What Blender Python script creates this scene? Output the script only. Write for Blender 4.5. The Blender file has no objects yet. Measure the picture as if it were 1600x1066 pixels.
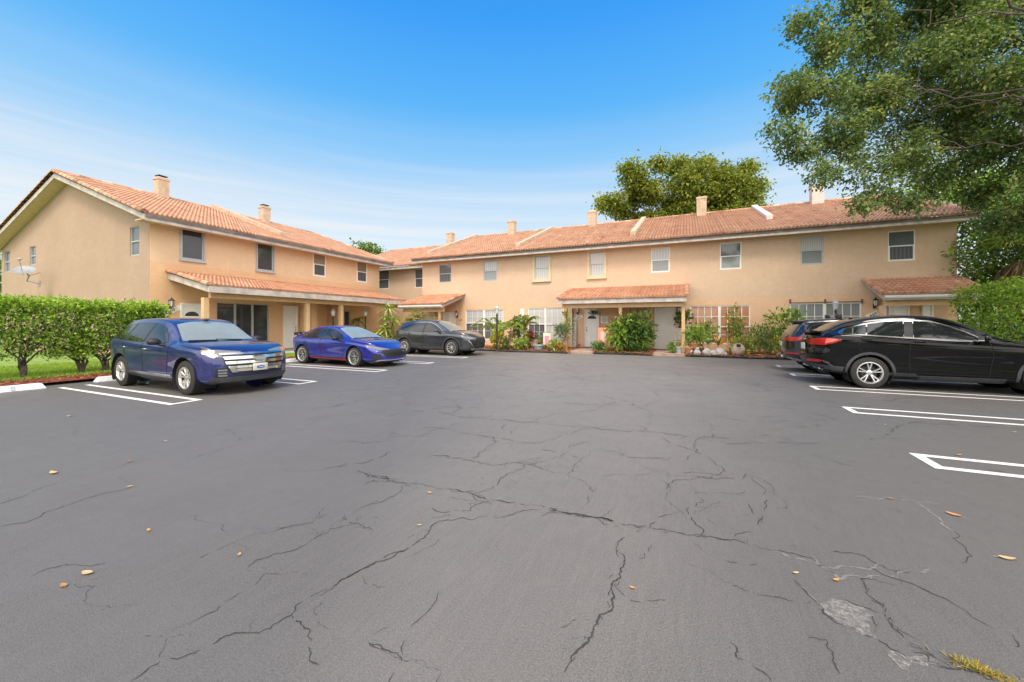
# settings of sky and exposure
EXPO, SUN, FILL_DECK = 1.28, 1.15, (10.6, 10.3, 9.9)
GAIN = .10 * 2 ** EXPO
import bpy, bmesh, math, random
import numpy as np
from mathutils import Vector, Matrix, geometry
from mathutils.bvhtree import BVHTree
R = math.radians
rnd = random.Random(7)
nrs = np.random.RandomState(11)
scene = bpy.context.scene
COL = scene.collection
# ---------------------------------------------------------------- camera model (measured from the photograph)
F, CX, CY, TH, CAMH = 610.0, 800.0, 505.4, R(24.02), 1.5
_c, _s = math.cos(TH), math.sin(TH)
def fac(u):
    a = (u - CX) / F
    return a * _c - _s, a * _s + _c
def gp(u, v, h=0.0):                 # point of the picture on the level h
    d = (CAMH - h) * F / (v - CY); fx, fy = fac(u)
    return (fx * d, fy * d)
def onY(u, v, Y):                    # point of the picture on the wall Y = const
    fx, fy = fac(u); d = Y / fy
    return fx * d, CAMH + (CY - v) * d / F
def onX(u, v, X):
    fx, fy = fac(u); d = X / fx
    return fy * d, CAMH + (CY - v) * d / F
def atd(u, v, d):                    # point at a depth
    fx, fy = fac(u)
    return Vector((fx * d, fy * d, CAMH + (CY - v) * d / F))

# ---------------------------------------------------------------- materials
MATS = {}
def new_mat(name):
    m = bpy.data.materials.new(name); m.use_nodes = True
    return m, m.node_tree, m.node_tree.nodes['Principled BSDF']
def nd(nt, typ, **kw):
    n = nt.nodes.new(typ)
    for k, v in kw.items(): setattr(n, k, v)
    return n
def coords(nt, scale=(1, 1, 1), kind='Object'):
    tc = nd(nt, 'ShaderNodeTexCoord'); mp = nd(nt, 'ShaderNodeMapping')
    mp.inputs['Scale'].default_value = scale
    nt.links.new(tc.outputs[kind], mp.inputs['Vector'])
    return mp.outputs['Vector']
def noise(nt, vec, scale, detail=4, rough=.6):
    n = nd(nt, 'ShaderNodeTexNoise'); n.inputs['Scale'].default_value = scale
    n.inputs['Detail'].default_value = detail; n.inputs['Roughness'].default_value = rough
    nt.links.new(vec, n.inputs['Vector']); return n.outputs['Fac']
def ramp(nt, fac_, stops):
    r = nd(nt, 'ShaderNodeValToRGB'); e = r.color_ramp.elements
    while len(e) < len(stops): e.new(.5)
    for el, (p, c) in zip(e, stops):
        el.position = p; el.color = (c, c, c, 1) if not isinstance(c, (tuple, list)) else tuple(c) + (1,)
    nt.links.new(fac_, r.inputs['Fac']); return r.outputs['Color']
def mixc(nt, fac_, a, b, mode='MIX'):
    m = nd(nt, 'ShaderNodeMix', data_type='RGBA', blend_type=mode)
    for sock, v in ((m.inputs['Factor'], fac_), (m.inputs['A'], a), (m.inputs['B'], b)):
        if hasattr(v, 'is_linked'): nt.links.new(v, sock)
        elif isinstance(v, (int, float)): sock.default_value = v
        else: sock.default_value = tuple(v) + (1,)
    return m.outputs['Result']
def bump(nt, h, bsdf, strength=.3, dist=.02):
    b = nd(nt, 'ShaderNodeBump'); b.inputs['Strength'].default_value = strength; b.inputs['Distance'].default_value = dist
    nt.links.new(h, b.inputs['Height']); nt.links.new(b.outputs['Normal'], bsdf.inputs['Normal'])
def mat(name, col, rough=.6, metal=0., spec=.5, var=.12, vscale=6., bmp=0., bscale=60., coat=0., bdist=.01):
    """plain coloured surface with mottling and grain"""
    if name in MATS: return MATS[name]
    m, nt, b = new_mat(name)
    b.inputs['Roughness'].default_value = rough; b.inputs['Metallic'].default_value = metal
    b.inputs['Specular IOR Level'].default_value = spec
    if coat: b.inputs['Coat Weight'].default_value = coat; b.inputs['Coat Roughness'].default_value = .03
    v = coords(nt)
    n = noise(nt, v, vscale, 5)
    lo = tuple(max(0, c * (1 - var)) for c in col); hi = tuple(min(1, c * (1 + var)) for c in col)
    nt.links.new(ramp(nt, n, [(.3, lo), (.7, hi)]), b.inputs['Base Color'])
    if bmp: bump(nt, noise(nt, v, bscale, 3), b, bmp, bdist)
    MATS[name] = m; return m
def stucco(name, col, dirt=.25):
    m, nt, b = new_mat(name); b.inputs['Roughness'].default_value = .9; b.inputs['Specular IOR Level'].default_value = .25
    v = coords(nt)
    big = noise(nt, v, .5, 5, .65); mid = noise(nt, v, 4.5, 8, .78); fine = noise(nt, v, 24, 5, .8)
    st = noise(nt, coords(nt, (1.6, 1.6, .22)), 1.3, 5, .7)
    c = ramp(nt, big, [(.3, tuple(x * .90 for x in col)), (.72, tuple(min(1, x * 1.06) for x in col))])
    c = mixc(nt, ramp(nt, mid, [(.36, .0), (.72, .6)]), c, tuple(x * y for x, y in zip(col, (.80, .78, .76))))
    c = mixc(nt, ramp(nt, st, [(.55, 0.), (.85, dirt)]), c, tuple(x * y for x, y in zip(col, (.66, .60, .56))))
    c = mixc(nt, ramp(nt, fine, [(.44, 0.), (.70, .42)]), c, tuple(x * .72 for x in col))
    nt.links.new(c, b.inputs['Base Color'])
    mx = nd(nt, 'ShaderNodeMath', operation='ADD'); nt.links.new(fine, mx.inputs[0]); nt.links.new(mid, mx.inputs[1])
    bump(nt, mx.outputs[0], b, .45, .04); MATS[name] = m; return m
def tile_mat(name, a, bcol, c3):
    m, nt, b = new_mat(name); b.inputs['Roughness'].default_value = .75; b.inputs['Specular IOR Level'].default_value = .3
    at = nd(nt, 'ShaderNodeAttribute', attribute_name='rv'); v = coords(nt)
    c = ramp(nt, at.outputs['Fac'], [(.0, a), (.45, bcol), (.8, tuple(x * 1.08 for x in bcol)), (1., c3)])
    n = noise(nt, v, 1.1, 5, .7); n2 = noise(nt, v, 14, 4, .7)
    c = mixc(nt, ramp(nt, n, [(.42, 0.), (.75, .55)]), c, c3)
    c = mixc(nt, ramp(nt, n2, [(.5, 0.), (.8, .4)]), c, tuple(x * .45 for x in a))
    nt.links.new(c, b.inputs['Base Color']); bump(nt, n2, b, .3, .01); MATS[name] = m; return m
def leaf_mat(name, col, trans=.35, var=.3):
    m, nt, b = new_mat(name); b.inputs['Roughness'].default_value = .55; b.inputs['Specular IOR Level'].default_value = .22
    at = nd(nt, 'ShaderNodeAttribute', attribute_name='rv')
    c = ramp(nt, at.outputs['Fac'], [(0., tuple(x * (1 - var) for x in col)), (.6, col), (1., tuple(min(1, x * y) for x, y in zip(col, (1.5, 1.35, 1.1))))])
    nt.links.new(c, b.inputs['Base Color'])
    t = nd(nt, 'ShaderNodeBsdfTranslucent'); nt.links.new(mixc(nt, 1., c, (1.3, 1.35, .8), 'MULTIPLY'), t.inputs['Color'])
    mx = nd(nt, 'ShaderNodeMixShader'); mx.inputs[0].default_value = trans
    nt.links.new(b.outputs[0], mx.inputs[1]); nt.links.new(t.outputs[0], mx.inputs[2])
    nt.links.new(mx.outputs[0], nt.nodes['Material Output'].inputs['Surface']); MATS[name] = m; return m
def paint(name, col, metal=.35, rough=.32, coat=1., dust=.05):
    m, nt, b = new_mat(name)
    b.inputs['Metallic'].default_value = metal; b.inputs['Roughness'].default_value = rough
    b.inputs['Coat Weight'].default_value = coat; b.inputs['Coat Roughness'].default_value = .02
    v = coords(nt); n = noise(nt, v, 2.2, 4)
    dust_c = mixc(nt, ramp(nt, noise(nt, v, 5, 6, .75), [(.45, 0.), (.9, dust)]), ramp(nt, n, [(.3, tuple(c * .92 for c in col)), (.7, tuple(min(1, c * 1.08) for c in col))]), (.35, .33, .3))
    nt.links.new(dust_c, b.inputs['Base Color']); MATS[name] = m; return m
def glass(name, col, rough=.03, spec=.5, stripes=None):
    m, nt, b = new_mat(name)
    b.inputs['Roughness'].default_value = rough; b.inputs['Specular IOR Level'].default_value = spec; b.inputs['IOR'].default_value = 1.5
    b.inputs['Coat Weight'].default_value = .25; b.inputs['Coat Roughness'].default_value = .01
    if stripes:
        axis, freq, c2 = stripes
        w = nd(nt, 'ShaderNodeTexWave', wave_type='BANDS', bands_direction=axis); w.inputs['Scale'].default_value = freq; w.inputs['Distortion'].default_value = 1.5 if freq < 6 else .1
        nt.links.new(coords(nt), w.inputs['Vector'])
        nt.links.new(ramp(nt, w.outputs['Fac'], [(.2, col), (.8, c2)]), b.inputs['Base Color'])
    else:
        n = noise(nt, coords(nt), 1.3, 4)
        nt.links.new(ramp(nt, n, [(.35, tuple(c * .88 for c in col)), (.65, tuple(c * 1.12 for c in col))]), b.inputs['Base Color'])
    MATS[name] = m; return m

# ---------------------------------------------------------------- mesh builder
class MB:
    def __init__(s): s.v = []; s.f = []; s.m = []; s.r = []; s.cm = 0; s.cr = None
    def add(s, vs, fs, m=None, r=None):
        o = len(s.v); s.v.extend(vs); m = s.cm if m is None else m
        for f in fs:
            s.f.append(tuple(i + o for i in f)); s.m.append(m); s.r.append(rnd.random() if r is None else r)
        return s
    def quad(s, a, b, c, d, m=None, r=None): return s.add([a, b, c, d], [(0, 1, 2, 3)], m, r)
    def box(s, x0, x1, y0, y1, z0, z1, m=None, bev=0.):
        if x0 > x1: x0, x1 = x1, x0
        if y0 > y1: y0, y1 = y1, y0
        if z0 > z1: z0, z1 = z1, z0
        if bev <= 0:
            vs = [(x, y, z) for z in (z0, z1) for y in (y0, y1) for x in (x0, x1)]
            return s.add(vs, [(0, 2, 3, 1), (4, 5, 7, 6), (0, 1, 5, 4), (2, 6, 7, 3), (0, 4, 6, 2), (1, 3, 7, 5)], m)
        b = min(bev, (x1 - x0) * .45, (y1 - y0) * .45, (z1 - z0) * .45)
        bm = bmesh.new(); bmesh.ops.create_cube(bm, size=1)
        for v in bm.verts: v.co = ((x0 + x1) / 2 + v.co.x * (x1 - x0), (y0 + y1) / 2 + v.co.y * (y1 - y0), (z0 + z1) / 2 + v.co.z * (z1 - z0))
        bmesh.ops.bevel(bm, geom=bm.edges[:], offset=b, segments=2, affect='EDGES', profile=.5)
        s.addbm(bm, m); return s
    def addbm(s, bm, m=None, M=None):
        bm.verts.index_update()
        s.add([tuple(M @ v.co) if M else tuple(v.co) for v in bm.verts], [tuple(v.index for v in f.verts) for f in bm.faces], m); bm.free(); return s
    def prism(s, pts, ax, a0, a1, m=None):
        """closed 2D outline extruded along axis ax ('x','y','z') from a0 to a1"""
        def P(p, a): return (a, p[0], p[1]) if ax == 'x' else ((p[0], a, p[1]) if ax == 'y' else (p[0], p[1], a))
        n = len(pts); vs = [P(p, a0) for p in pts] + [P(p, a1) for p in pts]
        fs = [tuple(range(n))[::-1], tuple(range(n, 2 * n))] + [(i, (i + 1) % n, n + (i + 1) % n, n + i) for i in range(n)]
        return s.add(vs, fs, m)
    def tube(s, pts, rad, n=8, m=None, cap=True):
        pts = [Vector(p) for p in pts]; rad = rad if isinstance(rad, (list, tuple)) else [rad] * len(pts)
        vs = []; up = Vector((0, 0, 1))
        for i, p in enumerate(pts):
            d = (pts[min(i + 1, len(pts) - 1)] - pts[max(i - 1, 0)])
            d = d.normalized() if d.length > 1e-9 else up
            a = d.cross(up if abs(d.z) < .95 else Vector((1, 0, 0))).normalized(); b = d.cross(a)
            for k in range(n):
                t = 2 * math.pi * k / n; vs.append(tuple(p + (a * math.cos(t) + b * math.sin(t)) * rad[i]))
        fs = [(i * n + k, i * n + (k + 1) % n, (i + 1) * n + (k + 1) % n, (i + 1) * n + k) for i in range(len(pts) - 1) for k in range(n)]
        if cap: fs += [tuple(range(n))[::-1], tuple(range((len(pts) - 1) * n, len(pts) * n))]
        return s.add(vs, fs, m)
    def lathe(s, prof, n=16, m=None, M=None, ax='z', cap=True):
        """prof: (radius, height)"""
        vs = []
        for r, h in prof:
            for k in range(n):
                t = 2 * math.pi * k / n
                p = (r * math.cos(t), r * math.sin(t), h) if ax == 'z' else (r * math.cos(t), h, r * math.sin(t))
                vs.append(tuple(M @ Vector(p)) if M else p)
        fs = [(i * n + k, i * n + (k + 1) % n, (i + 1) * n + (k + 1) % n, (i + 1) * n + k) for i in range(len(prof) - 1) for k in range(n)]
        if ax == 'y': fs = [f[::-1] for f in fs]
        if cap and prof[0][0] > 1e-4: fs.append(tuple(range(n))[::-1] if ax == 'z' else tuple(range(n)))
        if cap and prof[-1][0] > 1e-4:
            t = tuple(range((len(prof) - 1) * n, len(prof) * n)); fs.append(t if ax == 'z' else t[::-1])
        return s.add(vs, fs, m)
    def ell(s, c, r, m=None, seg=12, rings=8):
        bm = bmesh.new(); bmesh.ops.create_uvsphere(bm, u_segments=seg, v_segments=rings, radius=1)
        for v in bm.verts: v.co = (c[0] + v.co.x * r[0], c[1] + v.co.y * r[1], c[2] + v.co.z * r[2])
        return s.addbm(bm, m)
    def build(s, name, mats, parent=None, smooth=False, local=False):
        mats = mats if isinstance(mats, (list, tuple)) else [mats]
        me = bpy.data.meshes.new(name)
        vs = s.v
        if parent is not None and not local:
            o = parent['_o']; vs = [(x - o[0], y - o[1], z - o[2]) for x, y, z in vs]
        me.from_pydata(vs, [], s.f); 
        for m in mats: me.materials.append(m)
        if len(mats) > 1: me.polygons.foreach_set('material_index', s.m)
        a = me.attributes.new('rv', 'FLOAT', 'FACE'); a.data.foreach_set('value', s.r)
        if smooth is True: me.polygons.foreach_set('use_smooth', [True] * len(s.f))
        me.update()
        ob = bpy.data.objects.new(name, me); COL.objects.link(ob)
        if parent is not None: ob.parent = parent; ob['_o'] = parent.get('_o', (0, 0, 0))
        if smooth == 'auto':
            me.polygons.foreach_set('use_smooth', [True] * len(s.f)); me.set_sharp_from_angle(angle=R(35))
        return ob
ORIG = {}
def tag(o, label=None, cat=None, group=None, kind=None):
    if label: o['label'] = label
    if cat: o['category'] = cat
    if group: o['group'] = group
    if kind: o['kind'] = kind
    return o
def thing(name, label, cat, loc=(0, 0, 0), rz=0., group=None):
    o = bpy.data.objects.new(name, None); COL.objects.link(o); o.location = loc; o.rotation_euler = (0, 0, rz)
    o.empty_display_size = .2; o['_o'] = tuple(loc); return tag(o, label, cat, group)
def single(mb, name, mats, loc, label, cat, group=None, smooth=False, kind=None, local=True):
    """a thing that is one mesh: its origin at loc (mesh given in local coordinates)"""
    if not local: mb.v = [(x - loc[0], y - loc[1], z - loc[2]) for x, y, z in mb.v]
    ob = mb.build(name, mats, None, smooth); ob.location = loc
    return tag(ob, label, cat, group, kind)
def copy_tree(o, parent=None):
    c = o.copy(); COL.objects.link(c); c.parent = parent
    for ch in list(o.children): copy_tree(ch, c)
    return c
def text_mb(mb, body, size, M, m=None, depth=.004, font_shear=0.):
    """lettering as solid mesh: M maps text plane (x right, y up, z out)"""
    cu = bpy.data.curves.new('t', 'FONT'); cu.body = body; cu.size = size; cu.align_x = 'CENTER'; cu.align_y = 'CENTER'; cu.extrude = depth; cu.shear = font_shear
    ob = bpy.data.objects.new('t', cu); COL.objects.link(ob)
    dg = bpy.context.evaluated_depsgraph_get(); dg.update()
    me = ob.evaluated_get(dg).to_mesh()
    mb.add([tuple(M @ v.co) for v in me.vertices], [tuple(p.vertices) for p in me.polygons], m)
    bpy.data.objects.remove(ob); bpy.data.curves.remove(cu)
def frameM(o, u, w, n):
    """matrix with columns u (right), w (up), n (out) at o"""
    u, w, n = Vector(u), Vector(w), Vector(n)
    return Matrix(((u.x, w.x, n.x, o[0]), (u.y, w.y, n.y, o[1]), (u.z, w.z, n.z, o[2]), (0, 0, 0, 1)))

# ---------------------------------------------------------------- leaves
def leaf_obj(name, P, D, L, W, mats, parent=None, loc=None, mi=None, rv=None, droop=.0, bend=.25):
    """P points, D directions (n,3); L, W arrays: one folded, bent leaf per point (6 verts, 2 quads)"""
    P = np.asarray(P, float); n = len(P); D = np.asarray(D, float)
    D /= np.linalg.norm(D, axis=1, keepdims=True) + 1e-9
    up = nrs.normal(size=(n, 3)) * .55 + np.array([0, 0, 1.])
    S = np.cross(D, up); S /= np.linalg.norm(S, axis=1, keepdims=True) + 1e-9
    N = np.cross(S, D)
    L = np.broadcast_to(np.asarray(L, float), (n,))[:, None]; W = np.broadcast_to(np.asarray(W, float), (n,))[:, None]
    mid = P + D * L * .5 + N * L * bend * .3
    tip = P + D * L - np.array([0, 0, 1.]) * L * droop
    a = mid + S * W * .5 + N * W * .18; b = mid - S * W * .5 + N * W * .18
    V = np.stack([P, a, mid, b, tip], 1).reshape(-1, 3)
    base = np.arange(n)[:, None] * 5
    Fc = np.concatenate([base + np.array([[0, 1, 2]]), base + np.array([[0, 2, 3]]), base + np.array([[1, 4, 2]]), base + np.array([[2, 4, 3]])], 1).reshape(-1, 3)
    if parent is not None: V = V - np.array(parent['_o'])
    elif loc is not None: V = V - np.array(loc)
    me = bpy.data.meshes.new(name)
    me.vertices.add(len(V)); me.vertices.foreach_set('co', V.ravel())
    me.loops.add(len(Fc) * 3); me.loops.foreach_set('vertex_index', Fc.ravel().astype(np.int32))
    me.polygons.add(len(Fc)); me.polygons.foreach_set('loop_start', np.arange(0, len(Fc) * 3, 3, dtype=np.int32))
    for m in mats: me.materials.append(m)
    if mi is None: mi = nrs.randint(0, len(mats), n)
    me.polygons.foreach_set('material_index', np.repeat(np.asarray(mi, np.int32), 4))
    if rv is None: rv = nrs.rand(n)
    at = me.attributes.new('rv', 'FLOAT', 'FACE'); at.data.foreach_set('value', np.repeat(np.asarray(rv, np.float32), 4))
    me.update(calc_edges=True)
    ob = bpy.data.objects.new(name, me); COL.objects.link(ob)
    if parent is not None: ob.parent = parent
    elif loc is not None: ob.location = loc
    return ob
def rdir(n, flat=1.):
    d = nrs.normal(size=(n, 3)); d[:, 2] *= flat
    return d / (np.linalg.norm(d, axis=1, keepdims=True) + 1e-9)
# ================================================================= materials in use
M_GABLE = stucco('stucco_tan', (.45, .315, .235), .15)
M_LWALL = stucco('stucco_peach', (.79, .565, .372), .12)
M_LLOW = stucco('stucco_orange', (.80, .505, .295), .12)
M_RWALL = stucco('stucco_sand', (.68, .496, .352), .35)
M_RLOW = stucco('stucco_apricot', (.74, .495, .318), .25)
M_TILE = tile_mat('clay_tile', (.25, .112, .068), (.42, .220, .130), (.58, .40, .28))
M_TILE2 = tile_mat('porch_tile', (.30, .125, .072), (.48, .235, .138), (.62, .43, .30))
M_FASCIA = mat('weathered_white_board', (.47, .41, .37), .7, var=.28, vscale=3, bmp=.15)
M_BEAM = mat('painted_beam', (.62, .40, .22), .7, var=.1)
M_SOFFIT = mat('soffit', (.62, .46, .32), .8)
M_DRIP = mat('drip_edge', (.14, .12, .11), .8, var=.4, vscale=2); M_PALE = mat('pinkish_white_stucco', (.62, .52, .47), .85, var=.1, vscale=4, bmp=.3)
M_PARA = mat('parapet_cream', (.50, .37, .265), .85, var=.22, vscale=4, bmp=.3)
M_WHITE = mat('white_paint', (.78, .76, .72), .45, var=.04)
M_DOOR = mat('door_white', (.84, .82, .79), .4, var=.05, vscale=2)
M_GREYF = mat('grey_frame', (.42, .42, .44), .4, var=.05)
M_DARK = mat('black_metal', (.02, .02, .022), .45, var=.2)
M_CREAMF = mat('cream_frame', (.60, .50, .34), .6, var=.1)
G_DARK = glass('dark_window_glass', (.045, .052, .065))
G_MID = glass('grey_window_glass', (.12, .135, .15))
G_CURT = glass('curtain_behind_glass', (.38, .385, .40), stripes=('X', 2.2, (.50, .50, .51)))
G_SHADE = glass('pale_shade_behind_glass', (.44, .44, .44), stripes=('X', 3.5, (.54, .53, .52)))
G_BLIND = glass('wood_blind_behind_glass', (.36, .15, .075), stripes=('Z', 9., (.50, .25, .15)))
G_SCREEN = glass('insect_screen', (.08, .085, .095), .3, .3, stripes=('X', 2.4, (.13, .135, .15)))
G_GREY = glass('grey_blind_behind_glass', (.20, .225, .23), stripes=('Z', 7., (.27, .29, .29)))
G_CLEAR = glass('lamp_glass', (.62, .64, .64), .1)
M_CONC = mat('concrete', (.42, .39, .36), .9, var=.15, vscale=3, bmp=.2, bscale=40)

# ================================================================= setting: ground, lot, markings
def sheet(name, x0, x1, y0, y1, z, m, nx=1, ny=1, amp=0., parent=None):
    mb = MB(); vs = []
    for j in range(ny + 1):
        for i in range(nx + 1):
            e = 1. if (0 < i < nx and 0 < j < ny) else 0.
            vs.append((x0 + (x1 - x0) * i / nx, y0 + (y1 - y0) * j / ny, z + amp * e * (rnd.random() - .4)))
    mb.add(vs, [(j * (nx + 1) + i, j * (nx + 1) + i + 1, (j + 1) * (nx + 1) + i + 1, (j + 1) * (nx + 1) + i) for j in range(ny) for i in range(nx)])
    return mb.build(name, m, parent, smooth=amp > 0)
def m_asphalt():
    m, nt, b = new_mat('asphalt'); b.inputs['Specular IOR Level'].default_value = .5
    v = coords(nt)
    big = noise(nt, v, .16, 5, .6); mid = noise(nt, v, 1.1, 6, .7); fine = noise(nt, v, 95, 3, .8); agg = noise(nt, v, 300, 2, .6)
    brush = noise(nt, coords(nt, (9, 1.0, 1)), 3.2, 4, .7)
    c = ramp(nt, big, [(.30, (.108, .104, .100)), (.55, (.136, .130, .124)), (.75, (.160, .152, .145))])
    c = mixc(nt, ramp(nt, mid, [(.40, 0.), (.7, .55)]), c, (.088, .083, .084))
    c = mixc(nt, ramp(nt, brush, [(.42, 0.), (.72, .50)]), c, (.18, .168, .162))
    c = mixc(nt, ramp(nt, fine, [(.42, 0.), (.60, .75)]), c, (.20, .188, .18))
    c = mixc(nt, ramp(nt, agg, [(.38, .75), (.5, 0.)]), c, (.030, .029, .030))
    sx = nd(nt, 'ShaderNodeSeparateXYZ'); nt.links.new(v, sx.inputs[0])           # lane worn paler than sealed stalls, with far grazing glare painted into the fan
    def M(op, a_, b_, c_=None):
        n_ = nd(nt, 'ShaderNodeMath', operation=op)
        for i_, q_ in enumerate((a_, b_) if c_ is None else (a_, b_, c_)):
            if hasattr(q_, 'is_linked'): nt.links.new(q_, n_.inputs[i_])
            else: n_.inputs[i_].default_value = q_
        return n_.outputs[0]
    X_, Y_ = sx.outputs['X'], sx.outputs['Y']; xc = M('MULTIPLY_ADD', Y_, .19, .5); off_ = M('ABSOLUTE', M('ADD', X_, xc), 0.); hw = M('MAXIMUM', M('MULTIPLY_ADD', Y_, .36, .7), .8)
    tt = M('ADD', M('DIVIDE', off_, hw), M('MULTIPLY_ADD', noise(nt, v, .5, 5), .8, -.4)); wear_glare = ramp(nt, tt, [(.35, 1.), (1.25, 0.)])
    my_ = nd(nt, 'ShaderNodeMapRange'); my_.inputs['From Min'].default_value = 0; my_.inputs['From Max'].default_value = 9; my_.inputs['To Min'].default_value = .45; nt.links.new(Y_, my_.inputs['Value']); wear_glare = M('MULTIPLY', wear_glare, my_.outputs['Result'])
    c = mixc(nt, wear_glare, mixc(nt, 1., c, (.90, .885, .87), 'MULTIPLY'), mixc(nt, 1., c, (1.40, 1.36, 1.30), 'MULTIPLY'))
    nt.links.new(c, b.inputs['Base Color'])
    nt.links.new(ramp(nt, mid, [(.3, .46), (.7, .66)]), b.inputs['Roughness'])
    ad = nd(nt, 'ShaderNodeMath', operation='ADD'); nt.links.new(fine, ad.inputs[0]); nt.links.new(agg, ad.inputs[1])
    bump(nt, ad.outputs[0], b, .55, .006); return m
def m_grass_ground():
    return mat('lawn_soil', (.17, .26, .05), .95, var=.35, vscale=2.5, bmp=.6, bscale=30, bdist=.03)
M_GRASSG = m_grass_ground()
M_MULCH = mat('red_mulch', (.22, .055, .028), .95, var=.7, vscale=22, bmp=1., bscale=35, bdist=.04)
M_BED = mat('bed_mulch', (.30, .13, .06), .95, var=.7, vscale=18, bmp=1., bscale=35, bdist=.04)
M_LINE = None
def m_line():
    m, nt, b = new_mat('road_paint'); b.inputs['Roughness'].default_value = .65
    v = coords(nt); n = noise(nt, v, 9, 6, .8); f = noise(nt, v, 70, 3, .8)
    c = ramp(nt, n, [(.3, (.70, .67, .63)), (.65, (.80, .775, .74))])
    c = mixc(nt, ramp(nt, f, [(.52, 0.), (.70, .8)]), c, (.20, .19, .185))
    nt.links.new(c, b.inputs['Base Color']); bump(nt, f, b, .3, .004); return m
M_LINE = m_line()
tag(sheet('ground', -320, 320, -260, 420, -.03, M_GRASSG), kind='structure')
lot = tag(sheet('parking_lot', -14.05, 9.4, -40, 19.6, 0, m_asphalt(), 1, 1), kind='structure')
def stall(xs, xe, ya, yb, skew=0.):
    """a double line round-ended by a cross bar: from the open end xs to the wall end xe, between ya and yb"""
    w = .10; mb = MB(); sg = 1 if xe > xs else -1; n = 24
    def strip(y0, y1, x0, x1):
        jt = lambda: (rnd.random() - .5) * .006
        top = [(x0 + (x1 - x0) * k / n, y1 + jt(), .004) for k in range(n + 1)]; bot = [(x0 + (x1 - x0) * k / n, y0 + jt(), .004) for k in range(n + 1)]
        mb.add(bot + top, [(k, k + 1, n + 2 + k, n + 1 + k) if sg > 0 else (k + 1, k, n + 1 + k, n + 2 + k) for k in range(n)])
    strip(ya, ya + w, xs + sg * w, xe); strip(yb - w, yb, xs + sg * w, xe)
    x0, x1 = min(xs, xs + sg * w), max(xs, xs + sg * w)
    mb.add([(x0, ya, .004), (x1, ya, .004), (x1, yb, .004), (x0, yb, .004)], [(0, 1, 2, 3)])
    return tag(mb.build('stall_marking', M_LINE), kind='structure')
for ya in (1.35, 3.98, 6.62, 9.27, 11.86, 14.46): stall(-8.60 - .012 * ya, -13.34, ya, ya + .55)
for i, (ya, yb, xs) in enumerate(((5.46, 5.99, 2.35), (8.27, 8.83, 2.55), (10.87, 11.46, 2.69), (13.45, 14.0, 2.8), (16.0, 16.55, 2.9))): stall(xs, 7.6, ya, yb)
# lawn, mulch strip, walkways, garden bed
lawn = tag(sheet('lawn', -40, -14.9, -30, 8.6, .07, M_GRASSG, 60, 60, .05), kind='structure')
tag(sheet('lawn', -19.9, -14.9, 8.6, 21.5, .07, M_GRASSG, 14, 30, .05), kind='structure')
tag(sheet('mulch_strip', -15.15, -14.0, -20, 19.0, .075, M_MULCH, 12, 260, .07), kind='structure')
tag(sheet('right_verge', 9.4, 40, -40, 60, .05, M_GRASSG, 20, 40, .04), kind='structure')
bedm = MB()
def bed(x0, x1, y0, y1, h):
    nx, ny = int((x1 - x0) / .11), int((y1 - y0) / .11); vs = []
    for j in range(ny + 1):
        for i in range(nx + 1):
            t = j / ny; x = x0 + (x1 - x0) * i / nx; y = y0 + (y1 - y0) * t + (1 - t) * .10 * math.sin(x * 1.7)
            vs.append((x, y, .006 + h * min(1, t * 5) + (rnd.random() - .3) * .05 * (1 if j else 0)))
    bedm.add(vs, [(j * (nx + 1) + i, j * (nx + 1) + i + 1, (j + 1) * (nx + 1) + i + 1, (j + 1) * (nx + 1) + i) for j in range(ny) for i in range(nx)])
bed(-10.6, -5.3, 18.75, 22.5, .1); bed(-4.15, -1.4, 19.1, 22.5, .1); bed(-.05, 7.3, 19.3, 22.5, .1); bed(-16.5, -10.6, 17.9, 22.5, .08)
eg = MB()
for x0, x1, yb in ((-10.6, -5.35, 18.75), (-4.1, -1.45, 19.1), (0, 7.25, 19.3)):
    n_ = int((x1 - x0) / .2); eg.tube([(x0 + (x1 - x0) * k / n_, yb - .02 + .10 * math.sin((x0 + (x1 - x0) * k / n_) * 1.7), .045 + .012 * math.sin(k * 1.3)) for k in range(n_ + 1)], .05, 6)
tag(eg.build('bed_edging', mat('black_edging', (.018, .017, .017), .6), smooth=True), kind='structure')
tag(bedm.build('garden_bed', M_BED, smooth=True), kind='structure')
wk = MB(); wk.box(-5.3, -4.15, 19.05, 22.5, -.02, .13, bev=.02); wk.box(-1.4, -.05, 19.3, 22.5, -.02, .13, bev=.02); wk.box(7.3, 10.4, 19.6, 22.5, -.02, .13, bev=.02)
tag(wk.build('walkway', mat('terracotta_paving', (.36, .25, .20), .9, var=.25, vscale=5, bmp=.2)), kind='structure')
wk = MB(); wk.box(-19.9, -16.9, 9.4, 21.4, -.02, .15, bev=.02); tag(wk.build('porch_slab', M_CONC), kind='structure')

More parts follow.
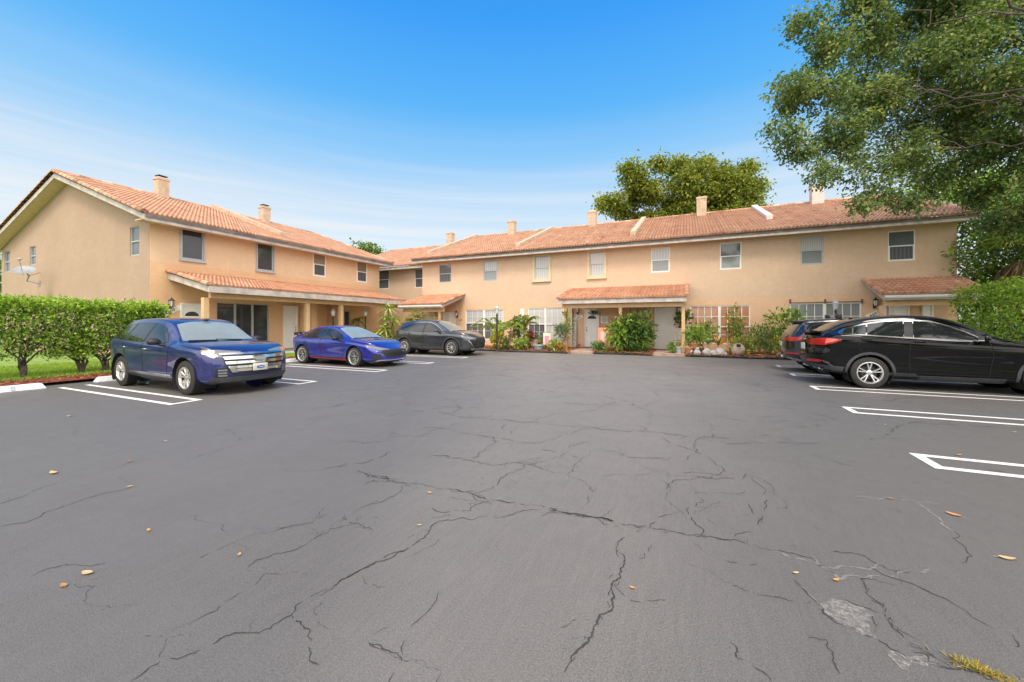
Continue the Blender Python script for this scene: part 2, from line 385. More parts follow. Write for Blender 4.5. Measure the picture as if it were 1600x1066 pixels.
# ---------------------------------------------------------------- cracks in the asphalt (traced, then laid as thin sunk seams)
M_CRACK = mat('crack', (.040, .039, .038), .95, var=.3)
M_DUST = mat('crack_dust', (.16, .152, .148), .95, var=.3, vscale=20)
Z7 = (500, 600, 2.2875); Z6 = (0, 560, 2.106); Z8 = (1000, 600, 2.288)
CR = [
 (Z7, 2.3, [(130,315),(240,340),(300,355),(400,370),(540,392),(600,420),(740,435),(800,440),(870,460),(960,475),(1050,492),(1150,510),(1240,525),(1360,540),(1464,556)]),
 (Z7, 3.4, [(800,441),(870,461),(960,476),(1050,492)]), (Z7, 3.2, [(170,328),(250,342),(310,357)]),
 (Z7, 1.2, [(0,545),(90,480),(180,430),(270,400),(290,370),(300,355)]),
 (Z7, 1.2, [(0,760),(100,690),(200,635),(260,620),(340,570),(440,490),(550,485),(640,480),(700,460),(800,445)]),
 (Z7, .9, [(270,628),(360,595),(430,555)]),
 (Z7, 1.2, [(540,392),(620,375),(665,320),(730,290),(830,270),(890,225),(960,205)]),
 (Z7, 1.6, [(400,255),(470,265),(540,275),(640,290),(730,285),(790,265)]),
 (Z7, 1.3, [(550,275),(590,235),(625,215),(615,190),(530,178),(440,160),(370,155)]),
 (Z7, 1.2, [(615,190),(690,205),(780,212),(850,190),(950,160),(1030,150)]),
 (Z7, 1.7, [(330,95),(420,100),(510,120),(610,125),(690,132),(750,137),(850,148),(930,152),(1060,168),(1150,170),(1300,185),(1464,195)]),
 (Z7, 1.4, [(750,137),(830,110),(960,97),(1010,80),(1060,62)]), (Z7, 1.2, [(1150,170),(1180,130),(1185,112),(1290,122),(1380,135)]),
 (Z7, 1., [(680,180),(700,150),(750,137)]), (Z7, 1.4, [(740,290),(800,310),(885,323),(950,350),(980,385)]),
 (Z7, 1.4, [(885,323),(920,280),(965,240),(1050,240),(1100,262),(1235,268)]),
 (Z7, 1.2, [(1360,540),(1370,520),(1330,480),(1305,450),(1345,430),(1350,390),(1320,362)]),
 (Z7, 1.2, [(1240,380),(1245,358),(1320,345),(1400,335),(1440,315),(1435,295),(1370,255),(1340,205),(1380,185)]),
 (Z7, 1.6, [(890,1066),(900,990),(930,945),(960,910),(990,860),(1000,825),(1045,790),(1045,740),(1085,650),(1065,600),(1065,575),(1090,548)]),
 (Z7, 1.0, [(175,925),(250,960),(300,990),(370,993),(430,1025)]), (Z7, .8, [(180,915),(240,870)]),
 (Z7, 1., [(40,205),(150,215),(240,205),(270,175)]), (Z7, 1.5, [(0,310),(90,290),(170,280),(250,240)]),
 (Z7, 1., [(400,445),(440,460),(540,455),(600,420)]), (Z7, .8, [(90,465),(140,500),(190,525)]),
 (Z6, 1.2, [(430,1062),(490,1020),(540,995),(600,985),(680,950),(740,915),(850,905),(890,890),(960,845),(1000,800),(1080,760),(1180,700),(1260,660),(1340,630)]),
 (Z6, 1.2, [(530,990),(545,930),(570,895),(640,865),(715,830),(730,810),(800,770),(850,735),(870,710),(930,710)]),
 (Z6, 1.1, [(870,710),(815,700),(840,665),(900,645),(990,620),(1040,590),(1090,560),(1160,545),(1210,560)]),
 (Z6, 1.2, [(650,665),(720,630),(780,600),(850,575),(950,555),(1030,540),(1065,512)]),
 (Z6, 1.2, [(1050,1010),(1020,980),(1015,920),(990,870),(960,845)]), (Z6, .8, [(640,515),(710,545),(745,570)]),
 (Z6, .9, [(0,555),(90,540),(145,508),(250,475),(400,435),(440,420)]), (Z6, .8, [(0,480),(110,435),(210,405),(350,370),(440,340),(560,320)]),
 (Z6, .8, [(250,740),(310,750),(290,765),(350,815),(300,860)]), (Z6, .6, [(350,815),(460,820)]), (Z6, 1., [(1210,935),(1290,970),(1320,1000)]),
 (Z6, .7, [(100,720),(170,690),(300,685),(430,665)]),
 (Z8, 1.3, [(220,540),(290,555),(380,570),(480,595),(560,610),(620,625),(700,680)]),
 (Z8, 1.8, [(550,700),(600,755),(640,790),(700,845),(770,880),(850,915),(900,950),(960,985),(1060,1000),(1150,1015),(1373,1060)]),
 (Z8, .9, [(330,720),(400,748),(500,765),(610,778)]), (Z8, 1.3, [(690,600),(760,605),(800,615),(850,645),(890,665),(980,680)]),
 (Z8, 1.8, [(825,690),(805,730),(830,765),(870,790),(895,840),(920,885),(945,910)]), (Z8, 1.3, [(830,830),(840,870),(850,890)]),
 (Z8, 1.1, [(600,910),(665,915),(690,960),(700,1010),(730,1050)]), (Z8, 1.2, [(385,415),(400,455),(440,500)]),
 (Z8, -1.2, [(735,400),(830,410),(950,415),(1080,428),(1240,438)]), (Z8, -1.4, [(960,420),(1060,475),(1130,530),(1230,575),(1330,635)]),
 (Z8, .9, [(320,920),(345,980),(400,1005),(440,1030),(475,1066)]), (Z8, 1., [(295,310),(340,320),(440,340),(480,380),(530,420),(480,445)]),
 (Z8, 1., [(1320,890),(1340,940)]), (Z8, 1.6, [(960,930),(1010,960),(1060,980)]), (Z8, -1.4, [(480,600),(620,640),(700,660),(850,640)]), (Z8, -1.2, [(620,625),(720,700),(900,690),(1050,650)]),
]
cm, dm = MB(), MB()
def crack_strip(mb, pts, w, z, gap=.10):
    run, n, st = [], len(pts), 1.
    def flush():
        if len(run) < 2: run.clear(); return
        vs = []; m_ = len(run)
        for i, (p, ww) in enumerate(run):
            d = Vector(run[min(i + 1, m_ - 1)][0]) - Vector(run[max(i - 1, 0)][0]); d = d.normalized() if d.length > 0 else Vector((1, 0))
            k = ww * (.15 if i in (0, m_ - 1) else 1); vs += [(p[0] - d.y * k / 2, p[1] + d.x * k / 2, z), (p[0] + d.y * k / 2, p[1] - d.x * k / 2, z)]
        mb.add(vs, [(2 * i, 2 * i + 1, 2 * i + 3, 2 * i + 2) for i in range(m_ - 1)]); run.clear()
    for p in pts:
        st = max(.25, min(1.7, st + rnd.uniform(-.45, .45)))
        if rnd.random() < gap: flush(); continue
        run.append((p, w * st * rnd.uniform(.55, 1.35)))
    flush()
def rough_line(P, step=.02, amp=.20):
    for _ in range(9):
        if all(math.hypot(b[0] - a[0], b[1] - a[1]) <= step for a, b in zip(P, P[1:])): break
        Q = []
        for a, b in zip(P, P[1:]):
            L = math.hypot(b[0] - a[0], b[1] - a[1]); Q.append(a)
            if L > step:
                o = rnd.uniform(-1, 1) * amp * L * (1.0 if L < .3 else .6)
                Q.append(((a[0] + b[0]) / 2 - (b[1] - a[1]) / L * o, (a[1] + b[1]) / 2 + (b[0] - a[0]) / L * o))
        Q.append(P[-1]); P = Q
    return P
for (ox, oy, sc), w, pts in CR:
    P0 = [gp(ox + x / sc, oy + y / sc) for x, y in pts]; far = math.hypot(*P0[0]); stp = .014 + .0035 * far
    P = rough_line(P0, stp); ww = (.0027 * abs(w) + .0012) * (1 + .03 * far)
    crack_strip(dm if w < 0 else cm, P, ww * (2.2 if w < 0 else 1), .0022 if w > 0 else .0016, .05 if w < 0 else .035)
    if w > 1.5:
        for o_ in (.012, -.016): crack_strip(cm, rough_line([(x + o_ * rnd.random(), y + o_ * 2 * rnd.random()) for x, y in P0], stp), ww * .5, .0024, .35)
    if w > 0:
        crack_strip(dm, rough_line([(x + .006, y + .008) for x, y in P0], stp), ww * 1.1, .0012, .45)
        for _ in range(int(len(P) * stp / .45)):
            a = rnd.choice(P); t = rnd.random() * 6.28; L = .08 + rnd.random() * .35
            crack_strip(cm, rough_line([a, (a[0] + math.cos(t) * L * .5, a[1] + math.sin(t) * L * .5), (a[0] + math.cos(t + .5) * L, a[1] + math.sin(t + .5) * L)], stp), ww * .4, .0026, .2)
# fine craquelure over the middle of the lot
for _ in range(170):
    x, y = (rnd.uniform(-7, 3), rnd.uniform(2.5, 13)) if rnd.random() < .55 else (rnd.uniform(-11, 6), rnd.uniform(1., 15)); t = rnd.choice((-.45, 1.1, 0, 1.57)) + rnd.uniform(-.5, .5); L = rnd.uniform(.4, 1.6); pts = [(x, y)]
    for k in range(4): t += rnd.uniform(-.6, .6); pts.append((pts[-1][0] + math.cos(t) * L / 4, pts[-1][1] + math.sin(t) * L / 4))
    crack_strip(cm, rough_line(pts, .05), .0026 + .0006 * y, .0025, .12)
o = cm.build('pavement_crack', M_CRACK, None); o.parent = lot; o['kind'] = 'stuff'
# worn pale patches beside the cracks
wp = MB(); 
for ox, oy, sc, poly in ((1000, 600, 2.288, [(640,785),(720,775),(800,800),(830,850),(845,910),(780,890),(700,850),(655,815)]), (1000, 600, 2.288, [(900,955),(950,975),(1050,985),(1060,1005),(960,1030),(920,1005)])):
    P = rough_line([gp(ox + x / sc, oy + y / sc) for x, y in poly + poly[:1]], .03, .3)[:-1]
    wp.add([(x, y, .0014) for x, y in P], [tuple(range(len(P)))])
mp_, nt_, b_ = new_mat('worn_asphalt'); v_ = coords(nt_); b_.inputs['Roughness'].default_value = .95
nt_.links.new(mixc(nt_, ramp(nt_, noise(nt_, v_, 34, 8, .9), [(.47, 0.), (.60, 1.)]), (.105, .10, .098), (.29, .265, .24)), b_.inputs['Base Color'])
o = dm.build('crack_dust', M_DUST, None); o.parent = lot; o['kind'] = 'stuff'
o = wp.build('worn_patch', mp_, None); o.parent = lot
# oil / damp stains
M_STAIN = mat('oil_stain', (.045, .043, .043), .7, var=.4, vscale=12)
# ================================================================= building helpers
class Fr:                                # a facade frame: u along the wall, n outwards
    def __init__(s, axis, c): s.axis, s.c = axis, c
    def P(s, u, z, n=0.):
        return (u, s.c - n, z) if s.axis == 'Y' else (s.c + n, u, z)
    def rect(s, u0, v0, u1, v1):         # picture rectangle -> (ua, ub, za, zb)
        f = onY if s.axis == 'Y' else onX
        vm = (v0 + v1) / 2; um = (u0 + u1) / 2
        return f(u0, vm, s.c)[0], f(u1, vm, s.c)[0], f(um, v1, s.c)[1], f(um, v0, s.c)[1]
    def box(s, mb, u0, u1, z0, z1, n0, n1, m=None, bev=0.):
        a, b = s.P(u0, z0, n0), s.P(u1, z1, n1)
        mb.box(a[0], b[0], a[1], b[1], a[2], b[2], m, bev)
    def quad(s, mb, u0, u1, z0, z1, n, m=None):
        q = [s.P(u0, z0, n), s.P(u1, z0, n), s.P(u1, z1, n), s.P(u0, z1, n)]
        mb.add(q, [(0, 1, 2, 3)], m)
    def M(s, u, z, n): 
        return frameM(s.P(u, z, n), (1, 0, 0) if s.axis == 'Y' else (0, 1, 0), (0, 0, 1), (0, -1, 0) if s.axis == 'Y' else (1, 0, 0))
def wall(mb, fr, u0, u1, z0, z1, holes, depth=.12, mfun=None, cuts=()):
    us = sorted({u0, u1, *[h[0] for h in holes], *[h[1] for h in holes]}); zs = sorted({z0, z1, *cuts, *[h[2] for h in holes], *[h[3] for h in holes]})
    us = [u for u in us if u0 <= u <= u1]; zs = [z for z in zs if z0 <= z <= z1]
    for a, b in zip(us, us[1:]):
        for c, d in zip(zs, zs[1:]):
            mu, mz = (a + b) / 2, (c + d) / 2
            if any(h[0] < mu < h[1] and h[2] < mz < h[3] for h in holes): continue
            fr.quad(mb, a, b, c, d, 0, mfun(mu, mz) if mfun else None)
    for h in holes:
        a, b, c, d = h[:4]; P = fr.P; mm = mfun((a + b) / 2, (c + d) / 2) if mfun else None
        for q in ([P(a, c), P(a, c, -depth), P(a, d, -depth), P(a, d)], [P(b, d), P(b, d, -depth), P(b, c, -depth), P(b, c)],
                  [P(a, d), P(a, d, -depth), P(b, d, -depth), P(b, d)], [P(b, c), P(b, c, -depth), P(a, c, -depth), P(a, c)]):
            mb.add(q, [(0, 1, 2, 3)], mm)
def window(bld, fr, r, fm, gm, style='hung', depth=.10, cols=1, rows=1, fw=.045, split=.5, surround=None, gm2=None, bars=.018):
    """a window in the opening r: frame (> pane, sash)"""
    a, b, c, d = r; mb = MB(); n0, n1 = -depth, -depth + .055
    fr.box(mb, a, a + fw, c, d, n0, n1); fr.box(mb, b - fw, b, c, d, n0, n1)
    fr.box(mb, a + fw, b - fw, d - fw, d, n0, n1); fr.box(mb, a + fw, b - fw, c, c + fw, n0, n1)
    if surround:
        w = surround; n2 = .06
        for q in ((a - w, a + .012, c - w, d + w), (b - .012, b + w, c - w, d + w)): fr.box(mb, *q, -.03, n2)
        fr.box(mb, a + .012, b - .012, d - .012, d + w, -.03, n2); fr.box(mb, a - w - .03, b + w + .03, c - w - .05, c - w + .001, -.03, n2 + .05); fr.box(mb, a + .012, b - .012, c - w + .001, c + .012, -.03, n2)
    w = mb.build('window', fm, bld)
    zm = c + (d - c) * split
    p = MB(); nP = -depth + .02
    if style == 'grid' and gm2 is not None:
        um = b - fw if split > .52 else (a + b) / 2
        fr.quad(p, a + fw, b - fw, zm, d - fw, nP, 0); fr.quad(p, a + fw, um, c + fw, zm, nP + .001, 1)
        if um < b - fw: fr.quad(p, um, b - fw, c + fw, zm, nP, 0)
        p.build('pane', [gm, gm2], w)
    elif style == 'hung' and gm2 is not None:
        fr.quad(p, a + fw, b - fw, zm, d - fw, nP, 0); fr.quad(p, a + fw, b - fw, c + fw, zm, nP + .006, 1); p.build('pane', [gm, gm2], w)
    else:
        fr.quad(p, a + fw, b - fw, c + fw, d - fw, nP); p.build('pane', gm, w)
    s = MB()
    if style == 'hung':
        fr.box(s, a + fw, b - fw, zm - .025, zm + .025, n0 + .012, n1 + .012)
        for q in ((a + fw, a + fw + .03), (b - fw - .03, b - fw)): fr.box(s, *q, c + fw, zm - .025, n0 + .014, n1 + .008)
        fr.box(s, a + fw + .03, b - fw - .03, c + fw, c + fw + .035, n0 + .014, n1 + .008)
    if style == 'grid':
        iw = (b - a - 2 * fw); uc = (a + b) / 2
        fr.box(s, uc - .06, uc + .06, c + fw, d - fw, n0 + .01, n1 + .03)
        fr.box(s, a + fw, uc - .06, zm - .025, zm + .025, n0 + .012, n1 + .012); fr.box(s, uc + .06, b - fw, zm - .025, zm + .025, n0 + .012, n1 + .012)
        for x0, x1 in ((a + fw, uc - .06), (uc + .06, b - fw)):
            for k in range(1, cols): x = x0 + (x1 - x0) * k / cols; fr.box(s, x - bars / 2, x + bars / 2, c + fw, d - fw, nP + .003, nP + .015)
            for k in range(1, rows):
                for z0, z1 in ((c + fw, zm), (zm, d - fw)): z = z0 + (z1 - z0) * k / rows; fr.box(s, x0, x1, z - bars / 2, z + bars / 2, nP + .004, nP + .017)
    if style == 'slider':
        for k in (1, 2): x = a + (b - a) * k / 3; fr.box(s, x - .045, x + .045, c + fw, d - fw, n0 + .01, n1 + .02)
    if s.v: s.build('sash' if style != 'slider' else 'mullion', fm, w)
    return w
def door(bld, fr, u0, u1, z0, z1, panels=True, fan=False, handle='l', n=.03, mt=None, name='door'):
    mb = MB(); mt = mt or M_DOOR; f = .055
    fr.box(mb, u0, u0 + f, z0, z1, .002, .075); fr.box(mb, u1 - f, u1, z0, z1, .002, .075); fr.box(mb, u0 + f, u1 - f, z1 - f, z1, .002, .075)
    fr.box(mb, u0 + f, u1 - f, z0, z1 - f, .002, n)
    a, b = u0 + f + .09, u1 - f - .09; h = z1 - f - z0
    if panels:
        um = (a + b) / 2
        for x0, x1 in ((a, um - .04), (um + .04, b)):
            for q0, q1 in ((.07, .36), (.42, .70)) + (() if fan else ((.75, .94),)): fr.box(mb, x0, x1, z0 + h * q0, z0 + h * q1, n, n + .014, bev=.012)
    d = mb.build(name, mt, bld)
    if fan:
        p = MB(); R0 = (b - a) / 2 * .95; uc = (a + b) / 2; zc = z0 + h * .77
        pts = [(uc + R0 * math.cos(t), zc + R0 * .75 * math.sin(t)) for t in [math.pi * k / 14 for k in range(15)]]
        p.add([fr.P(x, z, n + .006) for x, z in pts], [tuple(range(15))]); p.build('fanlight', G_DARK, d)
    if handle:
        x = u0 + f + .07 if handle == 'l' else u1 - f - .07
        for zz, rr, nm in ((.98, .034, 'handle'), (1.12, .027, 'door_lock')):
            p = MB(); q = fr.P(x, z0 + zz, n + .04); p.ell(q, (rr, rr, rr), seg=8, rings=6); p.build(nm, M_DARK, d)
    return d
def tile_slope(mb, O, U, V, N, width, length, per=.158, course=.31, amp=.085, step=.018, seg=6, m=0):
    """barrel tiles: O eave corner, U along the eave, V up the slope, N normal"""
    O, U, V, N = (np.array(Vector(q)) for q in (O, U, V, N))
    nt = max(1, round(width / per)); per = width / nt; nc = max(1, round(length / course)); course = length / nc
    k = np.arange(nt * seg + 1); us = per * k / seg; ci = np.minimum(k // seg, nt - 1)
    hs = amp * np.abs(np.sin(np.pi * (k % seg) / seg)) ** .62; n = len(k)
    cv = nrs.rand(nt) * .34
    for j in range(nc):
        jit = ((nrs.rand(nt) - .5) * .012)[ci]; tv = cv + .12 + .40 * nrs.rand(nt); odd = nrs.rand(nt) < .06; tv[odd] = nrs.rand(odd.sum())
        base = O[None] + U[None] * us[:, None]
        lo = base + V * (j * course - .03 + jit)[:, None] + N * (hs + step)[:, None]
        hi = base + V * ((j + 1) * course) + N * (hs * .93)[:, None]
        un = base + V * (j * course - .03 + jit)[:, None] + N * (hs if j else hs * .3 - .03)[:, None]
        o = len(mb.v); mb.v += list(map(tuple, np.concatenate([lo, hi, un]).tolist()))
        q = np.arange(n - 1); A_ = np.stack([q, q + 1, n + q + 1, n + q], 1) + o; B_ = np.stack([2 * n + q, 2 * n + q + 1, q + 1, q], 1) + o
        mb.f += list(map(tuple, A_.tolist())) + list(map(tuple, B_.tolist())); mb.m += [m] * (2 * (n - 1)); t = tv[ci[:-1]]; mb.r += t.tolist() + (t * .6).tolist()
def ridge_caps(mb, A, B, r=.11, m=0, up=(0, 0, 1), piece=.4):
    A, B = Vector(A), Vector(B); L = (B - A).length; n = max(1, int(L / piece)); d = (B - A) / n; dn = d.normalized()
    s = dn.cross(Vector(up)).normalized(); w = s.cross(dn)
    for k in range(n):
        p0, p1 = A + d * k, A + d * (k + 1.08); vs = []
        for p, rr in ((p0, r * 1.06), (p1, r * .90)):
            for q in range(9):
                t = math.pi * (q / 8 * 1.16 - .08); vs.append(tuple(p + s * math.cos(t) * rr + w * math.sin(t) * rr * .85))
        mb.add(vs, [(q, q + 1, q + 10, q + 9) for q in range(8)] + [tuple(range(9))[::-1]], m, rnd.random())
def gable_roof(bld, axis, e0, e1, ea, rd, eb, ze, zr, caps=True, rake=(True, True)):
    """tiled double slope: the ridge runs along axis from e0 to e1; eaves at ea and eb, ridge at rd"""
    mb = MB()
    P = (lambda l, c, z: (l, c, z)) if axis == 'X' else (lambda l, c, z: (c, l, z))
    for e in (ea, eb):
        A = Vector(P(e0, e, ze)); B = Vector(P(e1, e, ze)); T = Vector(P(e0, rd, zr))
        V = T - A; L = V.length; V.normalize(); U = (B - A).normalized(); N = U.cross(V)
        if N.z < 0: A, B = B, A; U = -U; N = -N
        tile_slope(mb, A, U, V, N, (B - A).length, L, seg=6 if e == ea else 2)
    if caps: ridge_caps(mb, P(e0, rd, zr + .03), P(e1, rd, zr + .03), .13)
    for l, on in ((e0, rake[0]), (e1, rake[1])):
        if on:
            for e in (ea, eb): ridge_caps(mb, P(l, e, ze + .05), P(l, rd, zr + .03), .12)
    return mb.build('roof', M_TILE, bld, smooth='auto')
def chimney(roof_parent, x, y, z0, z1, w=.75, d=.75, cap=True, m=None):
    mb = MB(); mb.box(x - w / 2, x + w / 2, y - d / 2, y + d / 2, z0, z1, 0, .02)
    mb.box(x - w / 2 - .03, x + w / 2 + .03, y - d / 2 - .03, y + d / 2 + .03, z1 - .16, z1 - .02, 0, .02)
    c = mb.build('chimney', m or M_PARA, roof_parent)
    if cap:
        q = MB(); q.box(x - w * .26, x + w * .26, y - d * .26, y + d * .26, z1, z1 + .08); q.box(x - w * .42, x + w * .42, y - d * .42, y + d * .42, z1 + .08, z1 + .11); q.build('flue_cap', M_DARK, c)
    return c
def parapet(roof_parent, axis, l, c0, z0, c1, z1, w=.28, h=.34, m=None):
    """sloping fire wall standing on the roof: at l along the ridge, from (c0,z0) low to (c1,z1) at the ridge"""
    mb = MB(); pts = [(c0, z0 - .5), (c0, z0 + h), (c1, z1 + h), (c1, z1 - .5)]
    mb.prism(pts if True else pts, 'x' if axis == 'X' else 'y', l - w / 2, l + w / 2)
    return mb.build('parapet', m or M_PARA, roof_parent)

# ================================================================= LEFT TOWNHOUSE BLOCK (facade at X = XL faces the lot, gable at Y = YG faces the camera)
XL, YG, YE = -19.9, 8.5, 21.5
LB = thing('townhouse_block', 'two storey tan townhouse block on the left with its gable end and long porch roof', 'building', (XL, YG, 0))
fl = Fr('X', XL); fg = Fr('Y', YG)
lw = [fl.rect(282.5, 357.8, 318.5, 406.5), fl.rect(401, 379.5, 427.3, 423.5), fl.rect(489, 395, 509.2, 432.5), fl.rect(557.3, 409, 573.6, 441.5)]
gws = [fg.rect(203, 349.5, 217.5, 400), fg.rect(46.5, 381, 55.8, 414.5), fg.rect(7, 389, 15.5, 426)]
gws = [(a, b, c, min(d, 5.55)) for a, b, c, d in gws]
sl = fl.rect(338.5, 474, 420.5, 531); sl = (sl[0], sl[1], .18, sl[3])
d1 = fl.rect(281.5, 474.5, 316.5, 540); d2 = fl.rect(442, 478, 464, 543); sl2 = fl.rect(519, 485.5, 547, 525); sl2 = (sl2[0], sl2[1], .18, sl2[3])
XW, XR, ZE, ZR = -35.7, -27.1, 5.66, 8.45
w = MB()
wall(w, fl, YG, YE, 0, 5.78, lw + [sl, sl2], .12, lambda u, z: 2 if z < 4.05 else 1, cuts=(4.05,))
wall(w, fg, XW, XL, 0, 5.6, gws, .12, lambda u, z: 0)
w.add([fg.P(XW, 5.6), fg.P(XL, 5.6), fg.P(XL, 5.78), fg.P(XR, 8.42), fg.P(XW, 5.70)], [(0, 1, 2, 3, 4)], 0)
w.box(XW, XL - .14, YG + .35, YE, 0, 5.6, 1)
w.add([(XL, YE, 5.6), (XW, YE, 5.6), (XR, YE, 8.42)], [(0, 1, 2)], 1)
w.build('wall', [M_GABLE, M_LWALL, M_LLOW], LB)
roof = gable_roof(LB, 'Y', 8.0, 22.05, -19.15, XR, -36.4, 5.78, 8.62)
for y in (12.05, 17.95): chimney(roof, -27.0, y, 8.0, 9.68, .52, .52)
parapet(roof, 'Y', 14.75, -20.6, 6.30, XR, 8.68, .30, .30)
f = MB()                                             # eaves, rakes and soffits
def rakeboard(mb, y0, y1, off=.0):
    mb.prism([(-19.12, 5.52), (-19.12, 5.74), (XR, 8.55), (XR, 8.33)], 'y', y0, y1); mb.prism([(-36.4, 5.52), (-36.4, 5.74), (XR, 8.55), (XR, 8.33)], 'y', y0, y1)
f.box(-19.17, -19.12, 8.03, 22.0, 5.50, 5.72); rakeboard(f, 7.99, 8.03); rakeboard(f, 22.0, 22.04)
f.build('fascia', M_FASCIA, roof); f = MB(); f.box(-19.12, -19.09, 8.03, 22.0, 5.63, 5.76); f.build('drip_edge', M_DRIP, roof)
f = MB(); f.box(XL + .002, -19.17, 8.03, 22.0, 5.56, 5.60)
f.prism([(-19.2, 5.56), (-19.2, 5.62), (XR, 8.42), (XR, 8.36)], 'y', 8.03, YG - .002); f.prism([(-36.3, 5.56), (-36.3, 5.62), (XR, 8.42), (XR, 8.36)], 'y', 8.03, YG - .002); f.build('soffit', M_SOFFIT, roof)
window(LB, fl, lw[0], M_GREYF, glass('dark_screened_glass', (.030, .034, .042), .12, .4), 'plain', .06, fw=.07, surround=.04); window(LB, fl, lw[1], M_GREYF, G_DARK, 'plain', .06, fw=.07, surround=.04)
for r in lw[2:]: window(LB, fl, r, M_WHITE, glass('tan_blind_glass', (.22, .19, .13), stripes=('Z', 8., (.32, .28, .20))) if 'tan_blind_glass' not in MATS else MATS['tan_blind_glass'], 'hung', .05, fw=.06, gm2=G_SCREEN)
for r in gws: window(LB, fg, r, M_GREYF, G_MID, 'hung', .09, fw=.03)
window(LB, fl, sl, M_GREYF, G_DARK, 'slider', .10, fw=.05); window(LB, fl, sl2, M_GREYF, G_DARK, 'slider', .10, fw=.05)
door(LB, fl, d1[0], d1[1], .15, d1[3], fan=True, handle='r'); door(LB, fl, d2[0], d2[1], .15, d2[3], panels=False, handle='r')
# porch roof
XP, PY0, PY1 = -17.0, 9.12, 20.75
p = MB(); A = Vector((XP, PY0, 3.0)); V = Vector((XL - XP, 0, .68)); L = V.length; V.normalize(); U = Vector((0, 1, 0)); N = U.cross(V)
if N.z < 0: N = -N
tile_slope(p, A, U, V, N, PY1 - PY0, L, amp=.07, step=.03)
ridge_caps(p, (XP, PY0, 3.03), (XL, PY0, 3.72), .12)
pr = p.build('porch_roof', M_TILE2, LB, smooth='auto')
p = MB(); p.box(XP - .03, XP + .02, PY0 - .02, PY1, 2.72, 2.97); p.prism([(XP - .03, 2.72), (XP - .03, 2.97), (XL + .002, 3.62), (XL + .002, 3.37)], 'y', PY0 - .02, PY0 + .03); p.build('fascia', M_FASCIA, pr)
p = MB(); p.prism([(XP - .03, 2.86), (XP - .03, 2.93), (XL + .002, 3.58), (XL + .002, 3.51)], 'y', PY0 + .03, PY1); p.build('soffit', M_SOFFIT, pr)
p = MB(); p.box(-17.55, -17.38, PY0 + .25, PY1 - .1, 2.52, 2.86, 0); p.build('beam', M_BEAM, pr)
for u in (320.5, 479.5, 532.5):
    y = onX(u, 480, -17.46)[0]; p = MB(); p.box(-17.56, -17.36, y - .1, y + .1, .15, 2.52, 0, .012); p.build('post', M_BEAM, pr)
p = MB(); p.box(XL + .002, -18.9, onX(470, 480, XL)[0] - .1, onX(470, 480, XL)[0] + .25, .15, 3.2); p.box(XL + .002, -18.9, onX(517, 480, XL)[0] - .3, onX(517, 480, XL)[0] - .05, .15, 3.1); p.build('porch_partition', M_LLOW, LB)

# ================================================================= RIGHT TOWNHOUSE ROW (facade at Y = 22.5)
YW, YS = 22.5, 24.5
RB = thing('townhouse_row', 'long two storey sand coloured townhouse row behind the garden bed with five chimneys', 'building', (-3, YW, 0))
fr_ = Fr('Y', YW); fs = Fr('Y', YS)
ups = [fr_.rect(*q) for q in ((685.8, 413.6, 705.4, 442), (755.6, 407.8, 776.8, 439.3), (835.5, 400.5, 858, 436.5), (921, 393, 944.5, 431.5), (1017.3, 387.2, 1046.6, 425.8), (1124.9, 379.5, 1158.5, 421), (1250.4, 369.4, 1286.8, 413.6), (1387.3, 360.5, 1430.5, 407.8))]
gl = [fr_.rect(*q) for q in ((727.3, 484, 786.5, 530), (825, 481, 880.5, 534), (1078.5, 477.8, 1172.3, 523), (1234.3, 473.4, 1346, 515))]
gl = [(a, b, .45, d) for a, b, c, d in gl]
XA, XB, XC = -16.92, 10.36, -27.0
sw = [fs.rect(590.5, 422.5, 608, 452), fs.rect(648, 420.3, 667, 450)]
sw[1] = (sw[1][0], sw[1][0] + (sw[0][1] - sw[0][0]), sw[1][2], sw[1][3])
w = MB(); mf = lambda u, z: 1 if z < 2.75 else 0
wall(w, fr_, XA, XB, 0, 5.85, ups + gl, .12, mf, cuts=(2.75,))
wall(w, fs, XC, XA, 0, 5.85, [sw[0]] + ([sw[1]] if sw[1][1] < XA else []), .12, mf, cuts=(2.75,))
w.box(XA, XB - .002, YW + .14, 37.3, 0, 5.85, 0); w.box(XC, XA - .002, YS + .14, 38.5, 0, 5.85, 0)
w.quad((XA, YW, 0), (XA, YW + .15, 0), (XA, YW + .15, 5.85), (XA, YW, 5.85), 0)
w.quad((XB, YW + .15, 0), (XB, YW, 0), (XB, YW, 5.85), (XB, YW + .15, 5.85), 0)
for x in (XA, XB - .002): w.add([(x, YW, 5.6), (x, 37.3, 5.6), (x, 29.9, 8.75)], [(0, 1, 2)], 0)
w.build('wall', [M_RWALL, M_RLOW], RB)
roof = gable_roof(RB, 'X', -17.35, 10.75, 21.8, 29.9, 38, 5.92, 9.0, rake=(False, True))
for u, yy, zt, ww in ((800, 29.2, 9.87, .56), (925.5, 29.2, 9.9, .58), (1096, 29.2, 9.96, .60), (1276, 29.2, 9.9, .60)):
    fx, fy = fac(u); chimney(roof, yy * fx / fy, yy, 8.3, zt, ww, ww, cap=False, m=M_PALE if u > 1200 else None)
for x, yl in ((-16.75, 23.0), (-9.75, 22.7), (-2.8, 23.4), (4.08, 24.6)):
    parapet(roof, 'X', x, yl, 5.92 + (yl - 21.8) * .38 - .02, 29.9, 8.98, .30, .30, M_PALE if x > 4 else None)
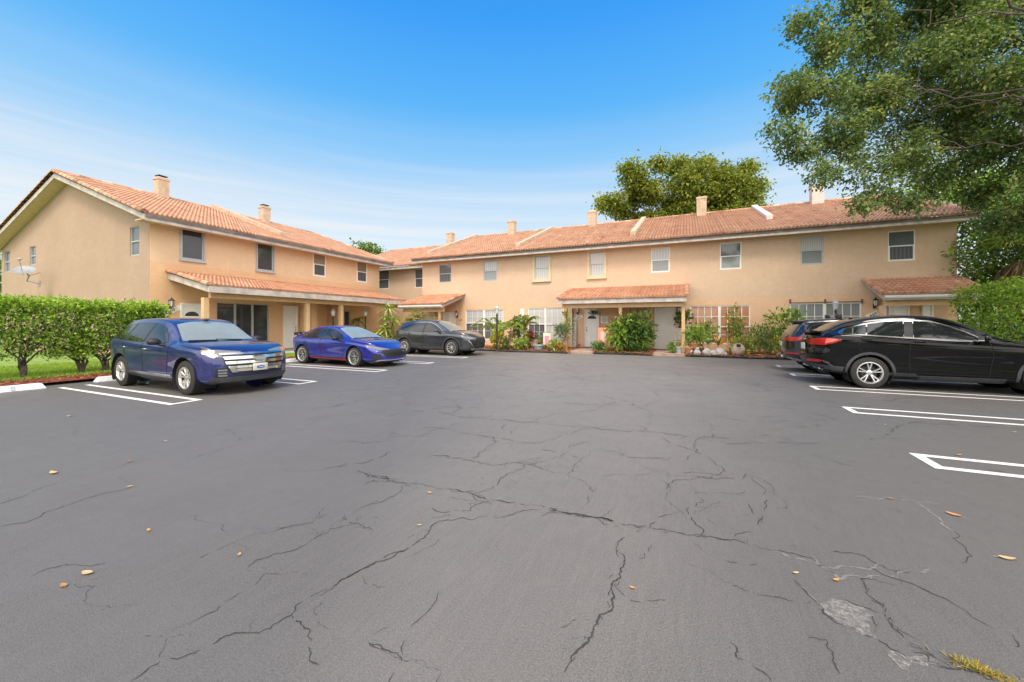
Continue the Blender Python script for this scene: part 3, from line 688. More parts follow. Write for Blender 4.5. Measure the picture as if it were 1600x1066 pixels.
f = MB(); f.box(-17.33, 10.72, 21.86, 21.90, 5.66, 5.88); f.prism([(21.86, 5.66), (21.86, 5.88), (29.9, 8.94), (29.9, 8.7)], 'x', 10.72, 10.76); f.prism([(21.86, 5.66), (21.86, 5.88), (29.9, 8.94), (29.9, 8.7)], 'x', -17.37, -17.33); f.build('fascia', M_FASCIA, roof); f = MB(); f.box(-17.33, 10.72, 21.83, 21.86, 5.78, 5.90); f.build('drip_edge', M_DRIP, roof)
f = MB(); f.box(-17.33, 10.72, 21.90, YW - .002, 5.72, 5.76); f.build('soffit', M_SOFFIT, roof)
roof2 = gable_roof(RB, 'X', -28.0, -17.0, 23.8, 31.9, 40, 5.90, 8.98, rake=(False, False)); roof2.name = 'rear_roof'
fx, fy = fac(704); chimney(roof2, 31.0 * fx / fy, 31.0, 8.3, 9.95, .56, .56, cap=False)
f = MB(); f.box(-28, -17.0, 23.86, 23.90, 5.66, 5.86); f.build('fascia', M_FASCIA, roof2); f = MB(); f.box(-28, -17.0, 23.90, YS - .002, 5.72, 5.75); f.build('soffit', M_SOFFIT, roof2)
sty = [(M_GREYF, G_MID, G_SCREEN, 0), (M_GREYF, G_CURT, G_GREY, 0), (M_CREAMF, G_CURT, G_CURT, .12), (M_CREAMF, G_SHADE, G_CURT, .12), (M_WHITE, G_CURT, G_GREY, 0), (M_WHITE, G_MID, G_GREY, 0), (M_GREYF, G_SHADE, G_GREY, 0), (M_WHITE, G_MID, G_SCREEN, 0)]
for r, (fm, g1, g2, sr) in zip(ups, sty):
    a, b, c, d = r
    window(RB, fr_, (a, b, c, d), fm, g1, 'hung', .07, fw=.04, gm2=g2, surround=sr or None)
for r in sw:
    if r[1] < XA: window(RB, fs, r, M_WHITE, G_MID, 'hung', .07, fw=.04, gm2=G_SCREEN)
window(RB, fr_, gl[0], M_WHITE, G_CURT, 'grid', .08, 3, 2, fw=.05, split=.55, gm2=G_SCREEN); window(RB, fr_, gl[1], M_WHITE, G_SHADE, 'grid', .08, 3, 2, fw=.05, split=.5, gm2=G_SCREEN)
window(RB, fr_, gl[2], M_WHITE, G_BLIND, 'grid', .08, 4, 2, fw=.05, split=.45, bars=.03); window(RB, fr_, gl[3], M_WHITE, G_GREY, 'grid', .08, 4, 2, fw=.05, split=.4, bars=.03)
# pale shutter panel beside the second ground window and small steel shutter bolts over the last one
p = MB(); a, b, c, d = fr_.rect(813.5, 484, 819.5, 526); fr_.box(p, a, b, .35, d + .05, .002, .05); p.build('shutter_panel', M_WHITE, RB)
p = MB()
for u in (1234.5, 1289, 1346.5): x, z = onY(u, 472, YW); fr_.box(p, x - .03, x + .03, z - .07, z + .13, .002, .06)
fr_.box(p, gl[3][0] - .02, gl[3][1] + .02, gl[3][3] + .01, gl[3][3] + .05, .002, .045); p.build('shutter_rail', mat('rusty_rail', (.16, .09, .06), .8), RB)
# doors
a, b, c, d = fr_.rect(914, 483.6, 936.3, 542); door(RB, fr_, a, b, .13, d, fan=True)
a, b, c, d = fr_.rect(1022.7, 481, 1055.5, 543); door(RB, fr_, a, b, .13, d)
for q, pn in (((664, 487, 679.5, 540), False), ((692.5, 487.5, 702, 540), False), ((702.3, 487.5, 712, 540), False), ((1388.5, 476, 1420, 540), True), ((1440, 473.5, 1457.5, 540), False), ((1374.5, 476.5, 1384, 540), False)):
    a, b, c, d = fr_.rect(*q); door(RB, fr_, a, b, .13, d, panels=pn, handle=None)
# dark corners of the recessed entries
p = MB(); a = onY(1043 - 2, 500, YW)[0]
for u0, u1 in ((891.5, 895.5),): x0, x1 = onY(u0, 500, YW)[0], onY(u1, 500, YW)[0]; fr_.box(p, x0, x1, .13, 2.75, .002, .22)
p.build('corner_board', M_CREAMF, RB); p = MB()
x0, x1 = onY(1010.5, 500, YW)[0], onY(1014.5, 500, YW)[0]; fr_.box(p, x0, x1, .13, 2.75, .002, .55); p.build('corner_board', M_CREAMF, RB)
def porch(x0, x1, yf, zf, zw, posts, gutter=True, capl=True, capr=True, beam=True):
    p = MB(); A = Vector((x0, yf, zf)); V = Vector((0, YW - yf, zw - zf)); L = V.length; V.normalize(); U = Vector((1, 0, 0)); N = U.cross(V)
    tile_slope(p, A, U, V, N, x1 - x0, L, per=.172, course=.29, amp=.07, step=.032)
    for x, on in ((x0, capl), (x1, capr)):
        if on: ridge_caps(p, (x, yf, zf + .04), (x, YW, zw + .03), .11)
    t = p.build('porch_roof', M_TILE2, RB, smooth='auto')
    p = MB(); p.box(x0 + .02, x1 - .02, yf + .03, yf + .07, zf - .24, zf - .03)
    for x in (x0 + .02, x1 - .06): p.prism([(yf + .07, zf - .22), (yf + .07, zf - .03), (YW - .002, zw - .03), (YW - .002, zw - .22)], 'x', x, x + .04)
    p.build('fascia', M_FASCIA, t)
    p = MB(); p.prism([(yf + .07, zf - .10), (yf + .07, zf - .06), (YW - .002, zw - .06), (YW - .002, zw - .10)], 'x', x0 + .06, x1 - .06); p.build('soffit', M_SOFFIT, t)
    if beam:
        p = MB(); p.box(x0 + .15, x1 - .15, yf + .33, yf + .50, zf - .46, zf - .2); p.build('beam', M_BEAM, t)
    for u in posts:
        fx, fy = fac(u); x = (yf + .41) * fx / fy; p = MB(); p.box(x - .075, x + .075, yf + .335, yf + .485, .13, zf - .46, 0, .01); p.build('post', M_BEAM, t)
    if gutter:
        p = MB(); p.prism([(yf - .06, zf - .05), (yf + .028, zf - .05), (yf + .028, zf - .17), (yf - .03, zf - .17), (yf - .06, zf - .12)], 'x', x0 + .05, x1 - .05); p.build('gutter', M_WHITE, t)
    return t
porch(-6.12, .04, 19.6, 2.75, 3.52, (884.5, 969.5, 1067.6), gutter=False)
porch(-16.9, -13.52, 19.9, 2.68, 3.44, (687,), gutter=True, capl=False)
porch(7.32, 10.32, 20.6, 2.68, 3.44, (1377,), gutter=True)

# ================================================================= fixtures on the walls
def wall_lantern(fr, u, v, label):
    x, z = (onY if fr.axis == 'Y' else onX)(u, v, fr.c)
    p = fr.P(x, z, 0); t = thing('wall_lantern', label, 'lamp', p, 0., 'wall lanterns beside the doors')
    q = MB(); fr.box(q, x - .05, x + .05, z - .12, z + .1, .001, .02); q.tube([fr.P(x, z - .05, .02), fr.P(x, z - .1, .12), fr.P(x, z - .02, .15)], .012, 6); q.build('bracket', M_DARK, t)
    q = MB(); M0 = fr.P(x, z, .15); q.lathe([(.05, .0), (.055, .02), (.085, .22), (.09, .23)], 6, M=Matrix.Translation(M0)); q.build('lamp_glass', G_CLEAR, t)
    q = MB(); q.lathe([(.11, .23), (.10, .26), (.03, .33), (.015, .38), (.0, .39)], 6, M=Matrix.Translation(M0)); q.lathe([(.03, -.05), (.055, 0.)], 6, M=Matrix.Translation(M0))
    for k in range(6):
        a = math.pi / 3 * k; q.tube([Vector(M0) + Vector((.056 * math.cos(a), .056 * math.sin(a), .0)), Vector(M0) + Vector((.09 * math.cos(a), .09 * math.sin(a), .23))], .007, 4)
    q.build('lantern_frame', M_DARK, t)
wall_lantern(fl, 265, 479, 'black six sided lantern on the orange wall left of the half round window door')
wall_lantern(fr_, 903, 488, 'small dark lantern above the tilted number plaque beside the white front door')
wall_lantern(fr_, 1060.5, 488, 'small dark lantern right of the second white front door under the middle porch')
wall_lantern(fr_, 1366, 478, 'dark lantern above a number plaque at the far right porch')
wall_lantern(fr_, 714.6, 494, 'brown lantern beside the narrow white double door behind the grey car')
def plaque(fr, u, v, body, ang, label, L=.62, H=.17, m=None):
    x, z = (onY if fr.axis == 'Y' else onX)(u, v, fr.c)
    p = fr.P(x, z, .012); M = fr.M(x, z, .012) @ Matrix.Rotation(R(ang), 4, 'Z')
    mb = MB(); bm = bmesh.new(); bmesh.ops.create_cube(bm, size=1)
    for q in bm.verts: q.co = (q.co.x * L, q.co.y * H, q.co.z * .022)
    mb.addbm(bm, 0, M)
    text_mb(mb, body, H * .95, M @ Matrix.Translation((0, -.005, .013)), 1, .002)
    single(mb, 'number_plaque', [m or M_WHITE, M_DARK], p, label, 'sign', 'tilted house number plaques', local=False)
plaque(fl, 265.5, 487, '4499', 30, 'white number plaque tilted below the black lantern on the left building', .82, .2)
plaque(fr_, 903, 497, '4495', 24, 'tilted number plaque below the small lantern beside the first front door', .58, .18)
plaque(fr_, 1366, 491, '4491', 26, 'tilted white number plaque at the right porch just above the black car', .62, .2)
plaque(fr_, 720, 500.5, '4497', 27, 'cream number plaque tilted beside the brown lantern behind the grey car', .62, .15, M_CREAMF)
# tall leaning welcome board, round wall sign
x0, z0 = onY(898, 543, YW); t = MB(); MX = fr_.M(x0, .13, .16) @ Matrix.Rotation(R(-4), 4, 'X')
bm = bmesh.new(); bmesh.ops.create_cube(bm, size=1)
for q in bm.verts: q.co = (q.co.x * .26, (q.co.y + .5) * 1.66, q.co.z * .03)
t.addbm(bm, 0, MX)
for k, ch in enumerate('WELCOME'): text_mb(t, ch, .24, MX @ Matrix.Translation((0, 1.5 - k * .225, .017)), 1, .002)
single(t, 'welcome_board', [mat('whitewashed_board', (.55, .53, .50), .8, var=.2), M_DARK], (x0, YW - .16, .13), 'tall grey board lettered downwards leaning beside the first front door', 'sign', local=False)
x0, z0 = onY(944.3, 500, YW); t = MB(); fr_.box(t, x0 - .2, x0 + .2, z0 - .2, z0 + .2, .002, .03, 0, .03)
for r0, r1, m_ in ((.14, .10, 1), (.055, .0, 1)):
    t.add([fr_.P(x0 + rr * math.cos(2 * math.pi * k / 20), z0 + rr * math.sin(2 * math.pi * k / 20), .034) for rr in (r0, max(r1, .001)) for k in range(20)], [(k, (k + 1) % 20, 20 + (k + 1) % 20, 20 + k) for k in range(20)], m_)
single(t, 'wall_sign', [M_WHITE, mat('grey_print', (.35, .36, .40), .6)], (x0, YW, z0), 'square white plate with a grey ring on the wall right of the first front door', 'sign', local=False)
# satellite dish on the gable
x0, z0 = onY(62, 443, YG); t = thing('satellite_dish', 'grey oval satellite dish on a bent pipe fixed to the gable wall', 'dish', (x0, YG, z0))
hx, hz = onY(38, 424, YG - .9); hc = Vector((hx, YG - .9, hz))
q = MB(); q.box(x0 - .1, x0 + .1, YG - .03, YG - .002, z0 - .12, z0 + .12); q.tube([(x0, YG - .03, z0), (x0 - .12, YG - .4, z0 + .1), tuple(hc + Vector((.1, .12, -.22))), tuple(hc + Vector((0, .05, -.05)))], .03, 8)
q.tube([(x0 + .1, YG - .02, z0 + .55), tuple(hc + Vector((.1, .12, -.2)))], .014, 6); q.build('mast', mat('galvanised', (.35, .34, .33), .5, .6), t)
ax = Vector((.50, -.42, .80)).normalized(); Mx = Matrix.Translation(hc) @ ax.to_track_quat('Z', 'Y').to_matrix().to_4x4() @ Matrix.Diagonal((.92, .80, .80, 1))
q = MB(); q.lathe([(.0, .0), (.15, .012), (.3, .05), (.43, .10), (.44, .105), (.43, .085), (.3, .03), (.15, -.01), (.0, -.02)], 28, M=Mx); q.build('reflector', mat('dish_grey', (.27, .285, .31), .5), t, smooth='auto')
q = MB(); tip = hc + ax * .55 + Vector((0, 0, .10)); q.tube([tuple(hc + Vector((0, 0, -.30)) + ax * .15), tuple(tip)], .018, 6); q.ell(tip, (.12, .07, .06)); q.build('feed_arm', mat('feed_grey', (.33, .34, .36), .5), t)
# ================================================================= cars
def interp(tab, x):
    if x <= tab[0][0]: return tab[0][1]
    for i in range(len(tab) - 1):
        (x0, y0), (x1, y1) = tab[i], tab[i + 1]
        if x <= x1:
            t = (x - x0) / (x1 - x0)
            m0 = (y1 - (tab[i - 1][1] if i else y0)) / (x1 - (tab[i - 1][0] if i else x0)); m1 = ((tab[i + 2][1] if i + 2 < len(tab) else y1) - y0) / ((tab[i + 2][0] if i + 2 < len(tab) else x1) - x0)
            s = (y1 - y0) / (x1 - x0)                      # monotone limits keep the curve from overshooting
            if s == 0: m0 = m1 = 0
            else:
                m0 = max(0, min(m0 / s, 2.6)) * s; m1 = max(0, min(m1 / s, 2.6)) * s
            h = x1 - x0
            return (2*t**3 - 3*t**2 + 1) * y0 + (t**3 - 2*t**2 + t) * h * m0 + (-2*t**3 + 3*t**2) * y1 + (t**3 - t**2) * h * m1
    return tab[-1][1]
M_TYRE = mat('tyre_rubber', (.022, .021, .020), .8, var=.3, vscale=20, bmp=.2)
M_WELL = mat('wheel_well', (.008, .008, .008), .95)
M_TRIM = mat('black_trim', (.012, .012, .013), .5, var=.2)
M_CLAD = mat('grey_cladding', (.045, .047, .052), .6, var=.15)
M_CHROME = mat('chrome', (.58, .58, .58), .14, 1., var=.03)
M_TRIMC = mat('trim_chrome', (.52, .52, .53), .18, 1., var=.03)
M_ALLOY = mat('alloy', (.58, .56, .53), .28, .8, var=.06)
M_SILVER = mat('silver_alloy', (.66, .66, .67), .25, .85, var=.05)
M_RED = glass('red_lamp', (.42, .012, .010), .1)
M_LAMP = glass('headlamp_lens', (.16, .165, .17), .16, .4)
M_AMBER = glass('amber_lens', (.75, .25, .04), .1)
M_SEAM = mat('panel_gap', (.003, .003, .003), .9)
G_CAR = glass('tinted_car_glass', (.012, .014, .016), .02, .6)
G_WIND = glass('windscreen', (.20, .235, .23), .02, .6)  # mirrored sky and cabin tone put into the pale base colour
M_PLATE = mat('plate_grey', (.55, .54, .50), .5, var=.1)
M_REDTRIM = mat('red_trim', (.50, .04, .02), .4)

class Car:
    def __init__(s, name, label, pos, rz, spec, paint_m):
        s.t = thing(name, label, 'car', (pos[0], pos[1], 0), rz); s.t['_o'] = (0, 0, 0); s.sp = spec = dict(spec); s.paint = paint_m
        for q in ('top', 'belt', 'topw'): spec[q] = [(s.cs(x), z) for x, z in spec[q]]
        s.make()
    def cs(s, x):
        k = s.sp.get('cab', 0)
        if not k: return x
        w = 1. if -1.25 < x < 1.3 else (max(0, 1 - (-1.25 - x) / .85) if x < 0 else max(0, 1 - (x - 1.3) / .9))
        return x + k * w * w * (3 - 2 * w)
    def section(s, x):
        sp = s.sp; zb = interp(sp['bot'], x); zt = interp(sp['top'], x); w = interp(sp['plan'], x); wt = min(interp(sp['topw'], x), w * .955)
        zs = min(interp(sp['belt'], x), zt - .035)
        rr = min(.10, max(.02, (zt - zs) * .45)); dz = zs - zb; tuck = sp.get('tuck', .05)
        side = [(0, zb), (w * .5, zb), (w * .84, zb), (w * (.955 - tuck * .4), zb + .05), (w * (.992 - tuck * .2), zb + dz * .20), (w * (.974 - tuck * .1), zb + dz * .40), (w * .985, zb + dz * .62), (w, zb + dz * .80), (w * .990, zs - .035), (w * .962, zs)]
        e = (wt, zt - rr); a = side[-1]
        up = [(a[0] + (e[0] - a[0]) * k + .018 * math.sin(math.pi * k) * min(1, (zt - zs) / .4), a[1] + (e[1] - a[1]) * k) for k in (.25, .5, .75)] + [e]
        top = [(wt - rr * .30, zt - rr * .38), (wt - rr * .9, zt - rr * .10 - .006), (wt * .62, zt - .003), (wt * .3, zt + .004), (0, zt + .006)]
        pts = side + up + top; out = []
        for i in range(len(pts) - 1):
            p0, p1, p2, p3 = pts[max(i - 1, 0)], pts[i], pts[i + 1], pts[min(i + 2, len(pts) - 1)]
            for k in range(3):
                t = k / 3; out.append(tuple(.5 * ((2*p1[j]) + (p2[j]-p0[j])*t*.9 + (2*p0[j]-5*p1[j]+4*p2[j]-p3[j])*t*t*.9 + (3*p1[j]-p0[j]-3*p2[j]+p3[j])*t*t*t*.9 + (0.1*(p2[j]-p1[j])*2*t)) if False else p1[j]+(p2[j]-p1[j])*t for j in (0, 1)))
        out.append(pts[-1])
        for _ in range(2):                                   # soften the section
            q = out[:]
            for i in range(7, len(out) - 1):
                if i in s.keep: continue
                q[i] = tuple(.25 * out[i-1][j] + .5 * out[i][j] + .25 * out[i+1][j] for j in (0, 1))
            out = q
        return out
    def warp(s, x, y, z):
        sp = s.sp; xf, xr = sp['top'][-1][0], sp['top'][0][0]; w0 = .95
        f0, r0 = xf - .62, xr + .55
        if x > f0:
            b = ((x - f0) / (xf - f0)) ** 1.6; x -= b * sp['bowf'] * (abs(y) / w0) ** 2.4; x += b * interp(sp['nosef'], z)
        if x < r0:
            b = ((r0 - x) / (r0 - xr)) ** 1.6; x += b * sp['bowr'] * (abs(y) / w0) ** 2.6; x -= b * interp(sp['noser'], z)
        return (x, y, z)
    def make(s):
        sp = s.sp; s.keep = set(); xf, xr = sp['top'][-1][0], sp['top'][0][0]; N = 96
        xs = []
        for i in range(N + 1):
            t = i / N; xs.append(xr + (xf - xr) * (t - .10 * math.sin(2 * math.pi * t) / (2 * math.pi) * 4 * .9))
        xs = sorted(xs); secs = [s.section(x) for x in xs]; n = len(secs[0]); V = []; Fc = []
        idx = {}
        for i, (x, se) in enumerate(zip(xs, secs)):
            for sg in (1, -1):
                for k, (y, z) in enumerate(se):
                    if sg < 0 and y == 0: idx[i, k, -1] = idx[i, k, 1]; continue
                    idx[i, k, sg] = len(V); V.append(s.warp(x, sg * y, z))
        for i in range(len(xs) - 1):
            for k in range(n - 1):
                a, b, c, d = idx[i, k, 1], idx[i+1, k, 1], idx[i+1, k+1, 1], idx[i, k+1, 1]; Fc.append((a, d, c, b)[::-1])
                a, b, c, d = idx[i, k, -1], idx[i+1, k, -1], idx[i+1, k+1, -1], idx[i, k+1, -1]; Fc.append((a, b, c, d)[::-1])
        K = 14                                               # caps
        for i, fl_ in ((0, True), (len(xs) - 1, False)):
            se = secs[i]; x = xs[i]; rows = []
            for k in range(6, n - 1):
                y, z = se[k]; r = [idx[i, k, 1]]
                for q in range(1, K): r.append(len(V)); V.append(s.warp(x, y * (1 - 2 * q / K), z))
                r.append(idx[i, k, -1]); rows.append(r)
            for ra, rb in zip(rows, rows[1:]):
                for q in range(K):
                    f = (ra[q], ra[q+1], rb[q+1], rb[q]); Fc.append(f if fl_ else f[::-1])
        s.V, s.F = V, Fc
        s.bvh = BVHTree.FromPolygons([Vector(v) for v in V], Fc)
        # wheel arches: drop faces inside the arch circle and draw the rim onto it
        ctr = [Vector((sum(V[i][j] for i in f) / len(f) for j in range(3))) for f in Fc]
        drop = set(); rimv = {}
        for xw in (sp['wb'] / 2 + sp.get('wx', 0), -sp['wb'] / 2 + sp.get('wx', 0)):
            Ra, zc = sp['arch'], sp['R'] + .01
            ins = {i for i, c in enumerate(ctr) if abs(c.y) > .50 and math.hypot(c.x - xw, c.z - zc) < Ra}
            drop |= ins; vin = {v for i in ins for v in Fc[i]}
            for v in vin: rimv[v] = (xw, zc, Ra)
        kept = [f for i, f in enumerate(Fc) if i not in drop]; used = {v for f in kept for v in f}
        V2 = [list(v) for v in V]
        for v, (xw, zc, Ra) in rimv.items():
            if v in used:
                d = math.hypot(V2[v][0] - xw, V2[v][2] - zc)
                if V2[v][2] > zc - .16 and d > 1e-6: V2[v][0] = xw + (V2[v][0] - xw) * Ra / d; V2[v][2] = zc + (V2[v][2] - zc) * Ra / d
        mb = MB(); mb.add([tuple(v) for v in V2], kept, 0); s.body = mb
        for xw in (sp['wb'] / 2 + sp.get('wx', 0), -sp['wb'] / 2 + sp.get('wx', 0)):             # wells
            Ra, zc = sp['arch'] + .004, sp['R'] + .01; w = interp(sp['plan'], xw)
            for sg in (1, -1):
                n_ = 20; vs = []
                for k in range(n_ + 1):
                    t = R(-35) + R(250) * k / n_
                    for yy in (w * .975, .50): vs.append((xw + Ra * math.cos(t), sg * yy, zc + Ra * math.sin(t)))
                mb.add(vs, [(2*k, 2*k+1, 2*k+3, 2*k+2) for k in range(n_)], 1)
                mb.add([(xw + Ra * math.cos(R(-35) + R(250) * k / n_), sg * .50, zc + Ra * math.sin(R(-35) + R(250) * k / n_)) for k in range(n_ + 1)], [tuple(range(n_ + 1))], 1)
        s.decs = []
    def proj(s, p, d, off):
        d = Vector(d).normalized(); o = Vector(p) - d * 4
        h = s.bvh.ray_cast(o, d)
        if h[0] is None: h = s.bvh.find_nearest(Vector(p))
        n = h[1]
        if n.dot(d) > 0: n = -n
        return h[0] + n * off, n
    def patch(s, pts, d, off=.005, mb=None, m=0, res=.045, skirt=True, cab=False):
        """surface piece following the body: pts 3D outline seen along direction d"""
        d = Vector(d).normalized()
        if cab or d.z < -.9: pts = [(s.cs(p[0]), p[1], p[2]) for p in pts]
        a = d.cross(Vector((0, 0, 1)) if abs(d.z) < .9 else Vector((1, 0, 0))).normalized(); b = d.cross(a)
        P2 = [(Vector(p).dot(a), Vector(p).dot(b)) for p in pts]; base = d * (sum(Vector(p).dot(d) for p in pts) / len(pts))
        out = []
        for i, p in enumerate(P2):
            q = P2[(i + 1) % len(P2)]; L = math.hypot(q[0] - p[0], q[1] - p[1]); k = max(1, int(L / res))
            out += [(p[0] + (q[0] - p[0]) * t / k, p[1] + (q[1] - p[1]) * t / k) for t in range(k)]
        nb = len(out); area = sum(p[0] * q[1] - q[0] * p[1] for p, q in zip(out, out[1:] + out[:1]))
        if area < 0: out = out[::-1]
        x0, x1 = min(p[0] for p in out), max(p[0] for p in out); y0, y1 = min(p[1] for p in out), max(p[1] for p in out); inner = []
        def inside(x, y):
            c = False
            for p, q in zip(out, out[1:] + out[:1]):
                if (p[1] > y) != (q[1] > y) and x < (q[0] - p[0]) * (y - p[1]) / (q[1] - p[1]) + p[0]: c = not c
            return c
        def dist(x, y): return min((x - p[0]) ** 2 + (y - p[1]) ** 2 for p in out)
        gx = max(1, int((x1 - x0) / res)); gy = max(1, int((y1 - y0) / res))
        for i in range(1, gx):
            for j in range(1, gy):
                x, y = x0 + (x1 - x0) * i / gx, y0 + (y1 - y0) * j / gy
                if inside(x, y) and dist(x, y) > (res * .45) ** 2: inner.append((x, y))
        allp = [Vector(p) for p in out + inner]
        r = geometry.delaunay_2d_cdt(allp, [], [tuple(range(nb))], 1, 1e-6)
        vv = [s.proj(base + a * p[0] + b * p[1], d, off) for p in r[0]]
        vs = [tuple(p) for p, _ in vv]; fs = []
        for f in r[2]:
            p0, p1, p2 = (Vector(vs[i]) for i in f[:3])
            fs.append(tuple(f) if (p1 - p0).cross(p2 - p0).dot(d) < 0 else tuple(f)[::-1])
        if skirt and off > .003:
            ed = {}
            for f in fs:
                for i in range(len(f)):
                    e = (f[i], f[(i + 1) % len(f)])
                    if (e[1], e[0]) in ed: del ed[e[1], e[0]]
                    else: ed[e] = 1
            low = {}
            for e in list(ed):
                for i in e:
                    if i not in low: low[i] = len(vs); vs.append(tuple(Vector(vs[i]) - vv[i][1] * (off + .012)))
            fs += [(e[1], e[0], low[e[0]], low[e[1]]) for e in ed]
        if mb is None: mb = MB()
        mb.add(vs, fs, m); return mb
    def band(s, line, w, d, **k):
        """a ribbon of width w following a 3D guide line, seen along d"""
        d = Vector(d).normalized(); L, Rr = [], []; line = [Vector(p) for p in line]
        for i, p in enumerate(line):
            t = (line[min(i + 1, len(line) - 1)] - line[max(i - 1, 0)]); t = (t - d * t.dot(d)).normalized(); q = t.cross(d)
            ww = w[i] if isinstance(w, (list, tuple)) else w
            L.append(p + q * ww / 2); Rr.append(p - q * ww / 2)
        return s.patch(L + Rr[::-1], d, **k)
    def part(s, mb, name, m, smooth='auto', label=None, parent=None):
        o = mb.build(name, m, parent or s.t, smooth, local=True)
        if label: o['label'] = label
        return o
    def side(s, pts, name, m, off=.005, sides=(1, -1), parent=None, **k):
        r = []
        for sg in sides:
            r.append(s.part(s.patch([(x, sg * 1.3, z) for x, z in pts], (0, -sg, 0), off, cab='window' in name or 'pillar' in name, **k), name, m, parent=parent))
        return r
    def sideband(s, line, w, name, m, off=.008, sides=(1, -1), mb=None, mm=0):
        for sg in sides:
            q = s.band([(x, sg * 1.3, z) for x, z in line], w, (0, -sg, 0), off=off, mb=mb, m=mm, cab=name in ('', 'window_trim'))
            if mb is None: s.part(q, name, m)
    def finish(s, seams=()):
        for line in seams: s.sideband(line, .014, '', None, off=.0035, mb=s.body, mm=2)
        return s.part(s.body, 'body', [s.paint, M_WELL, M_SEAM, M_CLAD])
    def wheels(s, style, rim_m, rimR, tw=.235, dark=None):
        sp = s.sp; T = sp['R']; yt = sp['track']
        tm = MB(); n = 40                                    # tyre, axis y, outer side at +y
        tm.lathe([(rimR - .01, -tw/2), (rimR + .01, -tw/2 - .005), (T - .035, -tw/2), (T - .008, -tw/2 + .02), (T, -tw/2 + .05), (T, tw/2 - .05), (T - .008, tw/2 - .02), (T - .035, tw/2 - .002), (rimR + .015, tw/2 + .006), (rimR - .002, tw/2 - .006), (rimR - .012, tw/2 - .03), (rimR - .02, -tw/2)], n, ax='y', cap=False)
        rm = MB(); rm.lathe([(rimR - .014, tw/2 - .02), (rimR - .002, tw/2 - .006), (rimR + .006, tw/2 + .002), (rimR - .012, tw/2 + .004), (rimR - .022, tw/2 - .012), (rimR - .03, tw/2 - .05)], n, ax='y', m=0, cap=False)
        rm.lathe([(rimR - .028, tw/2 - .05), (rimR - .05, -.02), (.0, -.02)], n, ax='y', m=1, cap=False)
        rm.lathe([(.0, tw/2 - .022), (.03, tw/2 - .022), (.062, tw/2 - .032), (.07, tw/2 - .06)], 20, ax='y', m=0, cap=False)
        rm.lathe([(.0, tw/2 - .012), (.028, tw/2 - .014), (.03, tw/2 - .03)], 14, ax='y', m=1 if dark else 0)
        rm.lathe([(.0, tw/2 - .10), (rimR * .62, tw/2 - .10), (rimR * .62, tw/2 - .12)], 24, ax='y', m=2)
        def spoke(a, r0, r1, w0, w1, m, y1=.012, y0=.03, da=0.):
            vs = []
            for r_, w_, yy, aa in ((r0, w0, y0, a), ((r0 + r1) / 2, (w0 + w1) / 2, (y0 + y1) / 2 - .004, a + da * .5), (r1, w1, y1, a + da)):
                c_, s_ = math.cos(aa), math.sin(aa)
                for q, dy in ((-1, .022), (-.55, 0), (.55, 0), (1, .022)): vs.append((r_ * c_ - q * w_ / 2 * s_, tw/2 - yy - dy, r_ * s_ + q * w_ / 2 * c_))
            rm.add(vs, [(i * 4 + k, i * 4 + 4 + k, i * 4 + 5 + k, i * 4 + 1 + k) for i in range(2) for k in range(3)], m)
        if style == 'five_double':
            for k in range(5):
                a = R(90 + 72 * k)
                for q in (-1, 1): spoke(a + q * R(8), .055, rimR - .018, .034, .040, 0, da=q * R(3))
        elif style == 'ten':
            for k in range(5):
                a = R(90 + 72 * k)
                for q in (-1, 1): spoke(a + q * R(10), .05, rimR - .018, .036, .056, 0, da=q * R(7))
        elif style == 'mesh':
            for k in range(5):
                a = R(90 + 72 * k)
                for q in (-1, 1):
                    spoke(a + q * R(5), .05, rimR - .016, .018, .022, 0, da=q * R(9)); spoke(a + q * R(5), .05, rimR - .016, .05, .05, 3, y1=.02, y0=.04, da=q * R(9)); spoke(a + q * R(33), .10, rimR - .016, .012, .02, 0, y0=.05, da=q * R(-9))
        elif style == 'ten_thin':
            for k in range(10): spoke(R(90 + 36 * k) - R(4), .05, rimR - .018, .030, .030, 0, da=R(5)); spoke(R(90 + 36 * k) + R(6), .12, rimR - .018, .016, .018, 0, y0=.045, da=R(-3))
        for k in range(5):
            a = R(54 + 72 * k); rm.lathe([(.0, tw/2 - .024), (.009, tw/2 - .026), (.01, tw/2 - .05)], 6, ax='y', m=1, M=Matrix.Translation((.052 * math.cos(a), 0, .052 * math.sin(a))))
        mats = [rim_m, M_TRIM, M_CLAD, dark or M_TRIM]; first = None
        for xw in (sp['wb'] / 2 + sp.get('wx', 0), -sp['wb'] / 2 + sp.get('wx', 0)):
            for sg in (1, -1):
                if first is None:
                    tm.v = tm.v; w = tm.build('wheel', M_TYRE, s.t, 'auto', local=True); r = rm.build('rim', mats, w, 'auto', local=True); first = w
                else:
                    w = first.copy(); COL.objects.link(w); w.parent = s.t
                    r = first.children[0].copy(); COL.objects.link(r); r.parent = w
                w.location = (xw, sg * (yt), T); w.rotation_euler = (0, 0, 0 if sg > 0 else math.pi)
    def mirror(s, x, z, m, ln=.20, y=None):
        x = s.cs(x)
        for sg in (1, -1):
            p, n = s.proj((x, sg * 1.3, z - .05), (0, -sg, 0), 0); y0 = p.y
            q = MB(); q.ell((x - .02, y0 + sg * .17, z + .02), (.085, .125, .085), 0, 14, 10)
            q.v = [(max(vx, x - .065), vy, max(vz, z - .045)) for vx, vy, vz in q.v]
            q.tube([(x + .03, y0 - sg * .01, z - .06), (x, y0 + sg * .10, z - .035)], [.045, .03], 8, 1)
            q.quad((x - .066, y0 + sg * .075, z - .035), (x - .066, y0 + sg * .265, z - .035), (x - .066, y0 + sg * .27, z + .07), (x - .066, y0 + sg * .075, z + .075), 2)
            s.part(q, 'side_mirror', [m, M_TRIM, M_CHROME])
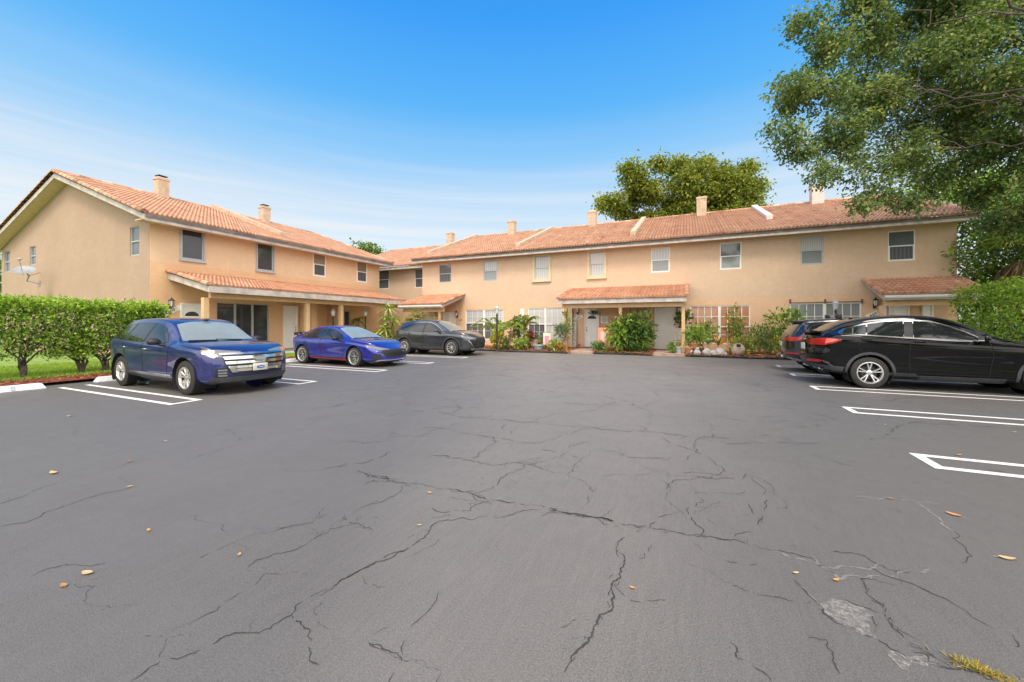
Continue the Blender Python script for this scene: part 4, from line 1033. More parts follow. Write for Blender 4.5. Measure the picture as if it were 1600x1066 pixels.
    def handle(s, x, z, m, ln=.19):
        x = s.cs(x)
        for sg in (1, -1):
            p, n = s.proj((x, sg * 1.3, z), (0, -sg, 0), 0); q = MB(); y = p.y + sg * .022
            q.tube([(x - ln/2, p.y, z), (x - ln/2 + .02, y, z + .002), (x, y + sg * .008, z + .005), (x + ln/2 - .02, y, z + .002), (x + ln/2, p.y, z)], [.012, .016, .017, .016, .012], 8)
            s.part(q, 'door_handle', m)
    def arch_trim(s, w, m, off=.012):
        sp = s.sp
        for xw in (sp['wb'] / 2 + sp.get('wx', 0), -sp['wb'] / 2 + sp.get('wx', 0)):
            for sg in (1, -1):
                Ra, zc = sp['arch'], sp['R'] + .01; a = [R(-12 + 204 * k / 26) for k in range(27)]
                ln = [(xw + (Ra + w / 2 - .004) * math.cos(t), sg * 1.3, zc + (Ra + w / 2 - .004) * math.sin(t)) for t in a]
                s.part(s.band(ln, w, (0, -sg, 0), off=off), 'arch_trim', m)
    def wipers(s, x0, z0, ln=.55, y=(.12, -.42)):
        x0 = s.cs(x0)
        for yy in y:
            q = MB(); P = []
            for k in range(6):
                t = k / 5; p, n = s.proj((x0 - .03 - .04 * t, yy - .02 + ln * t * (-1 if yy < 0 else -1) + .35, 3), (0, 0, -1), .012); P.append(tuple(p))
            q.tube(P, .010, 6); s.part(q, 'wiper', M_TRIM)
def mirrored(pts): return [(x, -y, z) for x, y, z in pts]

# ---------------------------------------------------------------- blue sport utility car, nose to the lot (+X)
P_BLUE = paint('deep_blue_paint', (.005, .011, .105), .2, .35)
sp = dict(cab=-.16, wb=2.824, R=.376, arch=.437, track=.80, bowf=.40, bowr=.22,
  nosef=[(.2, -.05), (.42, .02), (.6, .03), (.8, .0), (1., -.10)], noser=[(.3, -.04), (.6, .02), (.75, .0), (1.2, -.0)],
  top=[(-2.30, .98), (-2.26, 1.10), (-2.18, 1.27), (-2.05, 1.47), (-1.92, 1.58), (-1.6, 1.645), (-1.0, 1.685), (-.4, 1.695), (.05, 1.675), (.38, 1.615), (.58, 1.53), (.86, 1.345), (1.08, 1.19), (1.18, 1.14), (1.5, 1.12), (1.95, 1.07), (2.2, 1.0), (2.34, .93), (2.39, .87)],
  belt=[(-2.3, .95), (-2.1, 1.14), (-1.4, 1.13), (-.4, 1.085), (.6, 1.05), (1.2, 1.035), (1.7, 1.01), (2.1, .94), (2.39, .82)],
  bot=[(-2.3, .44), (-2.0, .36), (-1.5, .28), (-1.0, .25), (1.0, .24), (1.6, .25), (2.1, .25), (2.39, .30)],
  plan=[(-2.3, .82), (-2.15, .90), (-1.8, .95), (-1.2, .962), (0, .958), (1.2, .962), (1.7, .95), (2.05, .91), (2.3, .84), (2.39, .78)],
  topw=[(-2.3, .74), (-2.1, .66), (-1.9, .615), (-1, .655), (0, .665), (.4, .67), (.8, .735), (1.05, .80), (1.2, .86), (1.8, .84), (2.2, .76), (2.39, .68)])
c = Car('blue_suv', 'shiny deep blue sport utility car with a chrome grille parked nose out beside the hedge', (-10.92, 5.60), R(-1.6), sp, P_BLUE)
c.t.scale = (1, 1, .965)
c.wheels('ten', M_ALLOY, .235)
c.side([(.86, 1.10), (.68, 1.275), (.44, 1.432), (.2, 1.53), (-.1, 1.565), (-.55, 1.575), (-.95, 1.562), (-1.35, 1.522), (-1.67, 1.462), (-2.01, 1.235), (-1.95, 1.18), (-1.1, 1.135), (-.1, 1.10)], 'window_surround', M_TRIM, .0032)
pw = c.side([(.83, 1.12), (.66, 1.265), (.43, 1.42), (.2, 1.515), (-.04, 1.545), (-.12, 1.115)], 'front_window', G_CAR)
c.side([(-.20, 1.12), (-.13, 1.55), (-.55, 1.56), (-.92, 1.545), (-1.02, 1.15)], 'rear_window', G_CAR)
c.side([(-1.10, 1.155), (-1.00, 1.535), (-1.35, 1.505), (-1.66, 1.445), (-1.98, 1.23), (-1.95, 1.195)], 'quarter_window', G_CAR)
c.sideband([(.88, 1.09), (.4, 1.09), (-.4, 1.10), (-1.1, 1.13), (-1.9, 1.175)], .011, 'window_trim', M_TRIMC, .006)
c.part(c.patch([(1.12, -.74, 3), (1.15, -.4, 3), (1.165, 0, 3), (1.15, .4, 3), (1.12, .74, 3), (.82, .66, 3), (.56, .60, 3), (.47, .3, 3), (.45, 0, 3), (.47, -.3, 3), (.56, -.60, 3), (.82, -.66, 3)], (0, 0, -1), .006), 'windscreen', G_WIND)
c.part(c.patch([(-3, -.60, 1.22), (-3, .60, 1.22), (-3, .52, 1.50), (-3, -.52, 1.50)], (1, 0, 0), .006), 'rear_screen', G_CAR)
c.side([(-1.0, .36), (.99, .33), (.99, .245), (-1.0, .245)], 'sill', M_CLAD, .012); c.sideband([(-.95, .42), (0, .40), (.93, .40)], .045, 'sill_trim', M_CHROME, .016)
X = 3
c.part(c.patch([(X, -.64, .90), (X, .64, .90), (X, .60, .60), (X, .50, .445), (X, -.50, .445), (X, -.60, .60)], (-1, 0, 0), .008), 'grille_opening', M_TRIM)
for z0, z1, w0, w1, o_ in ((.868, .905, .66, .66, .022), (.772, .832, .60, .62, .03), (.678, .735, .585, .60, .034)):
    c.part(c.patch([(X, -w1, z1), (X, w1, z1), (X, w0, z0), (X, -w0, z0)], (-1, 0, 0), o_), 'grille_bar', M_CHROME)
c.part(c.patch([(X, -.56, .635), (X, .56, .635), (X, .50, .50), (X, .40, .50), (X, .44, .585), (X, -.44, .585), (X, -.40, .50), (X, -.50, .50)], (-1, 0, 0), .03), 'grille_surround', M_CHROME)
c.part(c.patch([(X, -.43, .575), (X, .43, .575), (X, .40, .515), (X, -.40, .515)], (-1, 0, 0), .014), 'lower_grille', M_ALLOY)
for sg in (1, -1):
    q = c.patch([(2.6, sg * .63, .935), (2.3, sg * .85, .98), (2.05, sg * 1.0, .985), (2.10, sg * 1.0, .90), (2.35, sg * .88, .83), (2.6, sg * .62, .80)], (-1, -sg * 1., 0), .008)
    h = c.part(q, 'headlight', M_LAMP); c.part(c.patch([(2.28, sg * .9, .965), (2.08, sg * 1., .975), (2.12, sg * 1., .91), (2.3, sg * .9, .87)], (-1, -sg * 1., 0), .014), 'indicator', M_AMBER, parent=h)
    c.part(c.patch([(2.5, sg * .74, .60), (2.35, sg * .86, .58), (2.35, sg * .86, .40), (2.5, sg * .72, .42)], (-1, -sg * .8, 0), .008), 'fog_lamp_recess', M_TRIM)
    for z in (.55, .49, .435): c.part(c.patch([(2.5, sg * .735, z + .022), (2.38, sg * .83, z + .022), (2.38, sg * .83, z - .012), (2.5, sg * .735, z - .012)], (-1, -sg * .8, 0), .016), 'fog_lamp', M_LAMP)
    c.part(c.patch([(-2.6, sg * .62, 1.06), (-2.2, sg * .95, 1.10), (-2.1, sg * .95, .80), (-2.6, sg * .64, .80)], (1, -sg * .9, 0), .008), 'tail_light', M_RED)
c.part(c.patch([(X, -.80, .40), (X, .80, .40), (X, .74, .25), (X, -.74, .25)], (-1, 0, 0), .012), 'lower_bumper', M_CLAD)
q = c.patch([(X, .13 * math.cos(t), .765 + .055 * math.sin(t)) for t in [2 * math.pi * k / 20 for k in range(20)]], (-1, 0, 0), .062, m=0); c.patch([(X, .112 * math.cos(t), .765 + .042 * math.sin(t)) for t in [2 * math.pi * k / 20 for k in range(20)]], (-1, 0, 0), .068, mb=q, m=1)
c.part(q, 'badge', [M_CHROME, mat('badge_grey', (.22, .23, .25), .4)])
pp = c.proj((X, 0, .56), (-1, 0, 0), 0)[0]; q = MB(); q.box(pp.x + .03, pp.x + .055, -.155, .155, .505, .665, 0, .01); q.lathe([(.0, pp.x + .062), (1, pp.x + .060), (1, pp.x + .05)], 20, 1, M=Matrix.Translation((0, 0, .585)) @ Matrix(((0, 0, 1, 0), (.085, 0, 0, 0), (0, .036, 0, 0), (0, 0, 0, 1))))
text_mb(q, 'Ford', .052, frameM((pp.x + .063, 0, .585), (0, 1, 0), (0, 0, 1), (1, 0, 0)), 2, .001, .25)
c.part(q, 'front_plate', [M_PLATE, mat('plate_blue', (.03, .08, .28), .4), M_WHITE])
c.mirror(.74, 1.12, M_TRIM); c.handle(-.02, .96, M_CHROME); c.handle(-1.0, .985, M_CHROME); c.wipers(1.2, 1.1)
q = MB(); q.ell((.36, 0, 1.64), (.05, .07, .03)); c.part(q, 'roof_sensor', M_TRIM)
q = MB(); q.ell((.62, 0, 1.40), (.02, .05, .05)); 
c.finish([[(-.16, 1.09), (-.17, .8), (-.16, .40)], [(.97, 1.08), (1.0, .92), (.97, .82)], [(.97, .82), (.90, .55), (.93, .42)], [(-1.06, 1.13), (-1.02, .95), (-.93, .78)], [(1.38, 1.07), (1.8, 1.02), (2.1, .965)]])

# ---------------------------------------------------------------- bright blue sedan
P_COBALT = paint('cobalt_paint', (.010, .017, .23), .25, .24)
sp = dict(cab=-.14, wb=2.72, R=.336, arch=.385, track=.775, bowf=.42, bowr=.30, tuck=.08,
  nosef=[(.12, -.02), (.3, .03), (.5, .02), (.62, -.03), (.75, -.16)], noser=[(.3, -.06), (.6, .0), (.8, .02), (1., .0)],
  top=[(-2.20, .86), (-2.17, .97), (-2.08, 1.045), (-1.85, 1.085), (-1.5, 1.185), (-1.1, 1.31), (-.7, 1.39), (-.2, 1.418), (.15, 1.395), (.45, 1.315), (.8, 1.17), (1.1, 1.03), (1.24, .975), (1.5, .945), (1.9, .87), (2.2, .765), (2.36, .68), (2.43, .61)],
  belt=[(-2.2, .84), (-2.0, .97), (-1.4, .96), (-.5, .92), (.5, .885), (1.2, .855), (1.7, .80), (2.1, .71), (2.43, .55)],
  bot=[(-2.2, .38), (-1.9, .30), (-1.4, .22), (-1.0, .19), (1.0, .18), (1.6, .18), (2.1, .17), (2.43, .19)],
  plan=[(-2.2, .78), (-2.05, .85), (-1.7, .90), (-1.2, .915), (0, .90), (1.2, .915), (1.7, .90), (2.05, .86), (2.3, .78), (2.43, .70)],
  topw=[(-2.2, .66), (-2., .66), (-1.5, .58), (-.8, .56), (0, .575), (.45, .60), (.9, .70), (1.24, .80), (1.6, .80), (2.1, .70), (2.43, .56)])
c = Car('blue_sedan', 'bright cobalt blue sporty sedan with a thin red sill line parked nose out', (-11.72, 10.96), R(-2.6), sp, P_COBALT)
c.wheels('mesh', M_ALLOY, .245, .24, dark=M_TRIM)
c.side([(.95, .935), (.71, 1.10), (.46, 1.218), (.18, 1.295), (-.13, 1.318), (-.6, 1.30), (-1.0, 1.245), (-1.3, 1.15), (-1.58, 1.03), (-1.08, .965), (-.2, .938)], 'window_surround', M_TRIM, .0032)
c.side([(.92, .95), (.70, 1.09), (.45, 1.205), (.18, 1.28), (-.10, 1.30), (-.16, .955)], 'front_window', G_CAR); c.side([(-.23, .955), (-.17, 1.30), (-.6, 1.285), (-.95, 1.235), (-1.02, .98)], 'rear_window', G_CAR)
c.side([(-1.08, .985), (-1.02, 1.22), (-1.3, 1.135), (-1.55, 1.03)], 'quarter_window', G_CAR)
c.part(c.patch([(1.22, -.70, 3), (1.27, -.35, 3), (1.285, 0, 3), (1.27, .35, 3), (1.22, .70, 3), (.8, .62, 3), (.42, .54, 3), (.34, .25, 3), (.33, 0, 3), (.34, -.25, 3), (.42, -.54, 3), (.8, -.62, 3)], (0, 0, -1), .006), 'windscreen', G_WIND)
c.part(c.patch([(-1.80, -.48, 3), (-1.84, 0, 3), (-1.80, .48, 3), (-1.0, .50, 3), (-.95, 0, 3), (-1.0, -.50, 3)], (0, 0, -1), .006), 'rear_screen', G_CAR)
c.side([(-1.0, .235), (.98, .225), (.98, .17), (-1.0, .17)], 'sill', M_TRIM, .012); c.sideband([(-.92, .272), (0, .25), (.55, .245), (.94, .245)], [.028, .024, .03, .07], 'sill_line', M_REDTRIM, .016)
c.part(c.patch([(X, -.50, .60), (X, .50, .60), (X, .60, .53), (X, .42, .35), (X, -.42, .35), (X, -.60, .53)], (-1, 0, 0), .008), 'grille', mat('mesh_grille', (.02, .02, .022), .45, var=.8, vscale=60))
for z in (.555, .51, .465, .42, .375):
    w_ = .56 - abs(z - .52) * .9; c.part(c.patch([(X, -w_, z + .010), (X, w_, z + .010), (X, w_, z - .004), (X, -w_, z - .004)], (-1, 0, 0), .018), 'grille_bar', M_TRIM)
q = MB(); pp = c.proj((X, .36, .53), (-1, 0, 0), .02)[0]; q.box(pp.x, pp.x + .014, .32, .40, .505, .545); c.part(q, 'badge', M_CHROME)
for sg in (1, -1):
    c.part(c.patch([(2.6, sg * .52, .675), (2.3, sg * .78, .74), (1.95, sg * 1., .80), (2.08, sg * 1., .725), (2.35, sg * .82, .645), (2.6, sg * .56, .615)], (-1, -sg * 1.2, -.3), .006), 'headlight', M_LAMP)
    c.part(c.patch([(2.5, sg * .70, .40), (2.35, sg * .82, .47), (2.25, sg * .9, .45), (2.25, sg * .9, .26), (2.42, sg * .72, .27)], (-1, -sg * 1., 0), .008), 'bumper_vent', M_TRIM)
    c.part(c.patch([(-2.6, sg * .3, .90), (-2.2, sg * .9, .95), (-1.95, sg * .95, .93), (-2.2, sg * .9, .85), (-2.6, sg * .3, .84)], (1, -sg * .9, 0), .008), 'tail_light', M_RED)
c.part(c.patch([(X, -.72, .235), (X, .72, .235), (X, .74, .175), (X, -.74, .175)], (-1, 0, 0), .04), 'front_splitter', M_CLAD); c.part(c.patch([(X, -.64, .262), (X, .64, .262), (X, .70, .235), (X, -.70, .235)], (-1, 0, 0), .03), 'splitter_edge', M_SILVER)
c.side([(-2.25, .47), (-1.78, .36), (-1.74, .22), (-2.3, .3)], 'rear_bumper_trim', M_TRIM, .01)
q = MB(); q.box(-2.22, -2.0, -.62, .62, 1.135, 1.165, 0, .012)
for y in (-.42, .42): q.box(-2.12, -2.04, y - .02, y + .02, 1.03, 1.14)
for y in (-.62, .62): q.box(-2.2, -1.98, y - .015, y + .015, 1.04, 1.165, 0, .01)
c.part(q, 'spoiler', M_TRIM)
c.mirror(.78, .955, M_TRIM); c.handle(-.05, .80, P_COBALT); c.handle(-1.02, .825, P_COBALT); c.wipers(1.3, 1.)
c.finish([[(-.20, .93), (-.22, .6), (-.20, .25)], [(.98, .90), (.99, .7), (.94, .26)], [(-1.08, .95), (-1.04, .8), (-.92, .66)], [(1.25, .89), (1.7, .84), (2.0, .78)], [(-.95, .52), (-.3, .60), (.5, .63)]])

# ---------------------------------------------------------------- graphite crossover
P_GRAPH = paint('graphite_paint', (.055, .060, .070), .6, .22)
sp = dict(wb=2.69, R=.372, arch=.428, track=.79, bowf=.40, bowr=.28, tuck=.07,
  nosef=[(.2, -.06), (.4, .0), (.6, .03), (.8, .0), (1., -.10)], noser=[(.3, -.06), (.6, -.0), (.85, .03), (1.2, -.03)],
  top=[(-2.15, .98), (-2.12, 1.10), (-2.02, 1.25), (-1.82, 1.42), (-1.62, 1.53), (-1.2, 1.605), (-.6, 1.65), (-.1, 1.645), (.2, 1.60), (.5, 1.49), (.85, 1.31), (1.12, 1.16), (1.25, 1.115), (1.6, 1.085), (1.95, 1.03), (2.2, .96), (2.36, .87), (2.42, .80)],
  belt=[(-2.15, .95), (-1.9, 1.14), (-1.4, 1.10), (-.5, 1.05), (.5, 1.02), (1.2, 1.0), (1.7, .96), (2.1, .88), (2.42, .74)],
  bot=[(-2.15, .46), (-1.9, .38), (-1.4, .27), (-1.0, .24), (1.0, .23), (1.6, .24), (2.1, .24), (2.42, .28)],
  plan=[(-2.15, .80), (-2.0, .88), (-1.7, .935), (-1.2, .945), (0, .925), (1.2, .94), (1.7, .925), (2.05, .87), (2.3, .78), (2.42, .70)],
  topw=[(-2.15, .70), (-1.9, .62), (-1.6, .57), (-.8, .61), (0, .625), (.5, .66), (.9, .76), (1.25, .84), (1.7, .82), (2.2, .70), (2.42, .58)])
c = Car('grey_crossover', 'graphite grey crossover car with a dark upright grille parked in front of the corner porch', (-11.22, 16.18), R(0), sp, P_GRAPH)
c.t.scale = (1, 1, 1.02)
c.wheels('ten_thin', M_ALLOY, .235)
c.side([(.86, 1.07), (.6, 1.265), (.35, 1.40), (.08, 1.49), (-.19, 1.518), (-.7, 1.505), (-1.12, 1.445), (-1.5, 1.315), (-1.66, 1.205), (-1.35, 1.11), (-.2, 1.055)], 'window_surround', M_TRIM, .0032)
c.side([(.84, 1.09), (.6, 1.25), (.35, 1.385), (.08, 1.475), (-.16, 1.50), (-.22, 1.075)], 'front_window', G_CAR); c.side([(-.28, 1.075), (-.22, 1.505), (-.7, 1.49), (-1.12, 1.43), (-1.5, 1.30), (-1.62, 1.21), (-1.35, 1.13), (-1.0, 1.09)], 'rear_window', G_CAR)
c.sideband([(.84, 1.115), (.6, 1.27), (.35, 1.405), (.08, 1.497), (-.2, 1.525), (-.7, 1.512), (-1.12, 1.453), (-1.5, 1.325), (-1.66, 1.215)], .015, 'window_trim', M_TRIMC, .007)
c.part(c.patch([(1.2, -.72, 3), (1.26, -.35, 3), (1.275, 0, 3), (1.26, .35, 3), (1.2, .72, 3), (.8, .64, 3), (.42, .57, 3), (.32, .25, 3), (.31, 0, 3), (.32, -.25, 3), (.42, -.57, 3), (.8, -.64, 3)], (0, 0, -1), .006), 'windscreen', G_WIND)
c.part(c.patch([(-3, -.58, 1.22), (-3, .58, 1.22), (-3, .50, 1.45), (-3, -.50, 1.45)], (1, 0, 0), .006), 'rear_screen', G_CAR)
c.part(c.patch([(X, -.40, .84), (X, .40, .84), (X, .36, .62), (X, .50, .36), (X, -.50, .36), (X, -.36, .62)], (-1, 0, 0), .008), 'grille', M_TRIM)
for z in (.80, .74, .68, .62, .56, .50, .44):
    w_ = .36 + max(0, .62 - z) * .45; c.part(c.patch([(X, -w_, z + .014), (X, w_, z + .014), (X, w_, z - .012), (X, -w_, z - .012)], (-1, 0, 0), .022), 'grille_bar', M_CLAD)
for sg in (1, -1):
    c.part(c.patch([(2.6, sg * .50, .845), (2.3, sg * .78, .885), (2.0, sg * 1., .91), (2.15, sg * 1., .835), (2.38, sg * .8, .79), (2.6, sg * .52, .79)], (-1, -sg * 1.1, -.2), .006), 'headlight', M_LAMP)
    c.part(c.patch([(2.6, sg * .58, .66), (2.35, sg * .80, .74), (2.3, sg * .86, .72), (2.35, sg * .8, .45), (2.6, sg * .62, .43)], (-1, -sg * 1., 0), .007), 'bumper_vent', M_TRIM); c.part(c.band([(2.3, sg * .86, .70), (2.4, sg * .78, .56), (2.42, sg * .74, .46)], .025, (-1, -sg * 1., 0), off=.014), 'vent_trim', M_SILVER)
    c.part(c.patch([(-2.6, sg * .2, 1.05), (-2.2, sg * .85, 1.09), (-1.85, sg * 1., 1.10), (-2.1, sg * .9, 1.0), (-2.6, sg * .2, .99)], (1, -sg * .9, 0), .008), 'tail_light', glass('dark_red_lamp', (.12, .01, .01), .1) if 'dark_red_lamp' not in MATS else MATS['dark_red_lamp'])
c.part(c.patch([(X, -.62, .33), (X, .62, .33), (X, .60, .27), (X, -.60, .27)], (-1, 0, 0), .02), 'front_skid_trim', M_SILVER)
c.side([(-.98, .33), (.96, .32), (.96, .235), (-.98, .235)], 'sill', M_CLAD, .012); c.arch_trim(.05, M_CLAD)
c.mirror(.66, 1.115, P_GRAPH); c.handle(-.10, .95, P_GRAPH); c.handle(-1.02, 1.0, P_GRAPH); c.wipers(1.3, 1.1)
c.finish([[(-.25, 1.05), (-.27, .7), (-.25, .33)], [(.92, 1.02), (.96, .8), (.92, .36)], [(-1.06, 1.09), (-1.08, .92), (-.96, .74)], [(1.25, 1.03), (1.7, 1.0), (2.0, .945)]])

# ---------------------------------------------------------------- black fastback SUV on the right, tail to the lot
P_BLACK = paint('black_paint', (.003, .003, .004), .0, .25, dust=.012); P_BLACK.node_tree.nodes['Principled BSDF'].inputs['Specular IOR Level'].default_value = 0; P_BLACK.node_tree.nodes['Principled BSDF'].inputs['Coat IOR'].default_value = 1.38
sp = dict(cab=-.26, wx=.17, wb=2.81, R=.355, arch=.405, track=.80, bowf=.34, bowr=.34, tuck=.06,
  nosef=[(.2, -.05), (.45, .02), (.7, .02), (.9, -.04)], noser=[(.3, -.14), (.5, -.02), (.75, .02), (.9, -.02), (1.1, -.03)],
  top=[(-2.27, 1.09), (-2.24, 1.19), (-2.12, 1.255), (-1.8, 1.345), (-1.4, 1.475), (-1.0, 1.57), (-.55, 1.63), (-.1, 1.65), (.25, 1.625), (.55, 1.54), (.85, 1.385), (1.1, 1.235), (1.26, 1.15), (1.36, 1.115), (1.7, 1.085), (2.0, 1.02), (2.25, .93), (2.39, .83)],
  belt=[(-2.27, 1.06), (-2.0, 1.18), (-1.4, 1.205), (-.5, 1.14), (.5, 1.07), (1.2, 1.03), (1.7, .99), (2.1, .91), (2.39, .77)],
  bot=[(-2.27, .42), (-2.0, .33), (-1.5, .26), (-1.0, .235), (1.0, .23), (1.6, .24), (2.1, .24), (2.39, .28)],
  plan=[(-2.27, .80), (-2.1, .87), (-1.8, .93), (-1.3, .955), (-.6, .935), (.4, .93), (1.3, .95), (1.8, .93), (2.1, .88), (2.39, .74)],
  topw=[(-2.27, .70), (-2., .66), (-1.5, .585), (-.8, .60), (0, .62), (.5, .65), (.9, .73), (1.26, .82), (1.36, .85), (1.8, .83), (2.2, .73), (2.39, .62)])
BSP = sp
c = Car('black_coupe_suv', 'glossy black fastback sport utility car parked tail out at the right edge', (5.08, 12.46), R(.8), sp, P_BLACK)
c.t.scale = (1, 1, 1.025)
c.wheels('five_double', M_SILVER, .238)
c.side([(.93, 1.105), (.70, 1.255), (.44, 1.395), (.15, 1.495), (-.12, 1.52), (-.20, 1.15)], 'front_window', G_CAR); c.side([(-.38, 1.162), (-.29, 1.525), (-.6, 1.505), (-.93, 1.445), (-1.02, 1.205)], 'rear_window', G_CAR)
c.side([(-1.05, 1.207), (-.96, 1.438), (-1.2, 1.375), (-1.27, 1.222)], 'rear_window', G_CAR); c.side([(-1.30, 1.224), (-1.23, 1.365), (-1.42, 1.31), (-1.58, 1.245), (-1.56, 1.232)], 'quarter_window', G_CAR)
c.sideband([(1.02, 1.10), (.93, 1.13), (.70, 1.277), (.44, 1.417), (.15, 1.517), (-.15, 1.542), (-.6, 1.525), (-1.0, 1.452), (-1.4, 1.338), (-1.60, 1.262), (-1.63, 1.235), (-1.55, 1.212), (-1.2, 1.20), (-.5, 1.15), (.4, 1.09), (.8, 1.082), (1.02, 1.10)], .011, 'window_trim', M_TRIMC, .006)
c.side([(-.21, 1.15), (-.13, 1.52), (-.28, 1.525), (-.37, 1.16)], 'door_pillar', mat('gloss_pillar', (.035, .036, .042), .15), .004)
c.part(c.patch([(1.22, -.72, 3), (1.30, -.35, 3), (1.31, 0, 3), (1.30, .35, 3), (1.22, .72, 3), (.8, .64, 3), (.52, .57, 3), (.45, .25, 3), (.44, 0, 3), (.45, -.25, 3), (.52, -.57, 3), (.8, -.64, 3)], (0, 0, -1), .006), 'windscreen', G_CAR)
c.part(c.patch([(-2.02, -.50, 3), (-2.05, 0, 3), (-2.02, .50, 3), (-1.1, .49, 3), (-1.05, 0, 3), (-1.1, -.49, 3)], (0, 0, -1), .006), 'rear_screen', glass('brown_rear_glass', (.10, .075, .045), .04))
for sg in (1, -1):
    q = c.patch([(-2.6, sg * .50, 1.065), (-2.3, sg * .80, 1.115), (-2.12, sg * .98, 1.125), (-1.93, sg * 1.08, 1.095), (-2.02, sg * 1.03, 1.02), (-2.2, sg * .92, .955), (-2.6, sg * .54, .95)], (1, -sg * .8, 0), .008); h = c.part(q, 'tail_light', M_RED)
    c.part(c.patch([(-2.16, sg * .95, 1.108), (-2.06, sg * 1.02, 1.11), (-1.96, sg * 1.07, 1.09), (-2.05, sg * 1.02, 1.035), (-2.18, sg * .94, .99)], (1, -sg * 1.0, 0), .013), 'light_wing', mat('lamp_salmon', (.66, .13, .09), .15, coat=.6), parent=h)
    c.part(c.patch([(-2.6, sg * .50, .60), (-2.3, sg * .80, .61), (-2.15, sg * .86, .59), (-2.3, sg * .80, .55), (-2.6, sg * .52, .54)], (1, -sg * .7, 0), .01), 'reflector', M_RED)
    c.part(c.patch([(2.6, sg * .48, .84), (2.3, sg * .78, .89), (2.05, sg * .95, .90), (2.2, sg * .9, .80), (2.6, sg * .5, .76)], (-1, -sg * .9, 0), .008), 'headlight', M_LAMP)
    c.side([(-2.4, .50), (-2.0, .49), (-1.70, .47), (-1.77, .285), (-2.05, .31), (-2.4, .38)], 'bumper_cladding', M_CLAD, .012, sides=(sg,))
c.part(c.patch([(-3, -.66, .50), (-3, .66, .50), (-3, .62, .36), (-3, -.62, .36)], (1, 0, 0), .012), 'bumper_cladding', M_CLAD)
for y in (-.5, .5):
    q = c.patch([(-3, y - .10, .42), (-3, y + .10, .42), (-3, y + .09, .37), (-3, y - .09, .37)], (1, 0, 0), .03); c.part(q, 'exhaust_tip', M_CHROME)
c.side([(-.98, .33), (.98, .33), (.98, .232), (-.98, .232)], 'sill', M_CLAD, .012); c.arch_trim(.055, M_CLAD)
pp = c.proj((-3, 0, .88), (1, 0, 0), 0)[0]; q = MB(); q.box(pp.x - .04, pp.x - .02, -.16, .16, .82, .98, 0, .01); c.part(q, 'rear_plate', mat('plate_pale_green', (.62, .66, .55), .5, var=.15, vscale=20))
q = MB(); pq = c.proj((-3, 0, 1.08), (1, 0, 0), 0)[0]; q.lathe([(.0, .02), (.04, .018), (.042, .0)], 16, M=Matrix.Translation((pq.x, 0, 1.08)) @ Matrix(((0, 0, -1, 0), (1, 0, 0, 0), (0, 1, 0, 0), (0, 0, 0, 1)))); c.part(q, 'badge', M_SILVER)
q = MB(); q.prism([(-2.31, 1.255), (-2.05, 1.285), (-2.05, 1.26), (-2.28, 1.235)], 'y', -.60, .60); c.part(q, 'spoiler', P_BLACK)
q = MB(); q.prism([(-1.2, 1.55), (-1.31, 1.61), (-1.42, 1.50)], 'y', -.02, .02); c.part(q, 'roof_antenna', P_BLACK)
c.mirror(.86, 1.14, P_BLACK); c.handle(-.12, 1.06, P_BLACK); c.handle(-1.05, 1.10, P_BLACK)
c.finish([[(-.28, 1.06), (-.29, .7), (-.27, .36)], [(1.0, 1.07), (1.04, .8), (.98, .36)], [(-1.2, 1.07), (-1.18, .90), (-1.02, .72)], [(1.36, 1.06), (1.8, 1.01)]])

# ---------------------------------------------------------------- dark SUV with roof bars behind it
P_NAVY = paint('dark_navy_paint', (.008, .010, .018), .2, .25, dust=.02)
sp = dict(BSP); sp.update(cab=-.2, wx=.1, wb=2.82, R=.365, arch=.415, bowr=.30, noser=[(.3, -.10), (.5, .0), (.75, .02), (.95, .01), (1.3, .0)],
  top=[(-2.27, .98), (-2.22, 1.12), (-2.10, 1.30), (-1.95, 1.46), (-1.78, 1.575), (-1.4, 1.62), (-.8, 1.655), (-.2, 1.66), (.2, 1.625), (.5, 1.53), (.85, 1.36), (1.1, 1.21), (1.26, 1.13), (1.36, 1.10), (1.7, 1.07), (2.0, 1.01), (2.25, .92), (2.36, .82)],
  topw=[(-2.27, .74), (-2.1, .69), (-1.8, .62), (-1., .625), (0, .63), (.5, .66), (.9, .74), (1.26, .82), (1.36, .85), (1.8, .83), (2.2, .73), (2.36, .62)])
c = Car('navy_suv', 'dark navy sport utility car with silver roof bars half hidden behind the black fastback', (5.12, 15.12), R(0), sp, P_NAVY)
c.wheels('five_double', M_SILVER, .24)
c.side([(.90, 1.12), (.66, 1.26), (.42, 1.37), (.15, 1.455), (-.12, 1.49), (-.2, 1.10)], 'front_window', G_CAR); c.side([(-.28, 1.10), (-.2, 1.495), (-.6, 1.50), (-1.0, 1.48), (-1.1, 1.12)], 'rear_window', G_CAR); c.side([(-1.17, 1.125), (-1.08, 1.47), (-1.4, 1.43), (-1.62, 1.32), (-1.75, 1.16)], 'quarter_window', G_CAR)
c.sideband([(.92, 1.14), (.66, 1.285), (.42, 1.395), (.15, 1.48), (-.15, 1.515), (-.6, 1.523), (-1.05, 1.503), (-1.4, 1.455), (-1.64, 1.34), (-1.78, 1.16)], .011, 'window_trim', M_TRIMC, .006)
c.part(c.patch([(1.22, -.72, 3), (1.31, 0, 3), (1.22, .72, 3), (.52, .57, 3), (.44, 0, 3), (.52, -.57, 3)], (0, 0, -1), .006), 'windscreen', G_CAR)
c.part(c.patch([(-3, -.60, 1.14), (-3, .60, 1.14), (-3, .53, 1.50), (-3, -.53, 1.50)], (1, 0, 0), .006), 'rear_screen', MATS['brown_rear_glass'])
